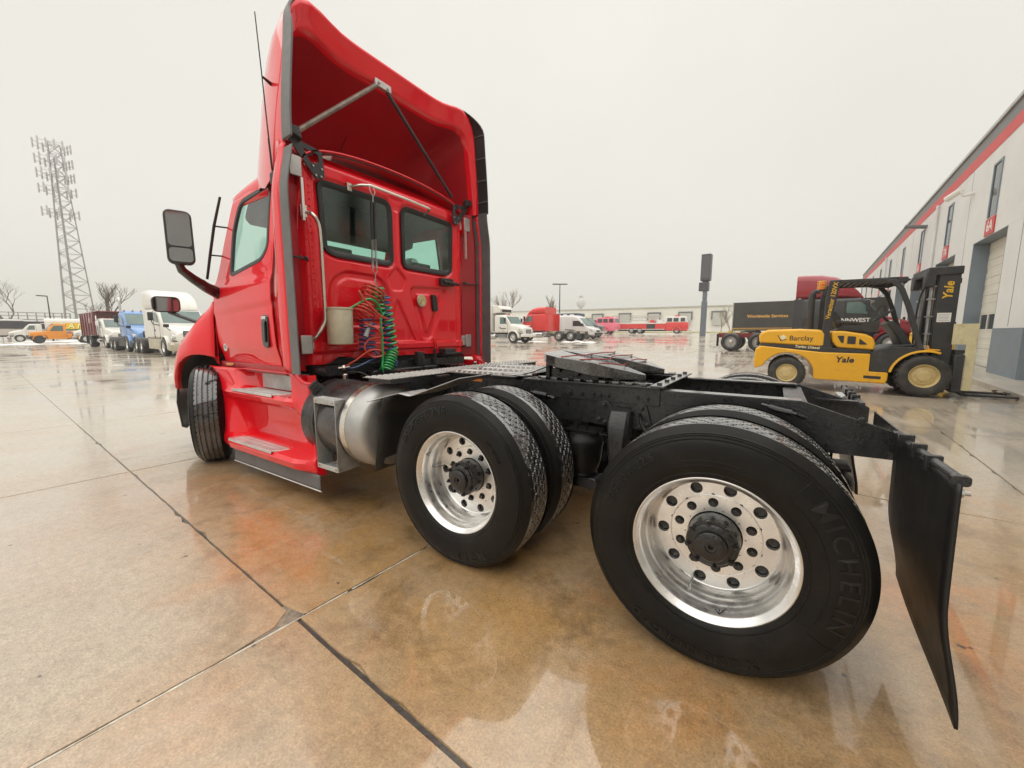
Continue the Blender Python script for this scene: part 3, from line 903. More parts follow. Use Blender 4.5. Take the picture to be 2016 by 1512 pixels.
# ------------------------------------------------------------------ cab
CX = 3.09
def ysd(x, z):       # half width of the cab side
    b = interp(z, [(.95,1.02),(1.05,1.06),(1.2,1.095),(1.5,1.105),(1.75,1.095),(1.95,1.07),(2.2,1.04),(2.5,1.0),(2.62,.98),(2.70,.955),(2.76,.90),(2.80,.82)])
    return b - .03*max(0, x-3.5) - .02*max(0, x-4.2)
def inpoly(p, poly):
    x, y = p; c = False; j = len(poly) - 1
    for i in range(len(poly)):
        if (poly[i][1] > y) != (poly[j][1] > y) and x < (poly[j][0]-poly[i][0])*(y-poly[i][1])/(poly[j][1]-poly[i][1])+poly[i][0]: c = not c
        j = i
    return c
def sdpoly(p, poly):
    x, y = p; d = 1e9
    for i in range(len(poly)):
        ax, ay = poly[i-1]; bx, by = poly[i]; ex, ey = bx-ax, by-ay
        t = max(0, min(1, ((x-ax)*ex+(y-ay)*ey)/max(1e-9, ex*ex+ey*ey)))
        d = min(d, math.hypot(x-ax-t*ex, y-ay-t*ey))
    return -d if inpoly(p, poly) else d
def offset_loop(poly, d):
    n = len(poly); out = []; A = sum(poly[i-1][0]*poly[i][1]-poly[i][0]*poly[i-1][1] for i in range(n))
    s = 1 if A > 0 else -1
    for i in range(n):
        a, b, c = Vector((*poly[i-1],0)), Vector((*poly[i],0)), Vector((*poly[(i+1) % n],0))
        t = (c - a).normalized(); out.append((b.x + s*t.y*d, b.y - s*t.x*d))
    return out
# rear wall windows (y, z)
WINL = rpoly([(.825,2.595),(.065,2.61),(.065,2.00),(.70,2.00),(.80,2.04)], [.07,.10,.07,.09,.06], 5)
WINL = [(p.x, p.y) for p in resample([(a, b, 0) for a, b in WINL], 60)]
WINR = [(-a, b) for a, b in WINL]
TRI = rpoly([(-.16,1.80),(-.70,1.83),(-.44,1.28),(-.33,1.28)], [.07,.09,.09,.09], 5)
RRE = rpoly([(.79,1.40),(.75,1.78),(.62,1.88),(.22,1.87),(.12,1.72),(.16,1.40)], .08, 5)
DIA = rpoly([(.02,2.0),(-.11,1.88),(-.05,1.76),(.09,1.755),(.14,1.88)], .03, 4)
ARC = rpoly([(.03,1.70),(.14,1.30),(.17,1.25),(-.22,1.25),(-.16,1.34)], [.07,.03,.03,.03,.03], 5)
TOPD = rpoly([(.10,2.66),(-.10,2.66),(-.04,2.53),(.04,2.53)], .03, 4)
def wallx(y, z):
    x = CX
    d = sdpoly((y, z), TRI); x += .022*(sstep(.03, .0, d)); x -= .016*sstep(-.045, -.075, d)
    d = sdpoly((y, z), RRE); x += .022*(sstep(.02, -.01, d)); x -= .016*sstep(-.04, -.07, d)
    x += .014*sstep(.008, -.012, sdpoly((y, z), DIA)); x += .014*sstep(.008, -.012, sdpoly((y, z), ARC)); x += .010*sstep(.008, -.012, sdpoly((y, z), TOPD))
    x += .016*sstep(.045, .015, min(sdpoly((y, z), WINL), sdpoly((y, z), WINR)))
    a = abs(y)
    x -= .012*sstep(.86, .875, a)*sstep(2.70, 2.66, z)       # riveted side flange
    x -= .018*sstep(1.245, 1.235, z)*sstep(1.165, 1.175, z)
    x += .05*sstep(.93, 1.0, a)**2
    x += .10*sstep(2.68, 2.82, z)**2
    return x
def wz0(y):      # lower edge of the wall
    return 1.105 if y < .55 else interp(y, [(.55,1.105),(.62,1.12),(.72,1.125),(.80,1.08),(.86,1.065),(1.0,1.07)])
ny, nz = 200, 172
def wall(u, v):
    y = lerp(1.0, -1.0, u); z = lerp(wz0(y), 2.82, v)
    return (wallx(y, z), y, z)
def keepw(u, v):
    y = lerp(1.0, -1.0, u); z = lerp(wz0(y), 2.82, v)
    return not (inpoly((y, z), WINL) or inpoly((y, z), WINR))
cab = MB().grid(wall, ny, nz, keepw).build('cab_back_wall', RED, truck, sharp=60)
SEAL = mat('black window seal', (0.014, 0.014, 0.015), 0.35, var=0.1)
for W in (WINL, WINR):
    W = [(p.x, p.y) for p in resample([(a, b, 0) for a, b in W], 60)]
    a = offset_loop(W, .012); b = offset_loop(W, -.045)
    m = MB().loft([[(CX+.016, y, z) for y, z in a], [(CX-.003, y, z) for y, z in offset_loop(W, .008)], [(CX-.003, y, z) for y, z in offset_loop(W, -.03)], [(CX+.012, y, z) for y, z in b]], True)
    w = m.build('rear_window', SEAL, truck, sharp=50)
    MB().prism(offset_loop(W, -.01), CX+.010, CX+.014, 'x').build('pane', GLASS, w, sharp=0)
# rivets down the flanges and along the sill
m = MB()
for sy in (1, -1):
    for k in range(26): m.ball((CX-.016, sy*.91, 1.30+k*.053), .006, .008, .008, 8, 4)
    for k in range(8): m.ball((CX-.016, sy*.955, 1.5+k*.15), .006, .008, .008, 8, 4)
for k in range(22): m.ball((CX-.004, -.78+k*.048, 1.265), .005, .007, .007, 8, 4)
for k in range(22): m.ball((CX-.022, -.78+k*.048, 1.135), .005, .007, .007, 8, 4)
m.build('rivets', RED, truck, kind='stuff')
MB().box(CX-.022, CX-.001, -.82, .05, 1.175, 1.232).build('sill_channel', RED, truck, .006)

# roof and cab sides
def arch(x, n=24):
    hw = ysd(x, 2.55); pts = []
    top = 2.885 - .22*max(0, x-3.5)**1.6
    for i in range(n+1):
        t = i/n*2-1
        a = abs(t)
        y = -hw*math.copysign(1-(1-a)**1.0, t) if False else -hw*math.sin(t*PI/2)
        z = top - (top-2.5)*(1-math.cos(t*PI/2)**.42)
        pts.append((x, y, z))
    return pts
xsr = [3.04, 3.09, 3.2, 3.4, 3.6, 3.8, 4.0, 4.1, 4.2, 4.26]
rf = MB().loft([arch(x) for x in xsr], False).build('cab_roof', RED, truck, sharp=60, solid=.012)
MB().tube([(3.055, p[1], p[2]-.02) for p in arch(3.04)], .006, 6).build('roof_seam', SEAL, rf)
for sy in (1, -1):
    def sp(u, v): 
        z = lerp(1.02, 2.62, v); x = lerp(3.10, 3.47, u)
        y = ysd(x, z) - .022*sstep(3.36, 3.385, x)
        if u < .3: y -= .035*((.3-u)/.3)**2
        return (x, sy*y, z)
    MB().grid(sp, 12, 40).build('cab_side', RED, truck, sharp=60, solid=.006)
    # sill under the door
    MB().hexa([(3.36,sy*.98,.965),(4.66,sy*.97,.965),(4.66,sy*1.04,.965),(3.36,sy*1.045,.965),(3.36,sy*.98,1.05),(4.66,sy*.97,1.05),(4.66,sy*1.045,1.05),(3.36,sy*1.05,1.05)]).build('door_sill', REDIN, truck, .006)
# doors
def xfr(z): return interp(z, [(1.04,4.60),(1.5,4.61),(1.80,4.58),(1.95,4.50),(2.6,4.235)])
def xre(z): return interp(z, [(1.04,3.40),(1.2,3.385),(2.7,3.38)])
WIND = rpoly([(4.20,1.875),(4.185,2.30),(4.08,2.535),(3.50,2.585),(3.48,2.06),(3.58,1.965)], [.05,.1,.09,.06,.08,.1], 5)
WIND = [(p.x, p.y) for p in resample([(a, b, 0) for a, b in WIND], 64)]
def doory(x, z):
    y = ysd(x, z) + .006
    y += .012*sstep(1.56, 1.62, z + .06*(x-3.4))*sstep(1.86, 1.76, z)      # shoulder crease
    y -= .012*sstep(1.30, 1.10, z)
    return y
for sy in (1, -1):
    def dp(u, v):
        z = lerp(1.045, lerp(2.56, 2.66, u), v); x = lerp(xfr(z), xre(z), u)
        return (x, sy*doory(x, z), z)
    def kd(u, v):
        z = lerp(1.045, lerp(2.56, 2.66, u), v); x = lerp(xfr(z), xre(z), u)
        return not inpoly((x, z), WIND)
    door = MB().grid(dp, 90, 110, kd).build('door', RED, truck, sharp=60, solid=.004)
    a = offset_loop(WIND, .022); b = offset_loop(WIND, -.03)
    m = MB().loft([[(x, sy*(doory(x, z)-.004), z) for x, z in a], [(x, sy*(doory(x, z)+.006), z) for x, z in offset_loop(WIND, .017)],
                   [(x, sy*(doory(x, z)+.005), z) for x, z in offset_loop(WIND, -.015)], [(x, sy*(doory(x, z)-.014), z) for x, z in b]], True)
    m.build('window_seal', SEAL, door, sharp=50)
    m = MB(); W2 = offset_loop(WIND, -.005); k = len(W2)
    m.add([(x, sy*(doory(x, z)-.012), z) for x, z in W2], [tuple(range(k))]); m.build('pane', GLASS, door, sharp=0)
    # handle
    m = MB().prism(rpoly([(3.565,1.49),(3.455,1.49),(3.475,1.20),(3.58,1.215)], .045, 5), sy*1.104, sy*1.122, 'y')
    h = m.build('handle', GLOSSBLK, door, .008, 3)
    MB().prism(rpoly([(3.545,1.44),(3.485,1.44),(3.497,1.25),(3.555,1.26)], .03, 5), sy*1.1225, sy*1.136, 'y').build('handle_grip', GLOSSBLK, h, .008, 3)
    MB().prism(rpoly([(3.55,1.478),(3.475,1.478),(3.48,1.452),(3.552,1.452)], .01, 3), sy*1.1225, sy*1.128, 'y').build('lock', CHROME, h)
    # lower edge moulding with marker lamp
    if sy > 0:
        m = MB(); c = (4.45, 1.195); y = doory(*c)
        m.cyl((c[0], y-.004, c[1]), (c[0], y+.0068, c[1]), .042, 28).build('round_decal', mat('decal white', (.62,.62,.60), .4), door)
        m = MB()
        for dz, w in ((.012,.022),(.0,.03),(-.014,.012)): m.box(c[0]-w, c[0]+w, y+.0069, y+.0080, c[1]+dz-.004, c[1]+dz+.004)
        m.build('round_decal', mat('decal grey', (.12,.12,.13), .5), door)
LAMPO = mat('amber lens', (0.75, 0.22, 0.02), 0.2, coat=1, var=.2, vscale=30)
for sy in (1, -1): MB().prism(rpoly([(4.50,1.035),(4.33,1.035),(4.36,1.01),(4.50,1.005)], .008), sy*1.0, sy*1.052, 'y').build('marker_lamp', LAMPO, truck, .004)
# A pillars, windscreen, cowl
for sy in (1, -1):
    m = MB().loft([[(x, sy*(ysd(x, z)-.01), z), (x+.07, sy*(ysd(x, z)-.035), z-.01), (x+.06, sy*(ysd(x, z)-.09), z-.02), (x-.03, sy*(ysd(x, z)-.06), z)]
                   for x, z in ((4.60,1.70),(4.50,1.93),(4.42,2.12),(4.34,2.32),(4.26,2.50),(4.20,2.60))], True, True, True)
    m.build('windscreen_pillar', RED, truck, sharp=50)
m = MB().grid(lambda u, v: (lerp(4.70, 4.25, v) + .16*(1-(2*u-1)**2), lerp(.97, -.97, u)*(1-.06*v), lerp(1.74, 2.58, v)), 14, 8)
m.build('windscreen', GLASS, truck, sharp=60)
MB().tube([(4.72 + .16*(1-(2*u/10-1)**2), lerp(1.0,-1.0,u/10), 1.73) for u in range(11)], .03, 8).build('wiper_cowl', BLACK, truck)
# air deflector bars standing off the A pillars
for sy in (1, -1):
    m = MB().tube([(4.29,sy*1.06,2.60),(4.37,sy*1.10,2.34),(4.46,sy*1.12,2.08),(4.55,sy*1.13,1.86)], [.011,.013,.013,.012], 8)
    for x, z, y in ((4.37,2.34,1.10),(4.46,2.08,1.12)): m.tube([(x-.04, sy*(y-.12), z), (x, sy*y, z)], .008, 6)
    m.build('pillar_deflector', BLACK, truck)
# interior
MB().prism(rpoly([(3.78,2.70),(4.18,2.56),(4.26,2.44),(4.15,2.36),(3.80,2.40)], .04), -.88, .88, 'y').build('overhead_light_block', INTER, truck, .02)  # added box that blocks windscreen light behind the rear windows
MB().box(3.13, 4.75, -.98, .98, 1.06, 1.10).build('cab_floor', INTER, truck)
MB().prism(rpoly([(4.75,1.1),(4.75,1.72),(4.55,1.70),(4.35,1.55),(4.30,1.30),(4.40,1.1)], .05), -.95, .95, 'y').build('dashboard', INTER, truck, .02)
for yy in (.52, -.52):
    m = MB().prism(rpoly([(3.35,1.45),(3.90,1.45),(3.92,1.60),(3.42,1.60)], .05), yy-.25, yy+.25, 'y')
    m.prism(rpoly([(3.44,1.58),(3.30,1.98),(3.39,2.0),(3.55,1.62)], .04), yy-.24, yy+.24, 'y')
    m.prism(rpoly([(3.30,1.96),(3.27,2.12),(3.35,2.13),(3.38,1.98)], .03), yy-.13, yy+.13, 'y')
    m.box(3.45, 3.8, yy-.18, yy+.18, 1.1, 1.46)
    m.build('cab_seat', INTER, truck, .03, 3)
m = MB(); c = Vector((4.22,.50,1.72)); ax = Vector((.85,0,-.5)).normalized(); a = ax.cross(Vector((0,1,0))); 
m.tube([c + .22*(Vector((0,1,0))*math.cos(2*PI*k/24) + a*math.sin(2*PI*k/24)) for k in range(24)], .014, 8, True).tube([c, c+ax*.25], .03, 8).tube([c+Vector((0,.2,0)), c-Vector((0,.2,0))], .015, 6)
m.build('steering_wheel', INTER, truck)
MB().grid(lambda u, v: (lerp(3.14, 4.15, u), lerp(.90, -.90, v), 2.72 - .25*max(0, lerp(3.14, 4.15, u)-3.6)**1.5 - .12*abs(2*v-1)**4), 10, 14).build('headliner', INTG, truck, sharp=60)
for sy in (1, -1): MB().box(3.12, 3.36, min(sy*.95,sy*.965), max(sy*.95,sy*.965), 1.1, 2.55).build('trim_panel', INTG, truck)

# ---- hood and front fenders
def hood_sec(x):
    hw = interp(x, [(4.62,1.062),(5.0,1.0),(5.4,.91),(5.8,.80),(6.08,.66)])
    zt = interp(x, [(4.62,1.78),(5.0,1.70),(5.4,1.58),(5.8,1.42),(6.0,1.28),(6.10,1.05)])
    zb = interp(x, [(4.62,1.0),(5.0,1.1),(5.5,1.0),(6.1,.75)])
    pts = []
    n = 20
    for i in range(n+1):
        t = i/n*2-1; a = abs(t)
        y = -math.copysign(hw*(1-(1-min(1,a*1.25))**2.2) if a < .8 else hw*(1+.015*(a-.8)), t)
        z = zt - (zt-zb)*(max(0, a-.42)/.58)**1.7
        pts.append((x, y, z))
    return pts
MB().loft([hood_sec(x) for x in (4.63,4.75,4.9,5.1,5.3,5.5,5.7,5.9,6.02,6.10)], False, False, True).build('hood', RED, truck, sharp=60)
FX = SX
def fend(sy):
    # outer fender: swept from hood side out and down to the wheel arch lip
    sec = []; lin = []
    for x in [4.66+.06*i for i in range(17)]:
        ra = .62
        dz = ra*ra - (x-FX)**2
        lip = .495 + math.sqrt(max(0, dz)) if dz > 0 else .70
        lip = max(lip, interp(x, [(4.66,.98),(4.7,1.0),(5.45,.70),(5.62,.66)]))
        yo = interp(x, [(4.66,1.075),(4.78,1.13),(4.95,1.19),(5.2,1.225),(5.42,1.21),(5.55,1.13),(5.62,1.05)])
        zt = interp(x, [(4.66,1.62),(4.9,1.55),(5.2,1.38),(5.45,1.20),(5.62,1.05)])
        yi = interp(x, [(4.66,1.03),(5.0,.97),(5.4,.90),(5.62,.82)])
        lin.append([(x, sy*(yo-.03), lip-.004), (x, sy*.55, lip-.004)])
        sec.append([(x, sy*yi, zt+.04), (x, sy*(yi+.03), zt+.03), (x, sy*lerp(yi, yo, .55), zt-.04), (x, sy*lerp(yi, yo, .85), zt-.13), (x, sy*yo, lerp(zt-.13, lip, .45)),
                    (x, sy*(yo+.006), lerp(zt-.13, lip, .75)), (x, sy*(yo+.012), lip+.02), (x, sy*(yo+.004), lip), (x, sy*(yo-.05), lip-.002)])
    MB().loft(sec, False).build('front_fender', RED, truck, sharp=60, solid=.006)
    MB().loft(lin, False).build('wheel_arch_liner', BLACK, truck, sharp=60)
    MB().loft([[(FX+.60*math.cos(a), sy*y, .495+.60*math.sin(a)) for y in (1.04, .55)] for a in [PI*k/16 for k in range(17)]], False).build('wheel_arch_liner', BLACK, truck, sharp=60)
fend(1); fend(-1)
for sy in (1, -1):
    m = MB().loft([[(x, sy*yo, .70), (x+.01, sy*(yo+.012), .55), (x, sy*(yo-.01), .27), (x-.02, sy*(yo-.05), .25)] for x, yo in ((5.46,1.19),(5.56,1.14),(5.75,1.04),(6.0,.85),(6.2,.5),(6.28,0))], False)
    m.build('bumper_side', mat('pale grey bumper', (.16,.165,.16), .45, var=.15), truck, sharp=60, solid=.008)
MB().loft([[(6.10,-.62,z), (6.2,-.4,z), (6.24,0,z), (6.2,.4,z), (6.10,.62,z)] for z in (.72,.9,1.05)], False).build('grille', BLACK, truck, sharp=60)
# cowl side between hood and door
for sy in (1, -1):
    m = MB().grid(lambda u, v: (lerp(4.655, 4.605, v if False else 0)+lerp(0,.0,v)+(0 if u < .5 else -.04), sy*(ysd(4.6, lerp(1.02,1.75,v))-.035-(.0 if u < .5 else .02)), lerp(1.02, 1.75, v)), 2, 12)
    m.build('cowl_side', SEAL, truck, sharp=60)

# ---- mirrors
MIRG = mat('darkened mirror glass', (.30,.31,.32), .05, 1.0, var=.05)  # colour darkened to stand in for a dark reflection
def mirror_head(name, c, hw, hh, rad, depth, yawdeg, sy, panes, arm, armr):
    cx, cy, cz = c; a = R(yawdeg)*sy
    def P(d, y, z):      # d: forward from the glass, y: outward
        yy = sy*y
        d += .12*z           # the glass tips down a little
        return (cx + d*math.cos(a) + yy*math.sin(a), sy*cy - d*math.sin(a) + yy*math.cos(a), cz + z)
    rings = [[P(d, y*s, z*s) for y, z in rrect(0, 0, hw, hh, rad, 4)] for d, s in ((depth,.55),(depth*.82,.86),(depth*.55,1.0),(.01,1.0),(0,.97))]
    mir = MB().loft(rings, True, True, True).build(name, BLACK, truck, sharp=45)
    for (z0, hz) in panes:
        k = rrect(0, z0, hw-.016, hz, rad*.6, 4)
        MB().add([P(-.003, y, z) for y, z in k], [tuple(range(len(k)))]).build('mirror_glass', MIRG, mir, sharp=0)
    MB().tube([(x, sy*y, z) for x, y, z in arm], armr, 10).build('mirror_arm', GLOSSBLK, mir)
for sy in (1, -1):
    mirror_head('mirror', (4.30,1.40,2.175), .098, .235, .05, .15, 16, sy, ((.07,.15),(-.155,.06)),
                [(4.38,1.40,1.96),(4.385,1.38,1.90),(4.41,1.30,1.84),(4.45,1.18,1.77),(4.48,1.06,1.72)], [.032,.038,.042,.05,.06])
    mirror_head('hood_mirror', (5.62,1.155,1.655), .125, .088, .05, .10, 9, sy, ((0,.075),),
                [(5.66,1.13,1.575),(5.62,1.05,1.53),(5.50,.95,1.47),(5.40,.84,1.42)], .022)

# ---- side extenders with rubber trailing strips
for sy in (1, -1):
    def ex(u, v):
        z = lerp(1.03, 2.755, v); x = lerp(3.33, 2.955, u)
        y = lerp(ysd(3.33, z)+.004, 1.205, sstep(0, .75, u)) - .06*sstep(2.35, 2.755, z)*1
        return (x, sy*y, z)
    e = MB().grid(ex, 10, 30).build('side_extender', RED, truck, sharp=60, solid=.012)
    def ey(z): return 1.205 - .06*sstep(2.35, 2.755, z)
    m = MB()
    if sy > 0:
        m.loft([[(2.958,ey(z)+.007,z),(2.958,ey(z)-.007,z),(2.832,ey(z)+.004,z),(2.832,ey(z)+.014,z)] for z in [1.02+.0875*k for k in range(20)]], True, True, True)
        m.build('trailing_strip', GREYRUB, e, .003)
    else:
        for lo, hi, nb in ((.96, 2.755, 1),):
            m.loft([[(3.04,-ey(z)+.010,z),(3.04,-ey(z)-.004,z),(2.832,-ey(z)-.02,z),(2.832,-ey(z)-.006,z)] for z in [.96+.0945*k for k in range(20)]], True, True, True)
        m.build('trailing_strip', GREYRUB, e, .003)
    # hinge brackets and stays between extender and wall
    for z in (2.62, 1.24):
        m = MB().box(3.03, 3.045, min(sy*.985, sy*1.08), max(sy*.985, sy*1.08), z-.075, z+.075)
        m.hexa([(3.045,sy*1.02,z-.06),(3.10,sy*.96,z-.06),(3.10,sy*.975,z-.06),(3.05,sy*1.04,z-.06),(3.045,sy*1.02,z+.06),(3.10,sy*.96,z+.06),(3.10,sy*.975,z+.06),(3.05,sy*1.04,z+.06)])
        m.build('hinge_bracket', ALUB, e, .006)
    MB().box(3.02, 3.04, min(sy*.985,sy*1.005), max(sy*.985,sy*1.005), 2.22, 2.54).build('hinge_strip', ALUD, e)
    MB().tube([(2.99,sy*1.18,1.93),(3.03,sy*1.06,1.925),(3.06,sy*.96,1.92)], .008, 6).ball((3.05,sy*.985,1.935),.016,.016,.016,8,6).ball((3.05,sy*1.03,1.935),.016,.016,.016,8,6).build('stay_rod', BLACK, e)
    # inner side of the extender pocket
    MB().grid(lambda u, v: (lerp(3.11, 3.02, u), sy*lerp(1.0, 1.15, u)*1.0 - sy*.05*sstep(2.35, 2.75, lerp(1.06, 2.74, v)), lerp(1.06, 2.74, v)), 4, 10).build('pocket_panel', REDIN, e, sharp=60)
    # flared lower end
    MB().loft([[(x0, sy*1.11, z), (x1, sy*y, z-.01), (x1-.015, sy*(y-.03), z-.005)] for x0, x1, y, z in ((3.05,2.97,1.20,1.06),(3.04,2.955,1.205,1.03),(3.03,2.93,1.20,.995),(3.02,2.895,1.18,.965),(3.02,2.86,1.15,.95),(3.02,2.855,1.13,.935))], False).build('extender_foot', RED, e, sharp=60, solid=.006)

# ---- roof fairing
def farch(x, hw, zt, zb, inset=0.0, n=44, si=1.0):
    """arch from left foot over the top to right foot; corners raised a little over the middle"""
    pts = []
    hw -= inset*si; zt -= inset
    rc = max(.06, .26 - inset*.3)
    for k in range(n+1):
        t = k/n
        side = (zt - rc - zb); top = 2*(hw - rc); arc = PI*rc/2
        Ltot = 2*side + top + 2*arc; s = t*Ltot
        if s < side: y, z = hw, zb + s
        elif s < side+arc: a = (s-side)/rc; y, z = hw-rc+rc*math.cos(a), zt-rc+rc*math.sin(a)
        elif s < side+arc+top: y, z = hw-rc-(s-side-arc), zt
        elif s < side+2*arc+top: a = (s-side-arc-top)/rc; y, z = -(hw-rc)-rc*math.sin(a), zt-rc+rc*math.cos(a)
        else: y, z = -hw, zb + (Ltot - s)
        lean = .075*sstep(zb, zt, z)
        y -= math.copysign(lean, y) if abs(y) > .2 else 0
        z -= .055*sstep(.95, .55, abs(y)) * sstep(zb+.5, zt-.1, z)
        pts.append((x, y, z))
    return pts
ZB = 2.74
def fx(p, f): return [(x + f(y, z), y, z) for x, y, z in p]
sweep = lambda y, z: .05*sstep(1.0, .4, abs(y))*sstep(2.9, 3.6, z)
outer = [fx(farch(x, hw, zt, zb), sweep) for x, hw, zt, zb in ((2.955,1.155,3.83,ZB),(3.05,1.15,3.82,2.70),(3.2,1.13,3.77,2.54),(3.4,1.09,3.66,2.50),(3.6,1.03,3.5,2.56),(3.8,.96,3.30,2.56),(3.98,.88,3.06,2.56),(4.08,.80,2.90,2.6),(4.12,.75,2.80,2.56))]
lip = [fx(farch(x, hw, zt, ZB, i, si=q), sweep) for x, hw, zt, i, q in ((2.955,1.155,3.83,.0,1),(2.945,1.155,3.83,.012,1),(2.95,1.155,3.83,.035,.9),(2.985,1.155,3.83,.09,.45),(2.99,1.155,3.83,.15,.3),(3.01,1.155,3.83,.185,.27),(3.06,1.15,3.83,.205,.27))]
inner = [fx(farch(x, hw, zt, zb, .205, si=.27), sweep) for x, hw, zt, zb in ((3.06,1.15,3.83,ZB),(3.2,1.13,3.77,ZB),(3.4,1.09,3.68,2.75),(3.6,1.04,3.54,2.76),(3.8,.97,3.34,2.755),(3.98,.88,3.12,2.73),(4.06,.80,3.02,2.72))]
fairing = MB().loft(outer, False).build('roof_fairing', RED, truck, sharp=60)
MB().loft(lip, False).build('fairing_rim', RED, fairing, sharp=60)
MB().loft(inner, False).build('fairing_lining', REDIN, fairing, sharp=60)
# trailing strip on the fairing
for sy in (1, -1):
    prs = [p for p in farch(2.955, 1.155, 3.83, ZB, n=90) if sy*p[1] > (.93 if sy > 0 else .80)]
    prs.sort(key=lambda p: (p[2] if abs(p[1]) > 1.0 else 10 - abs(p[1])))
    wd = .125 if sy > 0 else .16
    m = MB(); nn = len(prs); rr = []
    for i, (x, y, z) in enumerate(prs):
        w = wd*sstep(nn-1, nn-9, i)+.01
        x = 2.965 if sy > 0 else 2.985
        rr.append([(x, y*1.004, z+.002), (x, y*.988, z-.006), (x-w, y*1.004-sy*.004, z-.003), (x-w, y*1.012, z+.004)])
    st = m.loft(rr, True, True, True).build('trailing_strip', GREYRUB if sy > 0 else BLACK, fairing, sharp=40)
    if sy < 0:
        for i in range(3, nn-6, 5):
            q = rr[i]; MB().tube([Vector(q[1])+Vector((.0,.004,0)), Vector(q[2])+Vector((.0,.004,0))], .006, 6).build('rubber_rib', GREYRUB, st)
# struts, brackets
STRUT = mat('rusty strut', (0.24, 0.19, 0.16), 0.55, 0.5, var=.4, vscale=14, bump=.2, dirt=(.12,.07,.045), dirt_amt=.4, dirt_scale=12)
DKST = mat('dark steel', (0.05,0.05,0.053), .45, .4, var=.2)
MB().tube([(3.02,1.02,2.86),(3.05,.21,3.585)], .021, 8).build('fairing_strut', STRUT, fairing)
MB().tube([(3.02,-.75,2.86),(3.05,.10,3.575)], .017, 8).build('fairing_strut', DKST, fairing)
MB().box(3.03, 3.06, .06, .24, 3.57, 3.63).bolt((3.03,.2,3.6),(-1,0,0)).bolt((3.03,.10,3.59),(-1,0,0)).build('strut_bracket', ALUB, fairing, .004)
for sy in (1, -1):
    yo = 0 if sy > 0 else .02
    pl = [(1.10-yo,2.835),(.80,2.80),(.785,2.62),(.80,2.585),(.86,2.575),(.90,2.615)]
    hole = [(.96,2.775),(.835,2.765),(.83,2.70),(.90,2.685)]
    pl = rpoly(pl, .02, 3); hole = rpoly(hole, .015, 3)
    m = MB().prism([(sy*a, b) for a, b in pl], 3.04, 3.052, 'x', [[(sy*a, b) for a, b in hole]])
    for a, b in ((.83,.0),(.87,.03),(.81,.07),(.84,.06)): pass
    br = m.build('fairing_bracket', DKST, truck, .002)
    m = MB()
    for a, b in ((.82,2.60),(.865,2.60),(.81,2.66),(.885,2.665)): m.bolt((3.04, sy*a, b), (-1,0,0), .009, .008)
    m.build('bracket_bolt', STEEL, br)
    MB().hexa([(3.0,sy*.98,2.82),(3.06,sy*.98,2.80),(3.06,sy*1.09,2.83),(3.0,sy*1.09,2.85),(3.0,sy*1.0,2.90),(3.06,sy*1.0,2.89),(3.06,sy*1.08,2.89),(3.0,sy*1.08,2.90)]).build('strut_foot', DKST, br, .004)
# antenna
m = MB().prism(rpoly([(3.20,2.56),(3.13,2.57),(3.125,2.49),(3.15,2.46),(3.20,2.48)], .015), 1.09, 1.15, 'y')
an = m.build('antenna', BLACK, truck, .008)
MB().tube([(3.165,1.14,2.55),(3.175,1.15,2.9),(3.19,1.155,3.25),(3.215,1.16,3.68)], [.007,.005,.0045,.004], 8).build('antenna_whip', BLACK, an)
MB().tube([(3.185,1.155,3.235),(3.20,1.085,3.22)], [.008,.014], 8).build('antenna_clip', BLACK, an)
MB().tube([(3.165,1.146,2.58),(3.172,1.152,2.8)], .004, 6).build('antenna_cable', BLACK, an)
# ---- lower step fairing
PM = [(1.10,1.0),(.985,.985),(.965,.815),(1.15,.80),(1.178,.778),(1.165,.74),(1.10,.695),(1.075,.60),(1.06,.42),(1.055,.365),(1.235,.345),(1.262,.32),(1.25,.272),(1.19,.235)]
PE = [(1.10,1.0),(1.103,.97),(1.122,.85),(1.13,.80),(1.135,.775),(1.138,.735),(1.142,.69),(1.15,.60),(1.165,.42),(1.17,.37),(1.178,.345),(1.182,.32),(1.178,.272),(1.17,.235)]
def sx0(z): return interp(z, [(.235,4.36),(.4,4.42),(.6,4.52),(.8,4.64),(.93,4.74),(1.0,4.78)])
def sx1(z): return interp(z, [(.235,2.735),(1.0,2.925)])
def stepprof(xm):
    fu = sstep(3.08, 3.14, xm)*sstep(4.02, 3.90, xm)
    fu2 = sstep(2.95, 3.15, xm)*sstep(4.40, 4.15, xm)
    fl = sstep(2.80, 3.05, xm)*sstep(4.42, 4.20, xm)
    pts = []
    for i, (a, b) in enumerate(zip(PE, PM)):
        f = fu if i in (1, 2) else fu2 if i in (0, 3, 4, 5, 6) else max(fl*.9, 0) if i in (7, 8) else fl
        pts.append((lerp(a[0], b[0], f), lerp(a[1], b[1], f)))
    return pts
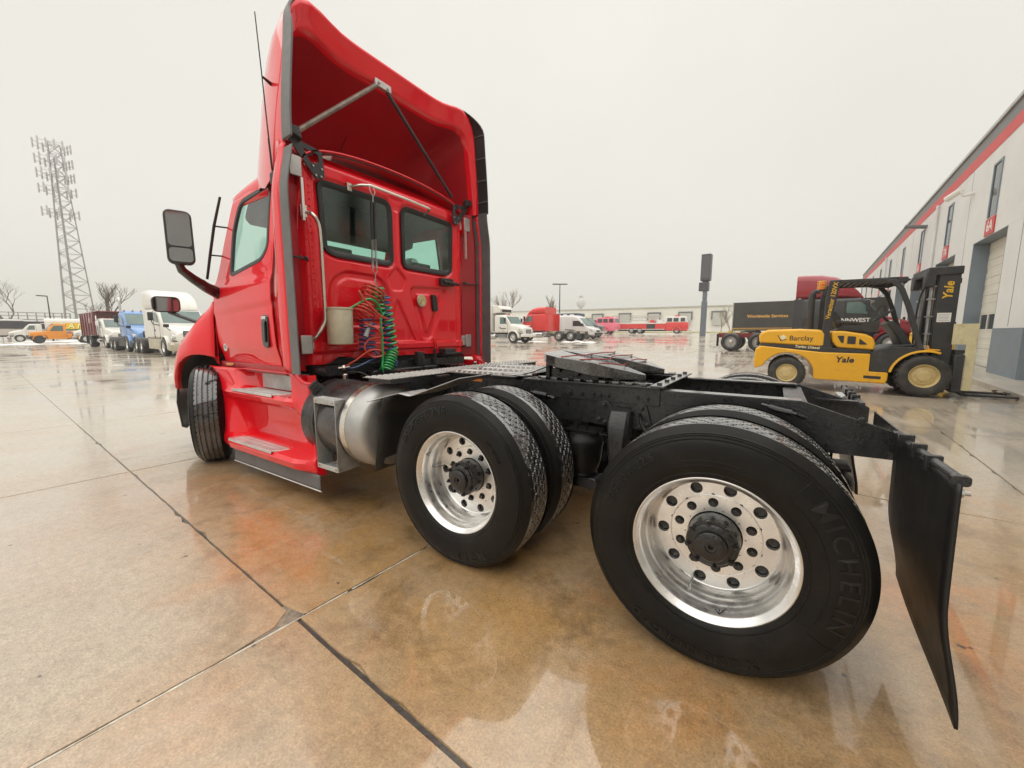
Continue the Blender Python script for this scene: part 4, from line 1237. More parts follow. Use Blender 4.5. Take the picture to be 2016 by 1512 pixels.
for sy in (1, -1):
    rows = []
    N = 70
    for k in range(N+1):
        u = k/N; xm = lerp(4.55, 2.83, u)
        rows.append([(lerp(sx0(z), sx1(z), u), sy*y, z) for y, z in stepprof(xm)])
    sf = MB().loft(rows, False).build('step_fairing', RED, truck, sharp=28, solid=.006)
    # back edge return
    MB().loft([[(sx1(z), sy*y, z), (sx1(z)-.012, sy*(y+.004), z), (sx1(z)-.02, sy*(y-.05), z)] for y, z in stepprof(2.83)], False).build('rear_edge', RED, sf, sharp=40)
    box_part('kick_plate', ALUB, sf, 3.13, 3.92, min(sy*.978,sy*.984), max(sy*.978,sy*.984), .822, .985)
    # treads: perforated aluminium with rows of raised teeth
    for (x0, x1, y0, y1, z) in ((3.28, 4.14, .99, 1.172, .804), (3.18, 4.08, 1.08, 1.258, .349)):
        pts = rpoly([(x0, y0), (x1-.05, y0), (x1, y1), (x0-.02+.14, y1)], .015, 3)
        t = MB().prism([(a, sy*b) for a, b in pts], z, z+.010, 'z').build('step_tread', ALUD, sf, .002)
        m = MB()
        nx = int((x1-x0-.12)/.026)
        for i in range(nx):
            for j in range(7):
                xx = x0+.06+i*.026 + (.013 if j % 2 else 0); yy = y0+.02+j*(y1-y0-.04)/6
                xx += .10*(j/6)*(1 if i < nx/2 else 0)*(1-2*i/nx)
                if j in (2, 4): m.lathe([(.0075,0),(.006,.0012),(.003,-.002)], 6, 'z', (xx, sy*yy, z+.010))
                else: m.lathe([(.0055,0),(.0045,.004),(.0018,.0045)], 6, 'z', (xx, sy*yy, z+.010))
        m.build('tread_teeth', ALUD, t, kind='stuff')
        m = MB().box(x0+.1, x1-.02, min(sy*(y1-.004), sy*(y1+.004)), max(sy*(y1-.004), sy*(y1+.004)), z-.012, z+.0115).build('tread_nose', ALUD, t, .002)
    # rubber skirt
    def sk(u, v):
        x = lerp(4.30, 2.70, u); 
        y = 1.165 + .012*v + .02*sstep(0, .1, u) - .05*sstep(.12, 0, u)
        z = lerp(.245, lerp(.115, .128, u) + .07*sstep(.10, 0, u), v)
        return (x - .015*v, sy*y, z)
    s_ = MB().grid(sk, 30, 5).build('rubber_skirt', GREYRUB, sf, solid=.006, sharp=60)
    MB().tube([(lerp(4.14, 2.69, k/10)-.015, sy*1.198, lerp(.118,.126,k/10)) for k in range(11)], .006, 6).build('skirt_edge', ALUD, s_)

# ---- fuel tank, straps, tank step
for sy in (1, -1):
    c = (0, sy*.915, .655)
    m = MB().lathe([(.001,2.13),(.12,2.128),(.24,2.135),(.275,2.145),(.292,2.165),(.298,2.185),(.305,2.195),(.305,2.86),(.29,2.88),(.001,2.89)], 56, 'x', c)
    tank = m.build('fuel_tank', TANKM, truck, sharp=40)
    MB().lathe([(.001,2.128),(.12,2.126),(.24,2.133),(.275,2.143),(.293,2.163),(.300,2.185),(.3075,2.195),(.3075,2.30),(.303,2.303)], 56, 'x', c).build('tank_end_cap', mat('matt aluminium cap', (.46,.46,.45), .5, .8, var=.15, vscale=5, bump=.06), tank, sharp=40)
    for xx in (2.33, 2.72): MB().lathe([(.3055,xx-.03),(.3105,xx-.028),(.3105,xx+.028),(.3055,xx+.03)], 56, 'x', c).build('tank_strap', STAINL if xx < 2.4 else BLACK, tank, sharp=40)
    a = R(38); d = Vector((0, sy*math.cos(PI/2-a), math.sin(PI/2-a)))
    p = Vector((2.80, c[1], c[2])) + d*.30
    m = MB().tube([p, p+d*.03], .05, 20).tube([p+d*.03, p+d*.06], .042, 20)
    q = Vector((1,0,0)).cross(d)
    m.tube([p+d*.066-q*.04, p+d*.066+q*.04], .011, 8)
    m.build('fuel_cap', DKST, tank, sharp=40)
    MB().cyl((2.80,sy*.86,.955),(2.80,sy*.86,.985),.018,10).ball((2.80,sy*.86,.99),.022,.022,.014).build('breather', STAINL, tank)
    MB().tube(spline([(2.80,sy*.86,.99),(2.76,sy*.84,1.02),(2.66,sy*.80,1.01),(2.58,sy*.76,.97),(2.5,sy*.7,.95)],6), .005, 6).build('fuel_line', BLACK, tank)
    # tank step: an open aluminium box with two treads
    st = empty('tank_step', (0,0,0), 0, truck)
    def bx(name, x0, x1, y0, y1, z0, z1, mt=ALUB, bv=.002): return MB().box(x0, x1, min(sy*y0, sy*y1), max(sy*y0, sy*y1), z0, z1).build(name, mt, st, bv)
    bx('rear_plate', 2.40, 2.404, 1.03, 1.225, .335, .865); bx('front_plate', 2.655, 2.659, 1.10, 1.225, .335, .865)
    bx('top_plate', 2.404, 2.655, 1.06, 1.225, .858, .864); bx('bottom_plate', 2.404, 2.655, 1.03, 1.225, .335, .341)
    bx('nose_strip', 2.404, 2.655, 1.221, 1.2255, .825, .858); bx('nose_strip', 2.404, 2.655, 1.221, 1.2255, .341, .372)
    MB().tube([(2.60, sy*1.10, .83), (2.50, sy*1.16, .79)], .012, 6).build('support', BLACK, st)
    for z in (.864, .341):
        m = MB()
        for i in range(10):
            for j in range(6): m.lathe([(.0065,0),(.005,.004),(.002,.0048)], 6, 'z', (2.416+i*.0255+(.012 if j % 2 else 0), sy*(1.075+j*.0265), z))
        m.build('tread_teeth', ALUD, st, kind='stuff')
    m = MB()
    for y in (1.05, 1.205):
        for z in (.36, .84): m.bolt((2.40, sy*y, z), (-1,0,0), .008, .006)
    for x in (2.425, 2.63):
        for z in (.355, .842): m.bolt((x, sy*1.2255, z), (0,sy,0), .007, .005)
    m.build('step_rivets', STEEL, st, kind='stuff')
    # half guard behind the tank and black inner guard
    def gd(u, v):
        s = v
        x = interp(s, [(0,2.12),(.3,1.98),(.42,1.92),(.5,1.90),(1,1.53)]); z = interp(s, [(0,.875),(.3,.925),(.42,.905),(.5,.91),(1,1.045)])
        y = lerp(interp(s, [(0,1.17),(.3,1.02),(.45,.97),(1,.90)]), interp(s, [(0,.93),(.4,.72),(1,.52)]), u)
        return (x, sy*y, z)
    MB().grid(gd, 6, 30).build('quarter_guard', ALUB, truck, solid=.005, sharp=60)
    MB().grid(lambda u, v: (lerp(2.085, 2.06, v) + .10*v*v - .25*max(0, .25-v), sy*lerp(1.10, .46, u), lerp(.90, .36, v)), 6, 16).build('inner_guard', BLACK, truck, solid=.006, sharp=60)
    MB().hexa([(2.127,sy*1.12,.86),(2.10,sy*.98,.40),(2.10,sy*.94,.40),(2.127,sy*.98,.86),(2.12,sy*1.12,.86),(2.09,sy*.98,.40),(2.09,sy*.94,.40),(2.12,sy*.98,.86)])
# ---- deck plates: diamond tread
DECKB = mat('grimy deck aluminium', (.20,.20,.19), .45, .6, var=.3, vscale=6, bump=.1)
def tread_plate(name, x0, x1, y0, y1, z, ang, parent, pitch=.05, ln=.09):
    pl = MB().box(x0, x1, y0, y1, z-.004, z).build(name, DECKB, parent, .001)
    m = MB(); c, s = math.cos(ang), math.sin(ang)
    nx = int((x1-x0)/pitch); nyy = int((y1-y0)/(ln*1.05))
    for i in range(nx):
        for j in range(nyy):
            cx = x0+pitch*(i+.5); cy = y0+(y1-y0)*(j+.5)/nyy
            a = ang if j % 2 else -ang
            c, s = math.cos(a), math.sin(a)
            h = ln*.5*.92; w = pitch*.24
            P = []
            for (p, q, zz) in ((-h,0,0),(0,-w,0),(h,0,0),(0,w,0),(-h*.8,0,.006),(0,-w*.6,.007),(h*.8,0,.006),(0,w*.6,.007)):
                P.append((cx + q*c + p*s*.9, cy - q*s*.3 + p*c, z+zz))
            m.hexa(P)
    m.build('raised_bars', ALUD, pl, kind='stuff', sharp=50)
    return pl
tread_plate('deck_plate', 2.02, 2.30, -1.0, 1.06, 1.022, R(4), truck, .034, .05)
tread_plate('deck_plate', 1.36, 2.015, -.46, .50, 1.030, R(32), truck, .052, .12)
box_part('deck_support', BLACK, truck, 1.4, 2.3, -.43, .43, 1.0005, 1.024)
box_part('deck_support', BLACK, truck, 2.04, 2.28, -.98, 1.02, .985, 1.017)
m = MB().box(1.955, 2.01, .50, .62, 1.0, 1.012); m.build('deck_bracket', BLACK, truck)
MB().prism([(1.80,.985),(1.70,.985),(1.70,.965),(1.80,.965)], .4335, .4365, 'y').build('orange_tag', mat('orange tag', (.8,.25,.05), .4), truck)
# things under the cab, in shadow: transmission, cables, mounts
MB().lathe([(.05,-.5),(.22,-.45),(.26,-.1),(.20,.2),(.12,.6)], 20, 'x', (3.6,0,.85)).build('gearbox', FRAME, truck)
for y in (.33, -.38): MB().cyl((2.98,y,1.0),(2.98,y,1.16),.018,10).cyl((2.98,y,.9),(2.98,y,1.05),.035,12).build('cab_strut', FRAME, truck)
MB().lathe([(.001,-.1),(.05,-.09),(.055,0),(.05,.09),(.001,.1)], 16, 'z', (2.95,-.12,1.05)).build('cab_air_bag', FRAME, truck)
MB().box(2.9, 3.1, -.5, .5, .93, .99).build('cab_cross_beam', FRAME, truck, .01)
MB().box(3.0, 4.6, -.9, .9, .97, 1.055).build('cab_underside', FRAME, truck)
# small black boxes on the wall
MB().box(CX-.05, CX-.005, -.78, -.58, 1.875, 1.955).tube([(CX-.06,-.60,1.915),(CX-.06,-.86,1.90)], .018, 10).box(CX-.06, CX-.045, -.79, -.57, 1.87, 1.885).build('receptacle', BLACK, truck, .006)
m = MB().prism(rpoly([(-.45,1.76),(-.52,1.755),(-.545,1.58),(-.47,1.575)], .02, 3), CX-.025, CX+.02, 'x').build('wall_clip', BLACK, truck, .008)
g = MB().lathe([(.001,.0),(.062,.0),(.066,.006),(.062,.016),(.05,.02)], 28, 'x', (CX-.018,-.30,1.68)).build('round_gauge', mat('gauge ring', (.5,.46,.33), .35, .4), truck)
MB().lathe([(.001,.0),(.05,.0)], 24, 'x', (CX-.020,-.30,1.68)).build('gauge_face', mat('gauge face', (.55,.42,.18), .35, coat=1, var=.5, vscale=30), g)
MB().box(2.95, 3.08, -.70, -.52, 1.105, 1.155).box(2.93, 2.98, -.8, -.5, 1.09, 1.11).build('latch_box', BLACK, truck, .006)
for y in (.18, -.46): MB().prism(rpoly([(y+.02,1.27),(y-.02,1.27),(y-.07,1.11),(y-.03,1.10)], .012), CX-.035, CX-.023, 'x', [rpoly([(y+.005,1.25),(y-.01,1.25),(y-.055,1.13),(y-.035,1.13)], .008)]).build('gusset', RED, truck, .002)
# grab bars
m = MB().tube(spline([(CX-.02,.97,2.30),(2.99,.945,2.27),(2.985,.90,2.20),(2.985,.89,2.05)], 6) + [Vector((2.985,.89,1.8)), Vector((2.985,.89,1.55))] + spline([(2.985,.89,1.48),(2.985,.90,1.42),(3.0,.965,1.31),(CX-.02,.985,1.26)], 6), .016, 10)
m.box(CX-.026, CX-.012, .945, .995, 2.26, 2.35).box(CX-.03, CX-.014, .96, 1.01, 1.20, 1.29)
m.bolt((CX-.026,.97,2.32),(-1,0,0),.012,.008).bolt((CX-.03,.985,1.225),(-1,0,0),.012,.008)
m.build('grab_bar', STAINL, truck)
m = MB().tube(spline([(CX-.01,.53,2.615),(3.0,.47,2.63),(2.985,.38,2.65)], 6) + [Vector((2.985,.0,2.645)), Vector((2.985,-.34,2.635))] + spline([(2.985,-.355,2.634),(3.0,-.37,2.625),(CX,-.375,2.59)], 4), .012, 10)
m.box(CX-.015, CX-.003, .51, .555, 2.58, 2.645).bolt((CX-.015,.53,2.60),(-1,0,0),.01,.008)
m.build('grab_bar', STAINL, truck)
for y in (.70,.62,.56,-.60): MB().ball((CX+.008, y, 2.70), .008,.009,.009,8,5).build('screw_head', STAINL, truck)

# ---- hose hanger and coiled lines
def helix(p0, p1, r, turns, per=14, ph=0.0, squash=1.0):
    p0, p1 = Vector(p0), Vector(p1); d = (p1-p0).normalized()
    a = d.cross(Vector((1,0,0)));  a = a.normalized() if a.length > .1 else Vector((0,1,0)); b = d.cross(a)
    n = int(turns*per); out = []
    for i in range(n+1):
        t = i/n; w = 2*PI*turns*t + ph
        rr = r(t) if callable(r) else r
        out.append(p0.lerp(p1, t) + rr*(a*math.cos(w) + b*math.sin(w)*squash))
    return out
hk = empty('hose_hanger', (0,0,0), 0, truck)
m = MB().tube([(2.985,.355,2.66),(2.97,.345,2.60),(2.96,.375,2.55),(2.965,.405,2.60),(2.985,.395,2.66)], .004, 6).tube([(2.96,.378,2.55),(2.96,.38,2.50)], .005, 6)
m.build('hanger_hook', STEEL, hk)
for dy, z0, z1 in ((.020,2.50,2.17), (-.012,2.50,2.18)):
    MB().tube([(2.95,.385+dy,z0),(2.95,.392+dy,z1)], .013, 10).build('spring_sleeve', BLACK, hk)
    MB().tube(helix((2.95,.392+dy,z1),(2.95,.396+dy*1.3,1.95), .009, 26, 8), .0025, 5).build('spring', STEEL, hk)
    MB().tube([(2.95,.396+dy*1.3,1.97),(2.95,.396+dy*1.3,1.92)], .011, 8).build('spring_end', STEEL, hk)
MB().tube([(2.95,.42,1.925),(2.95,.425,1.90),(2.95,.395,1.87),(2.95,.37,1.90),(2.95,.38,1.925)], .005, 6).tube([(2.95,.395,1.87),(2.95,.395,1.80)], .004, 6).tube([(2.95,.38,1.80),(2.95,.375,1.77),(2.95,.41,1.77),(2.95,.41,1.80),(2.95,.395,1.83)], .004, 6).build('spring_link', STEEL, hk)
box_part('hose_clamp', BLACK, hk, 2.93, 2.97, .33, .46, 1.735, 1.765, .006)
HRED = mat('red air line', (0.62, 0.06, 0.035), 0.35, coat=.5, var=.12, vscale=9)
HGRN = mat('green line', (0.02, 0.36, 0.09), 0.3, coat=.6, var=.12, vscale=9)
HBLU = mat('blue air line', (0.035, 0.085, 0.25), 0.35, coat=.5, var=.15, vscale=9)
HGRY = mat('grey hose end', (0.30, 0.31, 0.32), 0.4, var=.15)
# red coil bunch
red = helix((2.92,.43,1.73), (2.90,.60,1.47), lambda t: .085+.02*math.sin(t*9), 9, 16, 0.3, .8)
red += spline([red[-1], Vector((2.86,.60,1.42)), Vector((2.84,.49,1.37)), Vector((2.86,.44,1.30)), Vector((2.87,.55,1.28)), Vector((2.88,.60,1.20)), Vector((2.88,.52,1.12)), Vector((2.86,.42,1.13)), Vector((2.86,.43,1.17)), Vector((2.87,.55,1.18)), Vector((2.92,.66,1.10)), Vector((2.98,.74,1.04))], 8)
MB().tube(red, .0085, 7).build('air_line', HRED, hk)
MB().tube(spline([(2.88,.60,1.60),(2.84,.66,1.69),(2.82,.62,1.62),(2.80,.50,1.50),(2.80,.40,1.46)], 8), .0095, 7).build('air_line', HRED, hk)
# green
grn = helix((2.93,.385,1.74), (2.92,.40,1.52), .055, 6, 14, 1.0, .8)
grn += spline([grn[-1], Vector((2.87,.42,1.46)), Vector((2.86,.42,1.30)), Vector((2.86,.425,1.10)), Vector((2.85,.44,1.02)), Vector((2.85,.42,.965))], 8)
grn += helix((2.86,.40,.975), (2.90,.27,1.16), .052, 8, 16, PI, .95)
grn += helix((2.90,.275,1.17), (2.91,.315,1.60), lambda t: .052-.008*t, 8, 14, 0, .9)
grn += spline([grn[-1], Vector((2.91,.34,1.68)), Vector((2.92,.38,1.74))], 6)
MB().tube(grn, .0105, 8).build('power_line', HGRN, hk)
MB().tube(spline([(2.86,.41,1.50),(2.85,.47,1.60),(2.86,.56,1.63),(2.90,.66,1.57),(2.94,.72,1.53)], 8), .0105, 8).build('power_line', HGRN, hk)
# blue
blu = helix((2.92,.335,1.70), (2.915,.30,1.14), .056, 12, 14, 2.0, .9)
blu += spline([blu[-1], Vector((2.87,.30,1.10)), Vector((2.85,.27,1.07)), Vector((2.85,.28,1.02))], 5)
MB().tube(blu, .0085, 7).build('air_line', HBLU, hk)
blu2 = helix((2.95,.50,1.46), (2.95,.52,1.17), .072, 7, 14, .5, .8)
blu2 += spline([blu2[-1], Vector((2.90,.45,1.12)), Vector((2.90,.55,1.08)), Vector((2.95,.66,1.03)), Vector((2.99,.74,1.03))], 6)
MB().tube(blu2, .0085, 7).build('air_line', HBLU, hk)
MB().tube([(2.88,.52,1.43),(2.87,.565,1.36)], .013, 8).tube([(2.87,.56,1.37),(2.86,.60,1.30)], [.017,.022], 10).build('hose_plug', HGRY, hk)
MB().tube([(2.97,.70,1.04),(3.0,.79,1.03)], .014, 8).tube([(2.99,.73,1.035),(2.99,.76,1.035)], .022, 6).build('gladhand', STAINL, hk)

# the cream canister hanging on the wall
bkt = MB().lathe([(.001,1.24),(.096,1.24),(.102,1.25),(.108,1.53),(.114,1.535),(.114,1.548),(.106,1.548),(.102,1.50),(.098,1.30),(.001,1.29)], 40, 'z', (2.962,.775,0))
bk = bkt.build('canister', CREAM, None, sharp=40)
tag(bk, 'cream plastic open-topped canister hanging on the red cab back beside hoses', 'canister')
# ------------------------------------------------------------------ the workshop building along the right
BWALL = mat('pale painted wall', (0.70, 0.705, 0.70), 0.6, var=0.05, vscale=0.7, bump=0.15, bscale=30, dirt=(0.55,0.54,0.51), dirt_amt=.3, dirt_scale=.6)
BDADO = mat('blue grey dado', (0.20, 0.245, 0.29), 0.5, var=0.08, vscale=1, bump=0.12, bscale=30)
BRED = mat('red stripe', (0.60, 0.06, 0.06), 0.5, var=.05)
BGREY = mat('dark grey band', (0.17, 0.175, 0.18), 0.5, var=.06)
DOORM = mat('cream door panel', (0.74, 0.71, 0.62), 0.4, coat=.2, var=.05, vscale=2)
DGLASS = mat('dark window glass', (0.03, 0.035, 0.04), 0.06, spec=.8, var=.1)
SIGNR = mat('red sign', (0.52, 0.035, 0.04), 0.45, var=.05)
SIGNW = mat('white lettering', (0.8, 0.78, 0.74), 0.5, var=.02)
YEL = mat('yellow paint', (0.72, 0.42, 0.02), 0.42, coat=.3, var=.1, vscale=4, dirt=(.25,.15,.05), dirt_amt=.22, dirt_scale=9, bump=.08)
bx_, by_ = g2w(0, 0)
bld = empty('workshop_building', (bx_, by_, 0), TH)
tag(bld, 'long pale grey workshop with a red roof stripe and roller doors', 'building')
UW = -5.73; BZ0 = .0; V0, V1 = -56.5, 16.0
DV = [-17.07 + 4.86*k for k in range(-8, 7)]           # door centres
def bp(name, m, x0, x1, y0, y1, z0, z1, bevel=0.0, par=bld): return MB().box(x0, x1, y0, y1, z0, z1).build(name, m, par, bevel)
def floor_at(v): x, y = g2w(UW, v); return gh(x, y) + .16
# wall: piers between the doors, lintel band above
edges = [V0] + [e for d in DV for e in (d-1.43, d+1.43)] + [V1]
for i in range(0, len(edges), 2):
    bp('wall_pier', BWALL, UW-.5, UW, edges[i], edges[i+1], 1.45, 4.12)
    bp('dado', BDADO, UW-.5, UW+.012, edges[i], edges[i+1], -.1, 1.445)
bp('upper_wall', BWALL, UW-.5, UW+.002, V0, V1, 4.121, 6.62)
bp('red_band', BRED, UW-.5, UW+.012, V0, V1, 6.621, 6.98)
bp('grey_band', BGREY, UW-.5, UW+.006, V0, V1, 6.981, 7.34)
bp('parapet_cap', mat('cap flashing', (.45,.45,.44), .4, .5), UW-.55, UW+.06, V0-.02, V1, 7.341, 7.45, .01)
bp('roof', BGREY, UW-26, UW-.51, V0+.01, V1-.01, 7.0, 7.2)
bp('back_wall', BWALL, UW-26, UW-25.6, V0+.02, V1-.02, 0, 7.0)
bp('end_wall', BWALL, UW-25.5, UW-.52, V0+.03, V0+.4, 0, 6.99)
bp('end_wall', BWALL, UW-25.5, UW-.52, V1-.4, V1-.03, 0, 6.99)
JO = mat('dark joint line', (.25,.25,.245), .7)  # dark strips along the wall panel joints
for k, d in enumerate(DV):
    v = d + 2.43
    bp('panel_joint', JO, UW+.002, UW+.0045, v-.012, v+.012, 1.5, 6.6)
names = {0:'14A',1:'13A',2:'12A',3:'11A',4:'10A',5:'9A',6:'8A',7:'7A',8:'6A',9:'5A',10:'4A',11:'3A',12:'2A',13:'1A'}
for k, d in enumerate(DV):
    zf = floor_at(d)
    dr = empty('roller_door', (0,0,0), 0, bld)
    n = 7
    for j in range(n):
        z0 = zf + (4.10-zf)*j/n; z1 = zf + (4.10-zf)*(j+1)/n
        if j == 2:
            # glazed panel row
            P = MB().box(UW-.40, UW-.36, d-1.40, d+1.40, z0, z0+.05).box(UW-.40, UW-.36, d-1.40, d+1.40, z1-.05, z1-.004)
            for q in range(5):
                yy = d-1.40+q*.70; P.box(UW-.40, UW-.36, max(d-1.4, yy-.04), min(d+1.4, yy+.04), z0+.05, z1-.05)
            P.build('door_panel', DOORM, dr)
            for q in range(4): bp('pane', DGLASS, UW-.385, UW-.38, d-1.36+q*.70, d-.74+q*.70, z0+.05, z1-.05, par=dr)
        else:
            m = MB().prism([(UW-.40, z0), (UW-.36, z0+.002), (UW-.36, z0+.16), (UW-.368, z0+.17), (UW-.368, z0+.30), (UW-.36, z0+.31), (UW-.36, z1-.012), (UW-.37, z1-.004), (UW-.40, z1-.004)], d-1.40, d+1.40, 'y')
            m.build('door_panel', DOORM, dr)
    for s in (-1, 1):
        bp('jamb', BDADO, UW-.359, UW+.001, min(d+s*1.43, d+s*1.40), max(d+s*1.43, d+s*1.40), -.05, 4.12, par=bld)
    bp('lintel', BDADO, UW-.359, UW+.001, d-1.40, d+1.40, 4.10, 4.1195, par=bld)
    # window slot over the door and number sign
    w = empty('window', (0,0,0), 0, bld)
    bp('frame', BDADO, UW+.0025, UW+.03, d-.36, d-.28, 4.66, 6.16, par=w); bp('frame', BDADO, UW+.0025, UW+.03, d+.28, d+.36, 4.66, 6.16, par=w)
    bp('frame', BDADO, UW+.0025, UW+.03, d-.28, d+.28, 6.10, 6.16, par=w)
    bp('pane', DGLASS, UW+.003, UW+.008, d-.28, d+.28, 4.66, 6.10, par=w)
    if k in names and d < 9:
        s = bp('door_sign', SIGNR, UW+.0025, UW+.03, d-.38, d+.38, 4.14, 4.62, par=bld)
        text_part(names[k], .42, SIGNW, s, (UW+.032, d, 4.38), (0,1,0), (0,0,1), .002, .006)
def barlamp(v, z):
    l = empty('wall_lamp', (0,0,0), 0, bld)
    MB().hexa([(UW,v-.2,z-.1),(UW+.75,v-.2,z+.02),(UW+.75,v+.2,z+.02),(UW,v+.2,z-.1),(UW,v-.2,z),(UW+.75,v-.2,z+.12),(UW+.75,v+.2,z+.12),(UW,v+.2,z)]).build('lamp_body', BGREY, l, .02)
barlamp(-26.2, 6.25)
for k in (3, 6, 9):
    v = DV[k] + 2.9
    MB().tube([(UW+.07, v, 6.6), (UW+.07, v, .3)], .05, 8).build('downpipe', BWALL, bld)
cm = empty('security_camera', (0,0,0), 0, bld)
MB().tube([(UW,-19.2,5.85),(UW+.25,-19.2,5.8),(UW+.3,-19.2,6.0)], .05, 8).build('arm', WHITE, cm); MB().tube([(UW+.3,-19.2,6.0),(UW+.55,-19.6,5.85)], .10, 10).build('housing', WHITE, cm)
# kerbed apron along the wall
m = MB(); vv = [V0 + (V1-V0)*i/40 for i in range(41)]; rings = []
for v in vv:
    zf = floor_at(v); rings.append([(UW-.3, v, zf), (UW+.55, v, zf-.01), (UW+.62, v, zf-.04), (UW+.63, v, zf-.25)])
ap = m.loft(rings, False).build('apron', mat('pale concrete apron', (.42,.38,.32), .4, coat=.4, coat_rough=.15, var=.15, vscale=1.2, bump=.2), None, sharp=40, kind='structure')
ap.location = (bx_, by_, 0); ap.rotation_euler = (0, 0, TH)
def bollard(u, v, label):
    x, y = g2w(u, v); z = gh(x, y)
    b = empty('bollard', (x, y, z)); tag(b, label, 'bollard', 'yellow bollards beside the workshop doors')
    MB().lathe([(.001,1.14),(.07,1.135),(.115,1.10),(.12,1.07),(.12,-.05)], 24, 'z').build('post', YEL, b, sharp=50)
    MB().lathe([(.1205,1.02),(.1225,1.02),(.1225,1.05),(.1205,1.05)], 24, 'z').build('rust_ring', mat('rusty steel', (.16,.08,.045), .7, var=.3), b)
bollard(-4.95, -15.60, 'chipped yellow bollard standing clear to the right of the forklift fork guard')
bollard(-4.95, -18.55, 'yellow bollard seen through the forklift fork frame')
bollard(-4.95, -20.60, 'yellow bollard partly hidden just left of the forklift mast')

# ------------------------------------------------------------------ generic vehicle pieces
BT = mat('background tyre', (0.02, 0.02, 0.02), 0.5, coat=.2, var=.2, vscale=5, bump=.2, bscale=30)
BGT = MB().lathe([(.29,.0),(.33,.03),(.40,.035),(.46,.02),(.495,-.01),(.505,-.04),(.505,-.20),(.495,-.23),(.46,-.26),(.38,-.27),(.29,-.25)], 40)
for k in range(48):
    a = 2*PI*k/48
BGT_ME = BGT.mesh('tyre', BT, 40)
def bg_rim():
    m = MB().lathe([(.295,.004),(.285,.006),(.27,-.02),(.245,-.05),(.232,-.055)], 32)
    holed_ring(m, .15, .232, .19, .027, 8, -.055, 0, 20)
    m.lathe([(.15,-.055),(.11,-.045),(.10,.0),(.06,.02),(.001,.022)], 24)
    m.lathe([(.26,-.10),(.05,-.10)], 24)
    return m
BGR_ME = {}
RIMW = mat('white wheel', (0.62,0.61,0.58), .4, var=.1); RIMA = mat('alloy wheel', (.6,.59,.57), .3, .9, var=.1); RIMR = mat('dark red hub wheel', (.5,.49,.47), .35, .7)
RIMY = mat('pale yellow wheel', (.58,.46,.22), .45, var=.15, dirt=(.4,.16,.06), dirt_amt=.3, dirt_scale=10)
RIMK = mat('dark wheel', (.05,.05,.05), .4)
def bwheel(parent, x, y, z, side, rim=RIMA, s=1.0, w=1.0, steer=0.0):
    e = empty('wheel', (x, y, z), (0 if side > 0 else PI) + steer, parent)
    e.scale = (s, s*w, s)
    if rim.name not in BGR_ME: BGR_ME[rim.name] = bg_rim().mesh('rim', rim, 40)
    linked('tyre', BGT_ME, e); linked('rim', BGR_ME[rim.name], e)
    return e
def axle_set(root, x, track, r, rim, dual=False, s=None):
    s = r/.505
    for sd in (1, -1):
        bwheel(root, x, sd*track, r, sd, rim, s, 1.9 if dual else 1.0)
def rb(name, m, parent, secs, n=4, bevel=0, sharp=40):
    """rounded-box loft; secs: (x, half width, z0, z1, corner radius)"""
    rings = []
    for x, hw, z0, z1, r in secs:
        rings.append([(x, y, z) for y, z in rrect(0, (z0+z1)/2, hw, (z1-z0)/2, min(r, hw*.95, (z1-z0)*.48), n)])
    return MB().loft(rings, True, True, True).build(name, m, parent, bevel, sharp=sharp)
def quad(name, m, parent, pts, t=.006):
    a, b, c, d = [Vector(p) for p in pts]; nrm = (b-a).cross(d-a).normalized()*t
    return MB().hexa([a-nrm, b-nrm, c-nrm, d-nrm, a+nrm, b+nrm, c+nrm, d+nrm]).build(name, m, parent)
def side_pane(name, m, parent, pts, hw, rad=.05, both=True, t=.012, lean=0.0, zref=0):
    for s in ((1, -1) if both else (1,)):
        mm = MB().prism(rpoly(pts, rad, 3), -t, t, 'y')
        mm.v = [(x, s*(hw - lean*(z-zref)) + y, z) for x, y, z in mm.v]
        mm.build(name, m, parent)
VG = mat('vehicle glass', (0.10, 0.16, 0.15), 0.05, spec=.9, var=.2, vscale=1.5)
VGD = mat('dark vehicle glass', (0.03, 0.04, 0.04), 0.06, spec=.8, var=.2)
CHR = mat('background chrome', (.6,.6,.6), .2, .9)
LENS = mat('headlamp lens', (.55,.55,.53), .15, .3, coat=1, var=.2, vscale=20)
DK = mat('dark trim', (.025,.025,.027), .5, var=.15)
DIRTY = mat('dirty white panel', (.46,.42,.33), .5, var=.2, vscale=2.5, dirt=(.26,.22,.15), dirt_amt=.5, dirt_scale=3)
def paint(name, c, dirt=None, amt=0.2): return mat(name, c, .35, coat=.6, var=.06, vscale=1.5, dirt=dirt, dirt_amt=amt, dirt_scale=1.5)

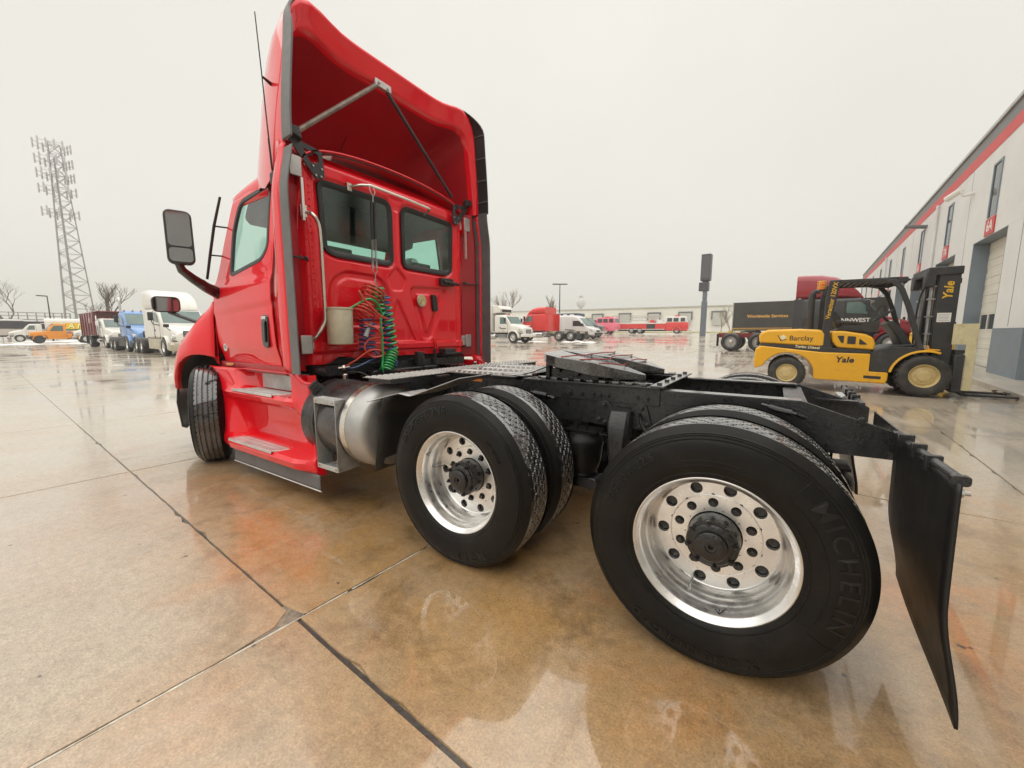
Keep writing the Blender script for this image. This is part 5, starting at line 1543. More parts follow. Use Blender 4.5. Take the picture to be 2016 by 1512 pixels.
def semi(name, label, body, lower, loc, rz, sleeper='high', rim=RIMA, glass=VG, wb=(-4.75, -6.05), skirts=True, stack=False, group=None, roofm=None, grille=CHR, frame=DK, upper=None):
    x, y = loc; root = empty(name, (x, y, gh(x, y)), rz)
    tag(root, label, 'truck', group)
    rb('hood', body, root, [(1.18,.62,.72,1.12,.15),(1.12,.78,.72,1.30,.22),(.75,.88,.8,1.52,.25),(.2,.97,.98,1.70,.25),(-.5,1.05,1.0,1.86,.2)])
    top = upper or body
    back = {'high': -3.45, 'mid': -3.3, 'day': -1.95}[sleeper]
    cabsec = [(-.45,1.06,1.0,1.86,.12),(-.75,1.07,.98,2.25,.15),(-1.05,1.08,.98,2.62,.18),(-1.25,1.10,.98,2.72,.18),(back,1.12,.98,2.74,.14)]
    cab = rb('cab', body, root, cabsec)
    if sleeper == 'high': rb('roof_fairing', top, root, [(-1.12,.92,2.68,2.74,.03),(-1.35,1.0,2.70,3.05,.12),(-1.7,1.05,2.71,3.45,.25),(-2.2,1.10,2.71,3.76,.35),(-2.8,1.12,2.71,3.90,.35),(back,1.12,2.71,3.93,.30),(back-.35,1.13,2.71,3.92,.28)])
    elif sleeper == 'mid': rb('roof_fairing', top, root, [(-1.0,.95,2.55,2.66,.05),(-1.25,1.02,2.68,2.98,.12),(-1.7,1.08,2.71,3.28,.22),(-2.4,1.10,2.71,3.40,.25),(back,1.10,2.71,3.40,.22)])
    else: rb('roof_cap', top, root, [(-1.05,.95,2.6,2.66,.05),(-1.3,1.0,2.7,2.85,.08),(back,1.02,2.7,2.9,.1)])
    if sleeper != 'day':
        for s in (1, -1): quad('side_extender', body, root, [(back,s*1.12,1.0),(back-.4,s*1.14,1.0),(back-.4,s*1.14,2.72),(back,s*1.12,2.72)], .012)
    quad('windscreen', glass, root, [(-.47,.96,1.90),(-.47,-.96,1.90),(-1.02,-.93,2.60),(-1.02,.93,2.60)], .02)
    MB().box(-.76,-.72,-.02,.02,2.2,2.3).build('windscreen_divider', DK, root)
    side_pane('side_window', glass, root, [(-.88,1.92),(-1.72,1.98),(-1.72,2.5),(-1.22,2.5),(-1.0,2.3)], 1.095, .07)
    for s in (1, -1):
        d = MB().box(-1.79, -1.775, min(s*1.09, s*1.124), max(s*1.09, s*1.124), 1.02, 2.6).box(-.80, -.785, min(s*1.06, s*1.08), max(s*1.06, s*1.08), 1.02, 1.9).build('door_gap', DK, root)
        MB().box(-1.70,-1.55, min(s*1.10,s*1.125), max(s*1.10,s*1.125), 1.42, 1.50).build('door_handle', DK, root)
        MB().prism(rpoly([(-1.02,2.02),(-1.02,2.50),(-.90,2.50),(-.90,2.02)], .04), s*1.30, s*1.52, 'y').build('mirror', DK, root, .02)
        MB().tube([(-.92,s*1.38,2.02),(-.90,s*1.34,1.82),(-.85,s*1.06,1.75)], .025, 6).build('mirror_arm', DK, root)
        MB().prism(rpoly([(.62,1.62),(.62,1.80),(.70,1.80),(.70,1.62)], .03), s*.98, s*1.22, 'y').tube([(.66,s*1.1,1.62),(.5,s*.9,1.45)], .02, 6).build('hood_mirror', DK, root)
        # fender
        rings = []
        for k in range(15):
            a = R(-12 + 200*k/14); rr = .66
            rings.append([(rr*math.cos(a), s*.72, .5+rr*math.sin(a)), (rr*math.cos(a), s*1.08, .5+rr*math.sin(a)), (rr*.94*math.cos(a), s*1.14, .5+rr*.94*math.sin(a)), (rr*.86*math.cos(a), s*1.13, .5+rr*.86*math.sin(a))])
        MB().loft(rings, False).build('fender', body, root, solid=.01, sharp=60)
        MB().prism(rpoly([(1.02,.98),(.98,1.18),(.62,1.28),(.70,1.0)], .06, 3), s*.66, s*.965, 'y').build('headlamp', LENS, root, .03)
        MB().box(.35, 1.25, min(s*.7,s*1.10), max(s*.7,s*1.10), .62, .72).build('fender_return', body, root, .03)
    rb('bumper', lower, root, [(.75,1.14,.30,.78,.08),(1.15,1.10,.28,.80,.10),(1.32,.85,.28,.78,.12),(1.38,.5,.3,.76,.12)])
    g = MB().box(1.13, 1.20, -.50, .50, .80, 1.42).build('grille', DK, root, .03)
    m = MB()
    for k in range(7): m.box(1.20, 1.215, -.46, .46, .85+k*.08, .885+k*.08)
    m.build('grille_bars', grille, g)
    MB().box(-.55, back, -.42, .42, .75, 1.0).build('chassis', frame, root)
    MB().box(back, wb[1]-.75, -.43, -.33, .74, 1.0).box(back, wb[1]-.75, .33, .43, .74, 1.0).box(wb[1]-.7,wb[1]-.6,-.33,.33,.78,.98).box(wb[0]-.1,wb[0]+.1,-.33,.33,.78,.98).build('frame_rails', frame, root)
    rb('fifth_wheel', DK, root, [(wb[0]-.3,.45,1.06,1.16,.03),(wb[0]-1.0,.40,1.02,1.10,.03)])
    for s in (1, -1):
        if skirts:
            MB().box(-3.35 if sleeper != 'day' else -2.9, -.80, min(s*1.0,s*1.13), max(s*1.0,s*1.13), .34, .97).build('side_skirt', lower, root, .03)
        else:
            MB().lathe([(.001,-2.9),(.28,-2.9),(.30,-2.86),(.30,-1.3),(.28,-1.26),(.001,-1.26)], 24, 'x', (0, s*.82, .62)).build('fuel_tank', CHR, root)
            MB().box(-3.4,-2.95,min(s*.6,s*1.1),max(s*.6,s*1.1),.45,.9).box(-1.2,-.85,min(s*.7,s*1.1),max(s*.7,s*1.1),.35,.95).build('battery_box', CHR, root, .02)
        MB().box(wb[1]-.72, wb[1]-.70, min(s*.55,s*1.2), max(s*.55,s*1.2), .25, .95).build('mud_flap', DK, root)
    if stack:
        for s in ((1, -1) if stack == 2 else (-1,)): MB().tube([(back-.18,s*.95,1.0),(back-.18,s*.95,3.55),(back-.18,s*.95,3.62),(back-.30,s*.95,3.80)], .075, 12).build('exhaust_stack', CHR, root)
    axle_set(root, 0, 1.16, .505, rim)
    for xx in wb: axle_set(root, xx, 1.2, .505, rim, True)
    for xx in (0,)+tuple(wb): MB().cyl((xx,-.95,.5),(xx,.95,.5),.07,8).build('axle', DK, root)
    for xx in (-.9,-.45,0,.45,.9): MB().box(-1.32,-1.24,xx-.05,xx+.05,2.72 if sleeper != 'day' else 2.86,2.79 if sleeper != 'day' else 2.92).build('marker_lamp', LAMPO, root)
    return root

def medium(name, label, body, loc, rz, rim=RIMW, length=-5.6, rearx=-4.3, cat='truck', bumper=CHR):
    """conventional medium-duty cab; caller adds the body behind x=-2.2"""
    x, y = loc; root = empty(name, (x, y, gh(x, y)), rz); tag(root, label, cat)
    rb('hood', body, root, [(1.0,.55,.80,1.20,.15),(.92,.75,.78,1.38,.2),(.4,.85,.9,1.60,.22),(-.35,.98,.95,1.72,.2)])
    rb('cab', body, root, [(-.30,1.0,.92,1.72,.12),(-.55,1.02,.9,2.05,.14),(-.85,1.04,.9,2.42,.18),(-1.05,1.05,.9,2.52,.18),(-2.0,1.05,.9,2.55,.15),(-2.1,1.0,.95,2.45,.12)])
    quad('windscreen', VG, root, [(-.32,.90,1.76),(-.32,-.90,1.76),(-.83,-.88,2.40),(-.83,.88,2.40)], .02)
    side_pane('side_window', VG, root, [(-.70,1.72),(-1.45,1.72),(-1.45,2.32),(-.98,2.32)], 1.045, .06)
    for s in (1, -1):
        MB().box(-1.56,-1.545, min(s*1.03,s*1.056), max(s*1.03,s*1.056), .95, 2.4).box(-.62,-.605, min(s*1.0,s*1.035), max(s*1.0,s*1.035), .95, 1.72).build('door_gap', DK, root)
        MB().box(-1.48,-1.36, min(s*1.04,s*1.062), max(s*1.04,s*1.062), 1.36, 1.44).build('door_handle', DK, root)
        MB().prism(rpoly([(-.75,1.88),(-.75,2.25),(-.64,2.25),(-.64,1.88)], .05), s*1.22, s*1.40, 'y').tube([(-.7,s*1.3,1.9),(-.68,s*1.02,1.75)], .02, 6).tube([(-.7,s*1.3,2.22),(-.75,s*1.02,2.3)], .015, 6).build('mirror', DK if rim is not RIMW else WHITE, root, .02)
        rings = []
        for k in range(15):
            a = R(-5 + 190*k/14); rr = .64
            rings.append([(rr*math.cos(a), s*.68, .5+rr*math.sin(a)), (rr*math.cos(a), s*1.02, .5+rr*math.sin(a)), (rr*.94*math.cos(a), s*1.10, .5+rr*.94*math.sin(a)), (rr*.86*math.cos(a), s*1.10, .5+rr*.86*math.sin(a))])
        MB().loft(rings, False).build('fender', body, root, solid=.01, sharp=60)
        MB().prism(rpoly([(.90,1.02),(.84,1.22),(.52,1.28),(.60,1.04)], .06, 3), s*.60, s*.93, 'y').build('headlamp', LENS, root, .03)
        MB().box(-2.0,-.75,min(s*.8,s*1.06),max(s*.8,s*1.06),.42,.52).box(-2.0,-.75,min(s*.9,s*1.06),max(s*.9,s*1.06),.68,.76).build('cab_step', CHR, root, .01)
        MB().lathe([(.001,-3.1),(.24,-3.1),(.26,-3.06),(.26,-2.1),(.24,-2.06),(.001,-2.06)], 20, 'x', (0, s*.8, .62)).build('fuel_tank', CHR, root)
    MB().box(.85, 1.12, -1.05, 1.05, .55, .82).build('bumper', bumper, root, .04)
    g = MB().box(.90, 1.03, -.42, .42, .86, 1.22).build('grille', DK, root, .02)
    m = MB()
    for k in range(5): m.box(1.03, 1.04, -.40, .40, .89+k*.066, .92+k*.066)
    m.build('grille_bars', CHR, g)
    MB().box(-.5, length, -.42, -.34, .70, .93).box(-.5, length, .34, .42, .70, .93).build('frame_rails', DK, root)
    axle_set(root, 0, 1.05, .5, rim); axle_set(root, rearx, 1.1, .5, rim, True)
    for xx in (0, rearx): MB().cyl((xx,-.9,.5),(xx,.9,.5),.07,8).build('axle', DK, root)
    for xx in (-.8,-.4,0,.4,.8): MB().box(-1.12,-1.04,xx-.05,xx+.05,2.50,2.57).build('marker_lamp', LAMPO, root)
    return root

WHT = paint('truck white', (.70,.69,.65), (.45,.42,.34), .12)
HX = R(177.5)
# ------------------------------------------------------------------ vehicles on the left side of the yard
semi('sleeper_truck', 'white high-roof sleeper tractor with mud-stained side skirts', WHT, DIRTY, (29.0,-6.55), R(176.5), 'high', RIMA)
semi('day_cab_truck', 'bright blue day-cab tractor half hidden behind the white sleeper tractor', paint('truck blue', (.14,.28,.56)), DK, (37.2,-6.9), R(176.5), 'day', RIMA, stack=2, wb=(-3.6,-4.9))
# dump truck
dt = medium('dump_truck', 'white-cabbed dump truck with a dark red dump body', WHT, (47.2,-7.75), R(179), RIMW, -7.4, -4.9)
DRED = paint('dump body red', (.19,.035,.035), (.12,.05,.045), .3)
bd = MB().hexa([(-2.35,-1.18,1.05),(-7.3,-1.18,1.05),(-7.3,1.18,1.05),(-2.35,1.18,1.05),(-2.35,-1.22,3.1),(-7.3,-1.22,3.05),(-7.3,1.22,3.05),(-2.35,1.22,3.1)]).build('dump_body', DRED, dt, .03)
for s in (1, -1):
    for xx in (-2.45,-3.4,-4.4,-5.4,-6.4,-7.2): MB().box(xx-.06,xx+.06,min(s*1.2,s*1.27),max(s*1.2,s*1.27),1.05,3.02).build('side_rib', DRED, bd, .01)
    MB().tube([(-2.25,s*1.05,1.1),(-2.25,s*1.05,2.7),(-2.35,s*1.0,2.85)], .06, 8).build('exhaust_stack', CHR, dt)
    MB().tube([(-2.4,s*1.26,3.08),(-7.3,s*1.26,3.03)], .05, 8).build('top_rail', paint('faded rail', (.45,.38,.33)), bd)
    MB().prism(rpoly([(-3.0,2.5),(-3.6,2.75),(-4.2,2.5),(-4.2,2.15),(-3.0,2.15)], .1), s*1.222, s*1.226, 'y').build('faded_emblem', paint('faded print', (.42,.32,.28)), bd)
MB().box(-2.4,-1.0,-1.2,1.2,3.08,3.16).build('cab_guard', DRED, bd, .01)
MB().box(-6.0,-5.9,-1.2,-.75,.3,1.0).box(-6.0,-5.9,.75,1.2,.3,1.0).build('mud_flap', DK, dt)
# orange flatbed
ORA = paint('orange paint', (.80,.30,.02), (.45,.2,.05), .15)
x, y = 76.9, -7.25
ot = empty('flatbed_truck', (x, y, gh(x, y)), R(90)); tag(ot, 'old orange hooded flatbed truck with a low flat bed', 'truck')
rb('hood', ORA, ot, [(1.25,.72,.85,1.32,.1),(1.2,.8,.82,1.40,.12),(-.1,.88,.9,1.50,.12)])
rb('cab', ORA, ot, [(-.05,.9,.75,1.50,.08),(-.35,.92,.7,1.95,.1),(-.65,.94,.7,2.32,.12),(-.85,.95,.7,2.40,.12),(-1.75,.95,.7,2.40,.12)])
quad('windscreen', VG, ot, [(-.05,.78,1.54),(-.05,-.78,1.54),(-.62,-.78,2.25),(-.62,.78,2.25)], .02)
side_pane('side_window', VG, ot, [(-.35,1.52),(-1.5,1.52),(-1.5,2.18),(-.72,2.18)], .945, .05)
MB().box(-1.8,.1,-.9,.9,2.41,2.47).build('roof_snow', mat('snow', (.82,.82,.82), .6, var=.05), ot, .02)
MB().box(1.1,1.45,-.95,.95,.5,.85).build('bumper', DK, ot, .04)
for s in (1,-1):
    rings = []
    for k in range(13):
        a = R(180*k/12); rr = .62; rings.append([(.55+rr*math.cos(a), s*.6, .45+rr*math.sin(a)), (.55+rr*math.cos(a), s*.98, .45+rr*math.sin(a)), (.55+rr*.86*math.cos(a), s*1.0, .45+rr*.86*math.sin(a))])
    MB().loft(rings, False).build('fender', ORA, ot, solid=.01, sharp=60)
    MB().box(-4.6,-1.8,min(s*.9,s*1.0),max(s*.9,s*1.0),.62,1.12).build('bed_side', ORA, ot, .02)
    MB().box(-1.8,-.1,min(s*.9,s*.96),max(s*.9,s*.96),.5,.75).build('running_board', ORA, ot, .02)
    MB().cyl((1.2,s*.6,1.1),(1.27,s*.6,1.1),.1,16).build('headlamp', LENS, ot)
MB().box(-4.6,-1.8,-.95,.95,1.1,1.18).build('bed_floor', ORA, ot, .01)
MB().tube([(-2.2,.4,1.35),(-2.6,.2,1.45),(-2.9,-.2,1.35),(-2.4,-.4,1.3)], .16, 8).build('coiled_hose', paint('pink hose', (.6,.25,.2)), ot)
MB().box(-4.5,1.2,-.4,.4,.5,.65).build('frame_rails', DK, ot)
axle_set(ot, .55, .95, .46, RIMK); axle_set(ot, -3.4, .95, .46, RIMK)
# white tanker with a yellow banner
x, y = 88.6, -6.5
tk = medium('tank_truck', 'white tank truck carrying a yellow lettered banner', WHT, (x, y), R(83), RIMW, -8.0, -5.6)
for s in (1, -1):
    MB().box(-8.2,-2.4,min(s*.9,s*1.2),max(s*.9,s*1.2),1.0,1.35).build('tank_skirt', paint('brown skirt', (.25,.19,.16)), tk, .02)
tkk = rb('tank', WHT, tk, [(-2.4,1.15,1.3,3.3,.5),(-2.5,1.2,1.25,3.35,.55),(-8.2,1.2,1.25,3.35,.55),(-8.3,1.1,1.35,3.25,.5)], 8)
for s in (1, -1):
    bn = MB().prism(rpoly([(-3.0,1.6),(-7.8,1.6),(-7.8,2.75),(-3.0,2.75)], .03), s*1.203, s*1.215, 'y').build('banner', mat('yellow banner', (.80,.50,.02), .5), tkk)
    MB().prism([(-3.0,1.6),(-7.8,1.6),(-7.8,1.85),(-3.0,1.85)], s*1.2155, s*1.218, 'y').build('banner_band', mat('green band', (.06,.14,.05), .5), bn)
    text_part('DANA', 1.0, mat('pale yellow letters', (.95,.85,.35), .5), bn, (-5.4, s*1.2185, 2.28), (-s,0,0), (0,0,1), .004, .02, 1.5, shear=.2)
    text_part('DANA', 1.02, mat('green band', (.06,.14,.05), .5), bn, (-5.46, s*1.216, 2.25), (-s,0,0), (0,0,1), .001, .03, 1.48, shear=.2)
wc = medium('stake_truck', 'white hooded truck nosing out behind the dark red dump body', WHT, (72.0,-9.9), R(86), RIMW, -7.0, -4.6)
MB().box(-7.2,-2.3,-1.15,1.15,.95,1.1).build('flat_bed', DIRTY, wc, .02)
# black-bodied truck and white cab at the left edge
x, y = 95.5, -1.8
kt = medium('box_dump_truck', 'white truck with a long black covered body beside the bare tree', WHT, (x, y), R(85), RIMA, -9.0, -6.8)
MB().box(-9.2,-2.3,-1.2,1.2,1.9,3.0).build('body', mat('black tarp body', (.035,.033,.04), .6, var=.2), kt, .03)
MB().box(-9.0,-2.4,-1.15,1.15,.95,1.9).build('body_base', paint('pale body base', (.55,.5,.45)), kt, .02)
MB().box(-6.0,-3.6,-1.1,1.1,3.0,3.25).build('snow_load', mat('snow', (.82,.82,.82), .6), kt, .1)
# elevated steel walkway behind them
x, y = 108.0, -10.7
gw = empty('steel_walkway', (x, y, 0), R(85)); tag(gw, 'raised grey steel walkway with railings behind the parked trucks', 'walkway')
GST = mat('galvanised steel', (.30,.29,.30), .5, .5, var=.1)
MB().box(-4,4,-.6,.6,3.5,3.62).build('deck', GST, gw)
for k in range(9):
    for s in (-.6,.6): MB().box(-4+k-.05,-4+k+.05,s-.05,s+.05,0 if k % 2 == 0 else 3.62,4.75).build('post', GST, gw)
for s in (-.6,.6):
    for z in (4.2,4.75): MB().box(-4,4,s-.04,s+.04,z-.04,z+.04).build('rail', GST, gw)
# lattice mast
def mast(x, y, h, w0, w1, label):
    root = empty('lattice_mast', (x, y, gh(x, y)), R(20)); tag(root, label, 'mast')
    def hw(z): return lerp(w0, w1, z/h)/2
    cor = ((1,.0),(-.5,.87),(-.5,-.87))
    for cx, cy in cor: MB().tube([(cx*hw(0)*1.15,cy*hw(0)*1.15,-.5),(cx*hw(h)*1.15,cy*hw(h)*1.15,h)], [.16,.10], 8).build('mast_leg', GST, root)
    n = 15
    zs = [h*(1-(1-i/n)**1.15) for i in range(n+1)]
    for f in range(3):
        m = MB()
        for i in range(n):
            z0, z1 = zs[i], zs[i+1]
            a, b = cor[f], cor[(f+1) % 3]
            p = lambda c, z: (c[0]*hw(z)*1.15, c[1]*hw(z)*1.15, z)
            m.tube([p(a, z0), p(b, z1)], .06, 5); m.tube([p(b, z0), p(a, z1)], .06, 5); m.tube([p(a, z1), p(b, z1)], .05, 5)
        m.build('bracing', GST, root)
    m = MB()
    for k in range(5): m.tube([(-.4-.2*k,.3,0),(-.2-.08*k,.15,h*.93)], .09, 6)
    m.build('cable_run', mat('pale cables', (.30,.31,.30), .5), root)
    for z, nn in ((h*.985,4),(h*.91,4),(h*.84,4),(h*.765,3),(h*.65,3)):
        for k in range(3):
            a = 2*PI*(k+.2)/3; r = 2.3
            c = Vector((math.cos(a), math.sin(a), 0)); t = Vector((-c.y, c.x, 0))
            m = MB().tube([c*hw(z), c*r], .06, 5)
            for dz in (-.5,.5): m.tube([c*r-t*2.2+Vector((0,0,dz)), c*r+t*2.2+Vector((0,0,dz))], .05, 5)
            m.v = [(x_, y_, z_+z) for x_, y_, z_ in m.v]
            m.build('antenna_mount', GST, root)
            for q in range(nn):
                o = c*(r+.12) + t*(-2.0+4.0*q/(nn-1))
                MB().box(o.x-.16,o.x+.16,o.y-.12,o.y+.12,z-1.1,z+1.1).build('panel_antenna', mat('antenna grey', (.45,.45,.46), .5), root, .04)
    return root
mast(150.0,-22.5, 46.5, 6.6, 2.2, 'tall grey lattice communications mast with tiers of antennas')

# ------------------------------------------------------------------ trees
BARK = mat('bare bark', (.11,.085,.065), .8, var=.25, vscale=3)
BARK2 = mat('pale bark', (.24,.19,.14), .8, var=.25, vscale=3)
def tree(label, x, y, h, spread, m_, seed, depth=5, trunk=.25, group='bare trees around the yard', name='bare_tree'):
    rnd = random.Random(seed); root = empty(name, (x, y, gh(x, y))); tag(root, label, 'tree', group)
    tr = MB(); cr = MB()
    def grow(p, d, L_, r, lv):
        n = 3; pts = [p]; q = p; dd = d
        for i in range(n):
            dd = (dd + Vector((rnd.uniform(-.14,.14), rnd.uniform(-.14,.14), rnd.uniform(-.03,.10)))).normalized()
            q = q + dd*L_/n; pts.append(q)
        rs = [lerp(r, r*.62, i/n) for i in range(n+1)]
        (tr if lv < 2 else cr).tube(pts, rs, 6 if lv < 2 else 4 if lv < 4 else 3)
        if lv >= depth: return
        k = rnd.choice((2, 3, 3)) if lv else 4
        for i in range(k):
            a = rnd.uniform(0, 2*PI); t = spread*rnd.uniform(.6, 1.15)
            ax = Vector((math.cos(a), math.sin(a), 0)); nd = (dd + ax*t).normalized()
            nd = (nd + Vector((0,0,.22))).normalized()
            s = pts[-1] if i < 2 else pts[rnd.choice((1, 2))]
            grow(s, nd, L_*rnd.uniform(.62,.82), r*.6, lv+1)
    grow(Vector((0,0,-.2)), Vector((0,0,1)), h*.30, trunk, 0)
    tr.build('trunk', m_, root, sharp=60); cr.build('crown', m_, root, sharp=0)
    return root
tree('spreading bare tree standing behind the black-bodied truck', 136.0,-10.0, 13.0, .75, BARK, 3, 6, .3)
tree('wide bare tree between the mast and the white sleeper tractor', 89.8,-16.4, 11.0, .62, BARK, 5, 6, .26)
tree('low bare tree close beside the mast foot', 106.0,-18.0, 7.5, .8, BARK, 8, 6, .16)
tree('tall bare tree above the white box truck', 39.4,-55.8, 9.0, .6, BARK2, 11, 6, .22)
tree('pollarded bare tree behind the red sleeper tractor', 29.4,-52.9, 6.6, .42, BARK2, 14, 5, .34)

# ------------------------------------------------------------------ vehicles across the yard
m2 = medium('box_truck', 'white refrigerated box truck with black print on its door', WHT, (19.5,-28.4), R(177), RIMA, -8.5, -6.2, bumper=WHT)
MB().box(-8.6,-2.35,-1.25,1.25,1.05,3.45).build('cargo_box', WHT, m2, .03)
MB().prism(rpoly([(-2.35,2.7),(-1.55,2.75),(-1.45,3.1),(-1.75,3.4),(-2.35,3.42)], .08), -1.0, 1.0, 'y').build('fridge_unit', WHT, m2, .04)
MB().box(-1.46,-1.44,-.7,.7,2.82,3.05).build('fridge_grille', DK, m2)
for s in (1, -1):
    MB().box(-1.42,-.78,min(s*1.058,s*1.063),max(s*1.058,s*1.063),1.26,1.34).build('door_print', DK, m2)
    MB().box(-1.3,-.9,min(s*1.06,s*1.063),max(s*1.06,s*1.063),1.10,1.13).box(-1.25,-.95,min(s*1.06,s*1.063),max(s*1.06,s*1.063),1.0,1.03).build('door_print', paint('grey print', (.3,.3,.3)), m2)
RD2 = paint('bright truck red', (.66,.035,.03))
rst = semi('sleeper_truck', 'bright red mid-roof sleeper tractor parked nose away', RD2, CHR, (22.6,-34.3), R(-3), 'mid', RIMA, skirts=False, wb=(-4.9,-6.2), frame=DIRTY)
MB().box(-1.5,-1.05,1.128,1.132,1.52,1.60).box(-1.42,-1.12,1.128,1.132,1.42,1.47).build('door_print', SIGNW, rst)
# van
x, y = 17.6,-40.6
vn = empty('van', (x, y, gh(x, y)), R(177)); tag(vn, 'white high-roof panel van nosing out behind the red sleeper tractor', 'van')
VW = paint('van white', (.62,.62,.62))
rb('body', VW, vn, [(.95,.70,.45,.95,.1),(.85,.88,.40,1.10,.15),(.2,.95,.38,1.32,.15),(-.15,.97,.38,1.50,.15),(-.75,.98,.38,2.15,.2),(-1.25,.98,.38,2.55,.25),(-1.7,.98,.38,2.68,.25),(-4.9,.98,.38,2.70,.22),(-4.95,.95,.42,2.65,.2)], 5)
quad('windscreen', VG, vn, [(-.05,.84,1.50),(-.05,-.84,1.50),(-.98,-.80,2.34),(-.98,.80,2.34)], .03)
side_pane('side_window', VGD, vn, [(-.30,1.42),(-1.75,1.45),(-1.75,2.05),(-1.0,2.05)], .978, .08)
for s in (1, -1):
    MB().prism(rpoly([(.80,.85),(.50,1.10),(.30,1.10),(.55,.82)], .05), s*.62, s*.93, 'y').build('headlamp', LENS, vn, .03)
    MB().prism(rpoly([(-.45,1.45),(-.45,1.75),(-.36,1.75),(-.36,1.45)], .04), s*1.05, s*1.22, 'y').build('mirror', DK, vn, .02)
    MB().box(-1.84,-1.825,min(s*.97,s*.988),max(s*.97,s*.988),.6,2.3).box(-3.3,-3.285,min(s*.97,s*.988),max(s*.97,s*.988),.6,2.4).build('door_gap', DK, vn)
MB().box(.7,1.02,-.8,.8,.42,.72).build('bumper', DK, vn, .05)
MB().box(.86,.97,-.45,.45,.78,.98).build('grille', DK, vn, .02)
axle_set(vn, 0, .93, .36, RIMA); axle_set(vn, -3.6, .93, .36, RIMA)
# dark service truck
dk = medium('service_truck', 'black hooded service truck with a white and blue box behind the van', paint('black paint', (.025,.027,.032)), (19.7,-47.5), R(177), RIMK, -7, -4.8)
MB().box(-6.8,-2.25,-1.2,1.2,1.0,3.2).build('service_box', paint('grey box', (.45,.46,.48)), dk, .04)
MB().box(-6.7,-2.2,-1.215,1.215,2.75,3.12).build('blue_band', paint('dark blue band', (.05,.07,.12)), dk)
for k in range(4):
    for s in (1,-1): MB().box(-6.2+k*1.0,-5.6+k*1.0,min(s*1.215,s*1.225),max(s*1.215,s*1.225),2.85,3.02).build('box_lamp', WHITE, dk)
# white and red emergency box vehicle
am = medium('ambulance', 'white ambulance with a red stripe between box truck and red tractor', WHT, (33.0,-47.5), R(177), RIMA, -6.2, -4.2)
MB().box(-6.3,-2.2,-1.15,1.15,.7,2.9).build('patient_box', WHT, am, .04)
for s in (1,-1):
    MB().box(-6.28,-2.22,min(s*1.152,s*1.158),max(s*1.152,s*1.158),1.25,1.65).build('red_stripe', RD2, am)
    MB().prism(rrect(-3.6, 2.25, .55, .3, .08, 3), s*1.152, s*1.16, 'y').build('window', VGD, am)
# fire engines
def engine(name, label, body, upper, loc, rz, L_, ladder):
    x, y = loc; e = empty(name, (x, y, gh(x, y)), rz); tag(e, label, 'fire truck')
    rb('cab', body, e, [(1.75,1.15,.55,1.75,.12),(1.68,1.2,.5,1.9,.12),(-1.7,1.2,.5,1.9,.08),(-1.75,1.2,.5,1.88,.08)])
    rb('cab_top', upper, e, [(1.66,1.17,1.85,1.98,.05),(1.45,1.17,1.88,2.75,.12),(1.2,1.17,1.88,2.85,.12),(-1.7,1.17,1.88,2.85,.1)])
    quad('windscreen', VG, e, [(1.66,1.02,1.98),(1.66,-1.02,1.98),(1.47,-1.02,2.62),(1.47,1.02,2.62)], .02)
    for x0, x1 in ((.55,1.25),(-.55,.25),(-1.55,-.75)): side_pane('side_window', VGD, e, [(x0,2.0),(x1,2.0),(x1,2.62),(x0,2.62)], 1.17, .06)
    MB().box(1.6,2.15,-1.2,1.2,.45,.75).build('bumper', CHR, e, .04)
    MB().box(-.4,.4,-1.0,1.0,2.86,3.05).build('light_bar', RD2, e, .04)
    for s in (1,-1):
        MB().cyl((1.72,s*.8,1.15),(1.78,s*.8,1.15),.16,14).build('headlamp', LENS, e)
        m = MB().lathe([(.60,0),(.66,.01),(.66,-.25)], 28, 'y', (0, s*1.205, .52)); m.build('wheel_arch', upper, e)
        MB().box(-L_+2.0,-1.9,min(s*1.1,s*1.24),max(s*1.1,s*1.24),.70,.80).build('rub_rail', WHITE, e, .01)
        n = 5
        for k in range(n):
            x1 = -1.95 - (L_-4.1)*k/n; x0 = x1 - (L_-4.1)/n + .08
            mm = DK if (k == 1 and ladder) else body
            MB().prism(rpoly([(x0,.84),(x1,.84),(x1,1.62),(x0,1.62)], .03), s*1.17, s*1.215, 'y').build('locker_door', mm, e, .01)
    MB().box(-L_+2.0,-1.78,-1.18,1.18,.7,1.68).build('body_box', body, e, .03)
    MB().box(-L_+2.0,-1.78,-1.2,1.2,1.69,1.85).build('deck_rail', WHITE, e, .02)
    MB().box(-L_+2.0,1.5,-.4,.4,.45,.7).build('chassis', DK, e)
    axle_set(e, 0, 1.16, .53, RIMA)
    if ladder:
        for xx in (-6.0,-7.4): axle_set(e, xx, 1.18, .53, RIMA, True)
        MB().cyl((-2.9,0,1.8),(-2.9,0,2.4),.7,20).build('turntable', WHITE, e)
        lw = mat('ladder grey', (.48,.47,.45), .5)
        for s in (1,-1):
            for z in (2.25,2.75,3.05): MB().tube([(-2.4,s*.42,z),(-L_+.5,s*.42,z+.12)], .05, 6).build('ladder_rail', lw, e)
            m = MB()
            for k in range(16):
                xx = -2.5-k*(L_-3.2)/16; m.tube([(xx,s*.42,2.25),(xx-.45,s*.42,3.1)], .03, 5)
            m.build('ladder_lacing', lw, e)
        m = MB()
        for k in range(26):
            xx = -2.5-k*(L_-3.2)/26; m.tube([(xx,-.42,2.3),(xx,.42,2.3)], .025, 5)
        m.build('ladder_rungs', lw, e)
        MB().tube([(-2.9,0,1.9),(-4.6,0,2.3)], .14, 10).build('lift_ram', CHR, e)
        MB().box(-4.4,-3.7,-.9,.9,1.85,2.35).build('pump_panel', RD2, e, .03)
    else:
        axle_set(e, -5.0, 1.18, .53, RIMA, True)
        MB().box(-L_+2.0,-1.9,-1.1,1.1,1.86,2.5).build('hose_bed', body, e, .04)
    return e
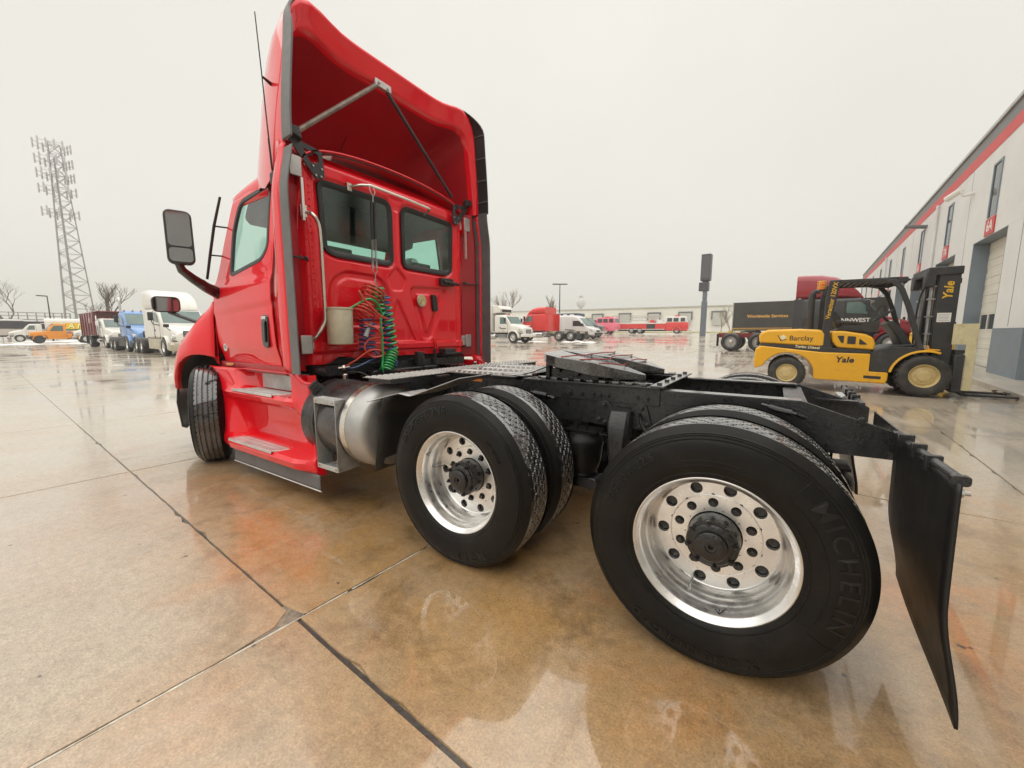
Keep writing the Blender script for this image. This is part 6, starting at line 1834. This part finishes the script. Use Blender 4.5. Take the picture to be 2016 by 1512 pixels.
engine('fire_truck', 'red and white ladder fire truck parked before the far warehouse', RD2, WHITE, (13.8,-69.5), R(184), 11.6, True)
engine('fire_truck', 'bright pink fire engine at the tail of the ladder truck', paint('pink paint', (.75,.16,.24)), paint('pink paint', (.75,.16,.24)), (24.7,-66.3), R(178), 8.6, False)
engine('fire_truck', 'second pink fire engine mostly hidden behind the black service truck', paint('pale pink paint', (.78,.28,.33)), paint('pale pink paint', (.78,.28,.33)), (34.5,-76.0), R(178), 8.6, False)

# pylon sign
x, y = 7.9,-55.2
py = empty('pylon_sign', (x, y, gh(x, y)), R(-6)); tag(py, 'tall dark pylon sign with two stacked boxes on a grey pole', 'sign')
PYG = mat('pylon dark', (.05,.052,.06), .45, var=.1); PYP = mat('pylon pole', (.13,.15,.18), .45, var=.1)
MB().lathe([(.001,10.3),(.28,10.3),(.28,4.5),(.36,4.45),(.36,-.2)], 20, 'z').build('pole', PYP, py)
MB().box(-.55,.55,-.55,.55,7.1,10.4).build('sign_box', PYG, py, .05); MB().box(-.4,.7,-.45,.45,5.8,6.9).build('lower_sign_box', PYG, py, .04)
MB().prism([(-.55,7.1),(.55,7.1),(.2,6.9),(-.2,6.9)], -.3, .3, 'y').build('sign_neck', PYG, py)
MB().prism(rrect(0,8.8,.45,1.4,.02,2), .552, .56, 'y').build('sign_face', mat('sign face', (.09,.09,.10), .3), py)

# dark red sleeper tractor and the black box trailer behind it
DR2 = paint('dark red paint', (.30,.018,.03)); BK2 = paint('satin black', (.03,.03,.032))
t2 = semi('sleeper_truck', 'dark red and black high-roof sleeper tractor behind the forklift', BK2, DK, (-4.75,-23.75), R(177), 'high', RIMR, wb=(-5.3,-6.65), skirts=True, stack=1, upper=DR2, frame=paint('dark red frame', (.20,.02,.025)))
for o in t2.children:
    if o.name.split('.')[0] in ('hood', 'fender', 'fender_return'): o.data.materials[0] = DR2
for s in (1,-1):
    text_part('NNWEST', .26, SIGNW, t2, (-1.35, s*1.128, 1.62), (-s,0,0), (0,0,1), .002, .006)
    MB().box(-.35,.25,min(s*.99,s*1.0),max(s*.99,s*1.0),1.45,1.62).build('hood_badge', CREAM, t2)
quad('sun_visor', CHR, t2, [(-.98,1.02,2.62),(-.98,-1.02,2.62),(-.70,-.98,2.50),(-.70,.98,2.50)], .012)
x, y = -1.3,-36.6
bt = empty('box_trailer', (x, y, gh(x, y)), R(177)); tag(bt, 'black box trailer with gold lettering and stripe behind the dark red tractor', 'trailer')
BT2 = mat('matt black trailer', (.045,.042,.038), .55, var=.25, vscale=1.2)
MB().box(-4.2,8.3,-1.25,1.25,.95,3.25).build('box_body', BT2, bt, .02)
for s in (1,-1):
    MB().box(-4.2,8.3,min(s*1.251,s*1.258),max(s*1.251,s*1.258),1.12,1.17).box(-4.2,8.3,min(s*1.251,s*1.258),max(s*1.251,s*1.258),1.02,1.04).build('gold_stripe', mat('gold stripe', (.62,.36,.06), .45), bt)
    text_part('Worldwide Services', .34, mat('gold lettering', (.75,.42,.10), .5), bt, (-1.75, s*1.2585, 2.1), (-s,0,0), (0,0,1), .002, .006)
    MB().box(-4.22,-4.15,min(s*1.2,s*1.27),max(s*1.2,s*1.27),.95,3.27).build('corner_post', mat('pale edge', (.4,.39,.37), .5), bt)
MB().box(-4.5,-4.2,-.9,-.3,.55,.95).build('underride', YEL, bt, .02)
axle_set(bt, -2.6, 1.1, .5, RIMA, True); axle_set(bt, -1.2, 1.1, .5, RIMA, True)
MB().box(6.5,6.7,-.8,.8,0,.95).build('landing_legs', DK, bt)

# light poles
def lightpole(x, y, h, double, label, rz=0):
    l = empty('light_pole', (x, y, gh(x, y)), rz); tag(l, label, 'light pole')
    MB().lathe([(.001,h),(.06,h),(.11,0),(.2,-.0),(.2,-.3)], 12, 'z').build('pole', DK, l)
    for s in ((1,-1) if double else (1,)): MB().box(min(0,s*1.1),max(0,s*1.1),-.18,.18,h-.02,h+.12).build('lamp_head', DK, l, .03)
    return l
lightpole(27.2,-51.9, 7.6, True, 'double-headed dark light pole behind the red sleeper tractor', R(35))
lightpole(91.0,-9.9, 6.6, False, 'single-headed light pole left of the mast', R(100))
# far warehouse: wall, roof edge and dock colours lightened to stand for haze
WH = mat('haze-lightened warehouse', (.80,.79,.76), .6, var=.03, vscale=.1)
x, y = 20.0,-128.0
wh = empty('warehouse', (x, y, gh(x, y)), R(4)); tag(wh, 'long pale flat-roofed warehouse along the far side', 'building')
MB().box(-75,110,-40,0,-.5,7.6).build('walls', WH, wh); MB().box(-75.3,110.3,-40.3,.3,7.601,7.95).build('roof_edge', mat('haze-lightened roof edge', (.5,.5,.49), .6), wh)
for k, xx in enumerate((-6,3,12,21,30,39)):
    d = MB().box(xx-2.0,xx+2.0,.02,.5,3.9,6.3).build('dock_shelter', mat('haze-lightened dock seal', (.12,.12,.12), .6), wh, .05)
    MB().box(xx-1.6,xx+1.6,.51,.53,2.2,5.8).build('dock_door', mat('dock door', (.5,.5,.48), .5), d)
for xx in (-22,-34,52,64,76): MB().box(xx-.6,xx+.6,.01,.06,4.2,5.4).build('window', DGLASS, wh)
for xx in (8,-22): MB().lathe([(.001,.5),(.8,.35),(1.1,0)], 14, 'z', (xx,-8,7.95)).build('roof_vent', mat('haze-lightened roof edge', (.5,.5,.49), .6), wh)
# water tower
x, y = 200.0,-455.0
wtw = empty('water_tower', (x, y, 1), 0); tag(wtw, 'pale round water tower far off in the haze', 'water tower')
WTM = mat('pale tank', (.55,.55,.53), .6, var=.05, vscale=.1)
MB().lathe([(.001,-6.6),(2.2,-6.0),(4.6,-3.6),(5.6,-.6),(5.3,2.0),(3.6,4.3),(1.6,5.3),(.001,5.6)], 28, 'z', (0,0,36)).build('tank', WTM, wtw, sharp=60)
MB().tube([(0,0,-2),(0,0,30)], 1.6, 14).build('shaft', WTM, wtw)
MB().box(-1.8,1.8,-1.8,1.8,42.2,44.2).build('top_mast', mat('roof edge grey', (.34,.34,.34), .6), wtw)
MB().box(-2.6,2.6,-2.6,2.6,27.4,28.6).build('catwalk', mat('roof edge grey', (.34,.34,.34), .6), wtw)
# grass berm and scrub before the warehouse
GR = mat('winter grass', (.26,.23,.06), .9, var=.3, vscale=.6, bump=.6, bscale=3)
m = MB().grid(lambda u, v: (lerp(-45, 60, u), lerp(-84,-124,v), gh(0,lerp(-84,-124,v)) - .02 + .25*math.sin(PI*v) + .06*math.sin(u*60+v*9)), 60, 10)
tag(m.build('grass_verge', GR, None, sharp=60), kind='structure')
rnd = random.Random(5)
k = 0
scr = ['thin bare sapling just right of the ladder truck cab', 'bare multi-stemmed bush nearest the pylon pole on its left', 'slim bare sapling close right of the pylon pole', 'bare bush midway between pylon sign and black trailer', 'tall scrubby bush beside the black trailer corner', 'bare bush peeping over the black trailer edge', 'bare sapling second right of the ladder truck', 'low tangled bush behind the pylon pole foot']
for i, (xx, yy, hh) in enumerate(((10.0,-97,6.5),(7.0,-92,6.0),(2.4,-92,6.5),(.2,-90,5.0),(-2.6,-90,6.6),(-5.0,-92,6.8),(8.6,-102,6.8),(4.4,-98,5.5))):
    tree(scr[i], xx, yy, hh, .4, BARK2, 40+i, 5, .09, 'scrub before the far warehouse', 'bare_shrub')
# snow left along the parked vehicles
SNOW = mat('old snow', (.78,.78,.77), .7, var=.08, vscale=2, bump=.6, bscale=4, dirt=(.4,.37,.33), dirt_amt=.2, dirt_scale=2)
def snow(cx, cy, L_, W_, h, rz, seed):
    rnd = random.Random(seed); ph = [rnd.uniform(0, 6) for _ in range(4)]
    c, s = math.cos(rz), math.sin(rz)
    def f(u, v):
        a = (u-.5)*2; b = (v-.5)*2
        e = max(0, 1-a*a-b*b*(1+.3*math.sin(5*a+ph[0])))
        x = a*L_/2*(1+.08*math.sin(7*b+ph[2])); y = b*W_/2*(1+.25*math.sin(6*a+ph[1]))
        X, Y = cx+x*c-y*s, cy+x*s+y*c
        return (X, Y, gh(X, Y) - .03 + h*e**.7*(1+.4*math.sin(9*a+ph[3])))
    return MB().grid(f, 30, 10).build('snow', SNOW, None, sharp=80, kind='stuff')
snow(70.5,-5.2,7,2.0,.10,R(86),1); snow(72.5,-3.0,6,2.0,.14,R(80),2); snow(86,-10,10,2.4,.2,R(85),3); snow(69.5,-8.8,5,1.4,.1,R(86),4)
snow(20.5,-31.8,4.5,.8,.10,R(0),5); snow(15.2,-31.8,3.6,.7,.12,R(2),6); snow(17,-66.9,12,.8,.06,R(0),7); snow(30,-63.4,9,.8,.08,R(3),8)
# ------------------------------------------------------------------ forklift
FY = mat('forklift yellow', (.80,.42,.015), .38, coat=.35, coat_rough=.15, var=.07, vscale=2, dirt=(.34,.20,.08), dirt_amt=.28, dirt_scale=6, drops=.05)
FB = mat('forklift black', (.035,.035,.036), .5, var=.2, vscale=4, bump=.1, bscale=60, dirt=(.10,.085,.07), dirt_amt=.25, dirt_scale=4)
FC = mat('cream guard steel', (.62,.56,.34), .55, var=.12, vscale=5, dirt=(.30,.24,.12), dirt_amt=.3, dirt_scale=6, bump=.1)
PR = mat('black print', (.03,.03,.03), .5)
fx0, fy0 = -2.70, -9.10
fk = empty('forklift', (fx0, fy0, gh(fx0, fy0)), R(180.6)); tag(fk, 'yellow and black diesel forklift with a raised black mast', 'forklift')
def pr(name, m, pts, y0, y1, bevel=.02, rad=.0, parent=fk, seg=2):
    return MB().prism(rpoly(pts, rad, 3) if rad else pts, y0, y1, 'y').build(name, m, parent, bevel, seg)
arch = [(-2.28+.50*math.cos(R(a)), .36+.47*math.sin(R(a))) for a in range(-8, 172, 12)]
low = [(-.56,.22),(-.53,.30),(-.53,.46),(-.84,.47),(-.84,.845),(-1.66,.86),(-2.83,.985),(-2.93,.90),(-2.95,.62),(-2.92,.44)] + list(reversed(arch))[0:] + [(-1.74,.25)]
body = pr('chassis', FY, low, -.72, .72, .025)
pr('belt', FB, [(-2.84,.985),(-2.84,1.04),(-1.62,.965),(-.86,.915),(-.80,.86),(-.84,.848),(-1.66,.862)], -.705, .705, .008)
hood = pr('engine_hood', FY, [(-2.86,1.04),(-2.88,1.22),(-2.83,1.31),(-2.70,1.355),(-2.1,1.375),(-1.74,1.355),(-1.62,1.30),(-1.62,.97)], -.69, .69, .05, seg=3)
pr('rear_grille', FB, [(-2.92,.98),(-2.90,1.22),(-2.87,1.22),(-2.865,.98)], -.55, .55, .01)
m = MB()
for k in range(4): m.box(-2.93,-2.90,-.5,.5,1.0+k*.055,1.02+k*.055)
m.build('grille_bars', FB, fk)
cow = pr('seat_cowl', FY, [(-1.53,1.33),(-1.30,1.325),(-.95,1.26),(-.82,1.19),(-.77,1.06),(-.78,.915),(-1.40,.955),(-1.50,1.1)], -.66, .66, .04, seg=3)
for pts in ([(-1.42,1.22),(-1.30,1.225),(-1.30,1.06),(-1.34,1.07)], [(-1.24,1.215),(-1.10,1.205),(-1.10,1.04),(-1.24,1.05)], [(-1.04,1.165),(-.90,1.04),(-1.04,1.035)]):
    for s in (-1, 1): pr('cowl_opening', PR, pts, min(s*.661,s*.668), max(s*.661,s*.668), 0, .02, cow)
pr('step_well', FB, [(-.84,.845),(-.80,.91),(-.55,.99),(-.20,1.0),(-.05,.93),(-.30,.80),(-.48,.62),(-.53,.46),(-.84,.465)], -.70, .70, .012)
pr('step_plate', FB, [(-.86,.90),(-.5,1.02),(-.12,1.06),(-.12,1.02),(-.5,.97),(-.8,.88)], -.6, .6, .01)
# arched front fender
for s in (-1, 1):
    rings = []
    for a in range(172, 60, -7):
        c, q = math.cos(R(a)), math.sin(R(a)); rings.append([(.0+.54*c, s*.50, .40+.54*q), (.0+.54*c, s*.74, .40+.54*q), (.0+.50*c, s*.745, .40+.50*q), (.0+.50*c, s*.50, .40+.50*q)])
    MB().loft(rings, True, True, True).build('front_fender', FY, fk, .008)
    pr('fender_tab', FY, [(-.08,.93),(.22,.93),(.22,.955),(.06,.965),(.05,1.03),(-.04,1.03),(-.08,.97)], min(s*.55,s*.60), max(s*.55,s*.60), .006)
    MB().cyl((.0,s*.54,.995),(.0,s*.615,.995),.03,12).build('mast_pin', STEEL, fk)
    pr('chassis_label', PR, [(-.92,.385),(-.64,.375),(-.64,.315),(-.92,.325)], min(s*.7205,s*.7225), max(s*.7205,s*.7225), 0)
    # overhead guard
    rp = pr('guard_pillar', FB, [(-1.72,.90),(-1.44,.90),(-1.52,1.05),(-1.555,1.30),(-1.52,1.80),(-1.46,2.30),(-1.46,2.42),(-1.64,2.42),(-1.68,2.0),(-1.68,1.45)], min(s*.60,s*.685), max(s*.60,s*.685), .015)
    pr('guard_pillar', FB, [(-1.45,2.42),(-.78,2.41),(-.55,2.36),(-.42,2.18),(-.28,1.80),(-.12,1.25),(-.02,.94),(-.12,.94),(-.22,1.27),(-.375,1.81),(-.50,2.15),(-.62,2.30),(-.82,2.345),(-1.45,2.35)], min(s*.605,s*.675), max(s*.605,s*.675), .012)
    pr('guard_pillar', FB, [(-.95,2.42),(-.40,2.415),(-.32,2.35),(-.46,2.30),(-.95,2.36)], min(s*.5,s*.6), max(s*.5,s*.6), .01)
    if s < 0: text_part('Veracitor 120VX', .115, YEL, rp, (-1.575, -.687, 1.98), (.12,0,1), (-1,0,.12), .002, .002)
    text_part('Barclay', .155, PR, hood, (-2.06 if s < 0 else -2.2, s*.692, 1.16), (-s,0,0), (0,0,1), .002, .001)
    pr('logo_square', mat('print cream', (.78,.72,.5), .5), [(-2.47,1.18),(-2.40,1.12),(-2.33,1.18),(-2.40,1.25)], min(s*.6905,s*.694), max(s*.6905,s*.694), 0, 0, hood)
    pr('logo_tick', PR, [(-2.52,1.235),(-2.505,1.235),(-2.43,1.11),(-2.34,1.145),(-2.34,1.13),(-2.44,1.09)], min(s*.6905,s*.6935), max(s*.6905,s*.6935), 0, 0, hood)
    text_part('Turbo Diesel', .085, mat('print cream', (.78,.72,.5), .5), body, (-1.94, s*.707, .965), (-s,0,.0 if s > 0 else -.06), (0,0,1), .002, .002, shear=.2)
    text_part('Yale', .17, PR, body, (-1.26, s*.7215, .70), (-s,0,0), (0,0,1), .002, .006, 1.05, shear=.15)
m = MB()
for k in range(9): m.box(-1.40+k*.105,-1.35+k*.105,-.6,.6,2.37,2.405)
m.build('guard_roof_bars', FB, fk)
MB().box(-1.5,-.5,-.60,.60,2.406,2.425).build('guard_roof_panel', FB, fk, .008)
MB().box(-.48,-.36,-.5,.5,2.40,2.43).tube([(-.42,-.3,2.40),(-.34,-.3,2.32)], .04, 8).tube([(-.42,.3,2.40),(-.34,.3,2.32)], .04, 8).build('work_lamps', FB, fk)
MB().box(-1.0,-.9,-.1,.1,2.425,2.47).build('roof_unit', FB, fk, .02)
MB().tube([(-1.84,.45,1.36),(-1.86,.45,2.0),(-1.85,.45,2.2),(-1.80,.45,2.28),(-1.70,.45,2.28)], [.075,.075,.07,.06,.055], 14).build('exhaust', FB, fk)
bc = MB().lathe([(.001,.17),(.05,.165),(.058,.12),(.06,.02),(.07,.015),(.07,0)], 18, 'z', (-1.76,-.45,2.25)).build('beacon', mat('orange beacon', (.9,.22,.02), .2, coat=1), fk)
m = MB()
for k in range(6): a = 2*PI*k/6; m.tube([(-1.76+.075*math.cos(a),-.45+.075*math.sin(a),2.25),(-1.76+.075*math.cos(a),-.45+.075*math.sin(a),2.43)], .006, 5)
for z in (2.3,2.37,2.43): m.tube([(-1.76+.075*math.cos(2*PI*k/12),-.45+.075*math.sin(2*PI*k/12),z) for k in range(12)], .006, 5, True)
m.build('beacon_cage', YEL, bc); MB().box(-1.80,-1.62,-.5,-.4,2.21,2.25).build('beacon_bracket', FB, bc)
# seat, wheel, levers
pr('seat', FB, [(-1.42,1.33),(-.92,1.28),(-.90,1.36),(-1.35,1.43)], -.26, .26, .04, seg=3)
pr('seat_back', FB, [(-1.40,1.40),(-1.56,1.70),(-1.50,1.78),(-1.42,1.74),(-1.28,1.45)], -.24, .24, .04, seg=3)
for s in (-1,1): pr('armrest', FB, [(-1.42,1.50),(-.98,1.46),(-.98,1.52),(-1.42,1.57)], min(s*.27,s*.33), max(s*.27,s*.33), .02)
c = Vector((-.60,0,1.66)); ax = Vector((.62,0,-.78)).normalized(); a_ = ax.cross(Vector((0,1,0)))
MB().tube([c + .18*(Vector((0,1,0))*math.cos(2*PI*k/20) + a_*math.sin(2*PI*k/20)) for k in range(20)], .016, 8, True).tube([c, c+ax*.3], .03, 8).tube([c-a_*.17, c+a_*.17], .014, 6).build('steering_wheel', FB, fk)
pr('dash_column', FB, [(-.50,1.55),(-.30,1.35),(-.12,1.0),(-.30,1.0),(-.42,1.25),(-.58,1.48)], -.35, .35, .03)
MB().tube([(-.75,-.2,1.72),(-.70,-.2,1.85),(-.62,-.2,1.86),(-.60,-.2,1.72)], .018, 8).build('grab_loop', FB, fk)
# wheels
TRD = MB()
bw_me = MB().lathe([(.27,.0),(.33,.03),(.40,.035),(.46,.02),(.49,-.01),(.495,-.04),(.495,-.26),(.49,-.29),(.46,-.32),(.38,-.335),(.27,-.30)], 48)
for k in range(24):
    for s2 in (0, 1):
        a = 2*PI*(k+.5*s2)/24; y0, y1 = ((.012,-.14) if s2 == 0 else (-.16,-.312))
        pts = []
        for da, r in ((-.055,.485),(.055,.485),(.055,.51),(-.055,.51)):
            pts.append((a+da, r))
        q = [((r*math.cos(t)), y, r*math.sin(t)) for y in (y0, y1) for t, r in pts]
        bw_me.hexa([q[0],q[1],q[5],q[4],q[3],q[2],q[6],q[7]])
FT_ME = bw_me.mesh('tyre', mat('muddy tyre', (.035,.033,.03), .6, var=.3, vscale=5, bump=.3, bscale=30, dirt=(.11,.09,.065), dirt_amt=.35, dirt_scale=5), 40)
def fl_rim():
    m = MB().lathe([(.285,.004),(.275,.012),(.262,.0),(.255,-.03),(.235,-.05),(.22,-.05),(.21,-.035),(.14,-.02),(.128,-.002),(.12,.0),(.10,.004),(.001,.006)], 40)
    for k in range(8):
        a = 2*PI*k/8; m.cyl((.178*math.cos(a),-.03,.178*math.sin(a)),(.178*math.cos(a),-.012,.178*math.sin(a)),.018,6)
    return m
FR_ME = fl_rim().mesh('rim', RIMY, 40)
for x, y, r, ww in ((0,.745,.42,1.05),(-2.28,.70,.365,.85)):
    for s in (1,-1):
        e = empty('wheel', (x, s*y, r), 0 if s > 0 else PI, fk); e.scale = (r/.505, ww*r/.505, r/.505)
        linked('tyre', FT_ME, e); linked('rim', FR_ME, e)
for x in (0,-2.28): MB().cyl((x,-.6,.40 if x == 0 else .36),(x,.6,.40 if x == 0 else .36),.08,10).build('axle', FB, fk)
# mast
for s in (-1, 1):
    m = MB().box(.10,.40,min(s*.44,s*.50),max(s*.44,s*.50),.14,2.56).box(.10,.16,min(s*.36,s*.44),max(s*.36,s*.44),.14,2.56).box(.34,.40,min(s*.36,s*.44),max(s*.36,s*.44),.14,2.56)
    mc = m.build('mast_channel', FB, fk, .006)
    MB().box(.14,.36,min(s*.36,s*.42),max(s*.36,s*.42),.2,2.50).build('inner_channel', FB, mc, .005)
    MB().tube([(.06,s*.30,.3),(.06,s*.30,2.2)], .04, 12).build('lift_cylinder', STEEL, fk)
    for k, z in enumerate((.9,1.25,1.6,1.95,2.2)): MB().box(.0,.10,min(s*.26,s*.42),max(s*.26,s*.42),z,z+.03).build('cylinder_clamp', STEEL, fk)
    MB().tube(spline([(.02,s*.22,.5),(-.02,s*.22,1.2),(.0,s*.20,2.0),(.10,s*.18,2.4)], 5), .018, 6).build('hydraulic_hose', FB, fk)
    if s < 0:
        text_part('Yale', .19, YEL, mc, (.25, s*.502, 2.12), (0.02,0,1), (-1,0,.02), .002, .005, 1.05, shear=.15)
        pl = MB().box(.13,.33,s*.502,s*.5005,1.50,1.68).build('placard', WHITE, mc)
        m = MB()
        for k in range(5): m.box(.15,.31-.02*(k % 2),s*.504,s*.5021,1.53+k*.028,1.537+k*.028)
        m.build('placard_print', mat('grey print', (.3,.3,.3), .5), pl)
m = MB().box(-.08,.42,-.53,.53,2.42,2.58).box(-.10,.05,-.53,-.30,2.2,2.50).box(-.10,.05,.30,.53,2.2,2.50)
m.build('mast_head', FB, fk, .02)
for z in (.5,1.4,2.25): MB().box(.38,.43,-.44,.44,z,z+.1).build('mast_crossbar', FB, fk, .005)
# carriage, fork guard, forks
MB().box(.42,.60,-.62,.62,.12,.86).build('carriage', FB, fk, .02)
MB().box(.44,.55,-.55,-.35,.86,.95).tube([(.5,-.5,.9),(.62,-.5,.93)], .03, 8).build('carriage_fitting', FB, fk)
m = MB().box(.36,.70,-.62,-.585,1.06,1.46); m.box(.56,.70,-.62,-.585,.16,1.06)
m.build('fork_guard', FC, fk, .004)
m = MB().box(.36,.70,.585,.62,1.06,1.46); m.box(.56,.70,.585,.62,.16,1.06).box(.66,.70,-.58,.58,1.36,1.46)
m.build('fork_guard', FC, fk, .004)
for s in (-1,1):
    f = MB().prism([(.60,.85),(.66,.85),(.66,.12),(.72,.075),(2.1,.045),(2.1,.03),(.66,.02),(.60,.08)], s*.30-.07, s*.30+.07, 'y').build('fork', FB, fk, .006)
# chain lying over the near fork
RUST = mat('rusty chain', (.10,.07,.055), .6, .5, var=.3)
ch = empty('chain', (0,0,0)); tag(ch, 'dark steel chain lying over the forklift fork tips', 'chain')
for k in range(14):
    t = k/13; lp = Vector((1.62+.30*math.sin(t*5), -.62+1.0*t, .075+.015*math.sin(t*20)))
    X0 = fx0 - lp.x; Y0 = fy0 - lp.y
    e = MB().tube([(X0+.035*math.cos(a), Y0+.055*math.sin(a), gh(X0,Y0)+lp.z+(.012*math.sin(a) if k % 2 else .012*math.cos(a))) for a in [2*PI*i/10 for i in range(10)]], .010, 6, True)
    e.build('link', RUST, ch)

# ------------------------------------------------------------------ mist in the air
HAZE = bpy.data.materials.new('thin rain haze'); HAZE.use_nodes = True
hn = HAZE.node_tree.nodes; hn.clear()
ho = hn.new('ShaderNodeOutputMaterial'); pv = hn.new('ShaderNodeVolumePrincipled')
pv.inputs['Color'].default_value = (.99,.985,.97,1); pv.inputs['Density'].default_value = 0.0014; pv.inputs['Anisotropy'].default_value = 0.2
HAZE.node_tree.links.new(pv.outputs[0], ho.inputs['Volume'])
hz = MB().box(-650,650,-650,650,-3,50).build('haze', HAZE, None, sharp=0, kind='stuff')
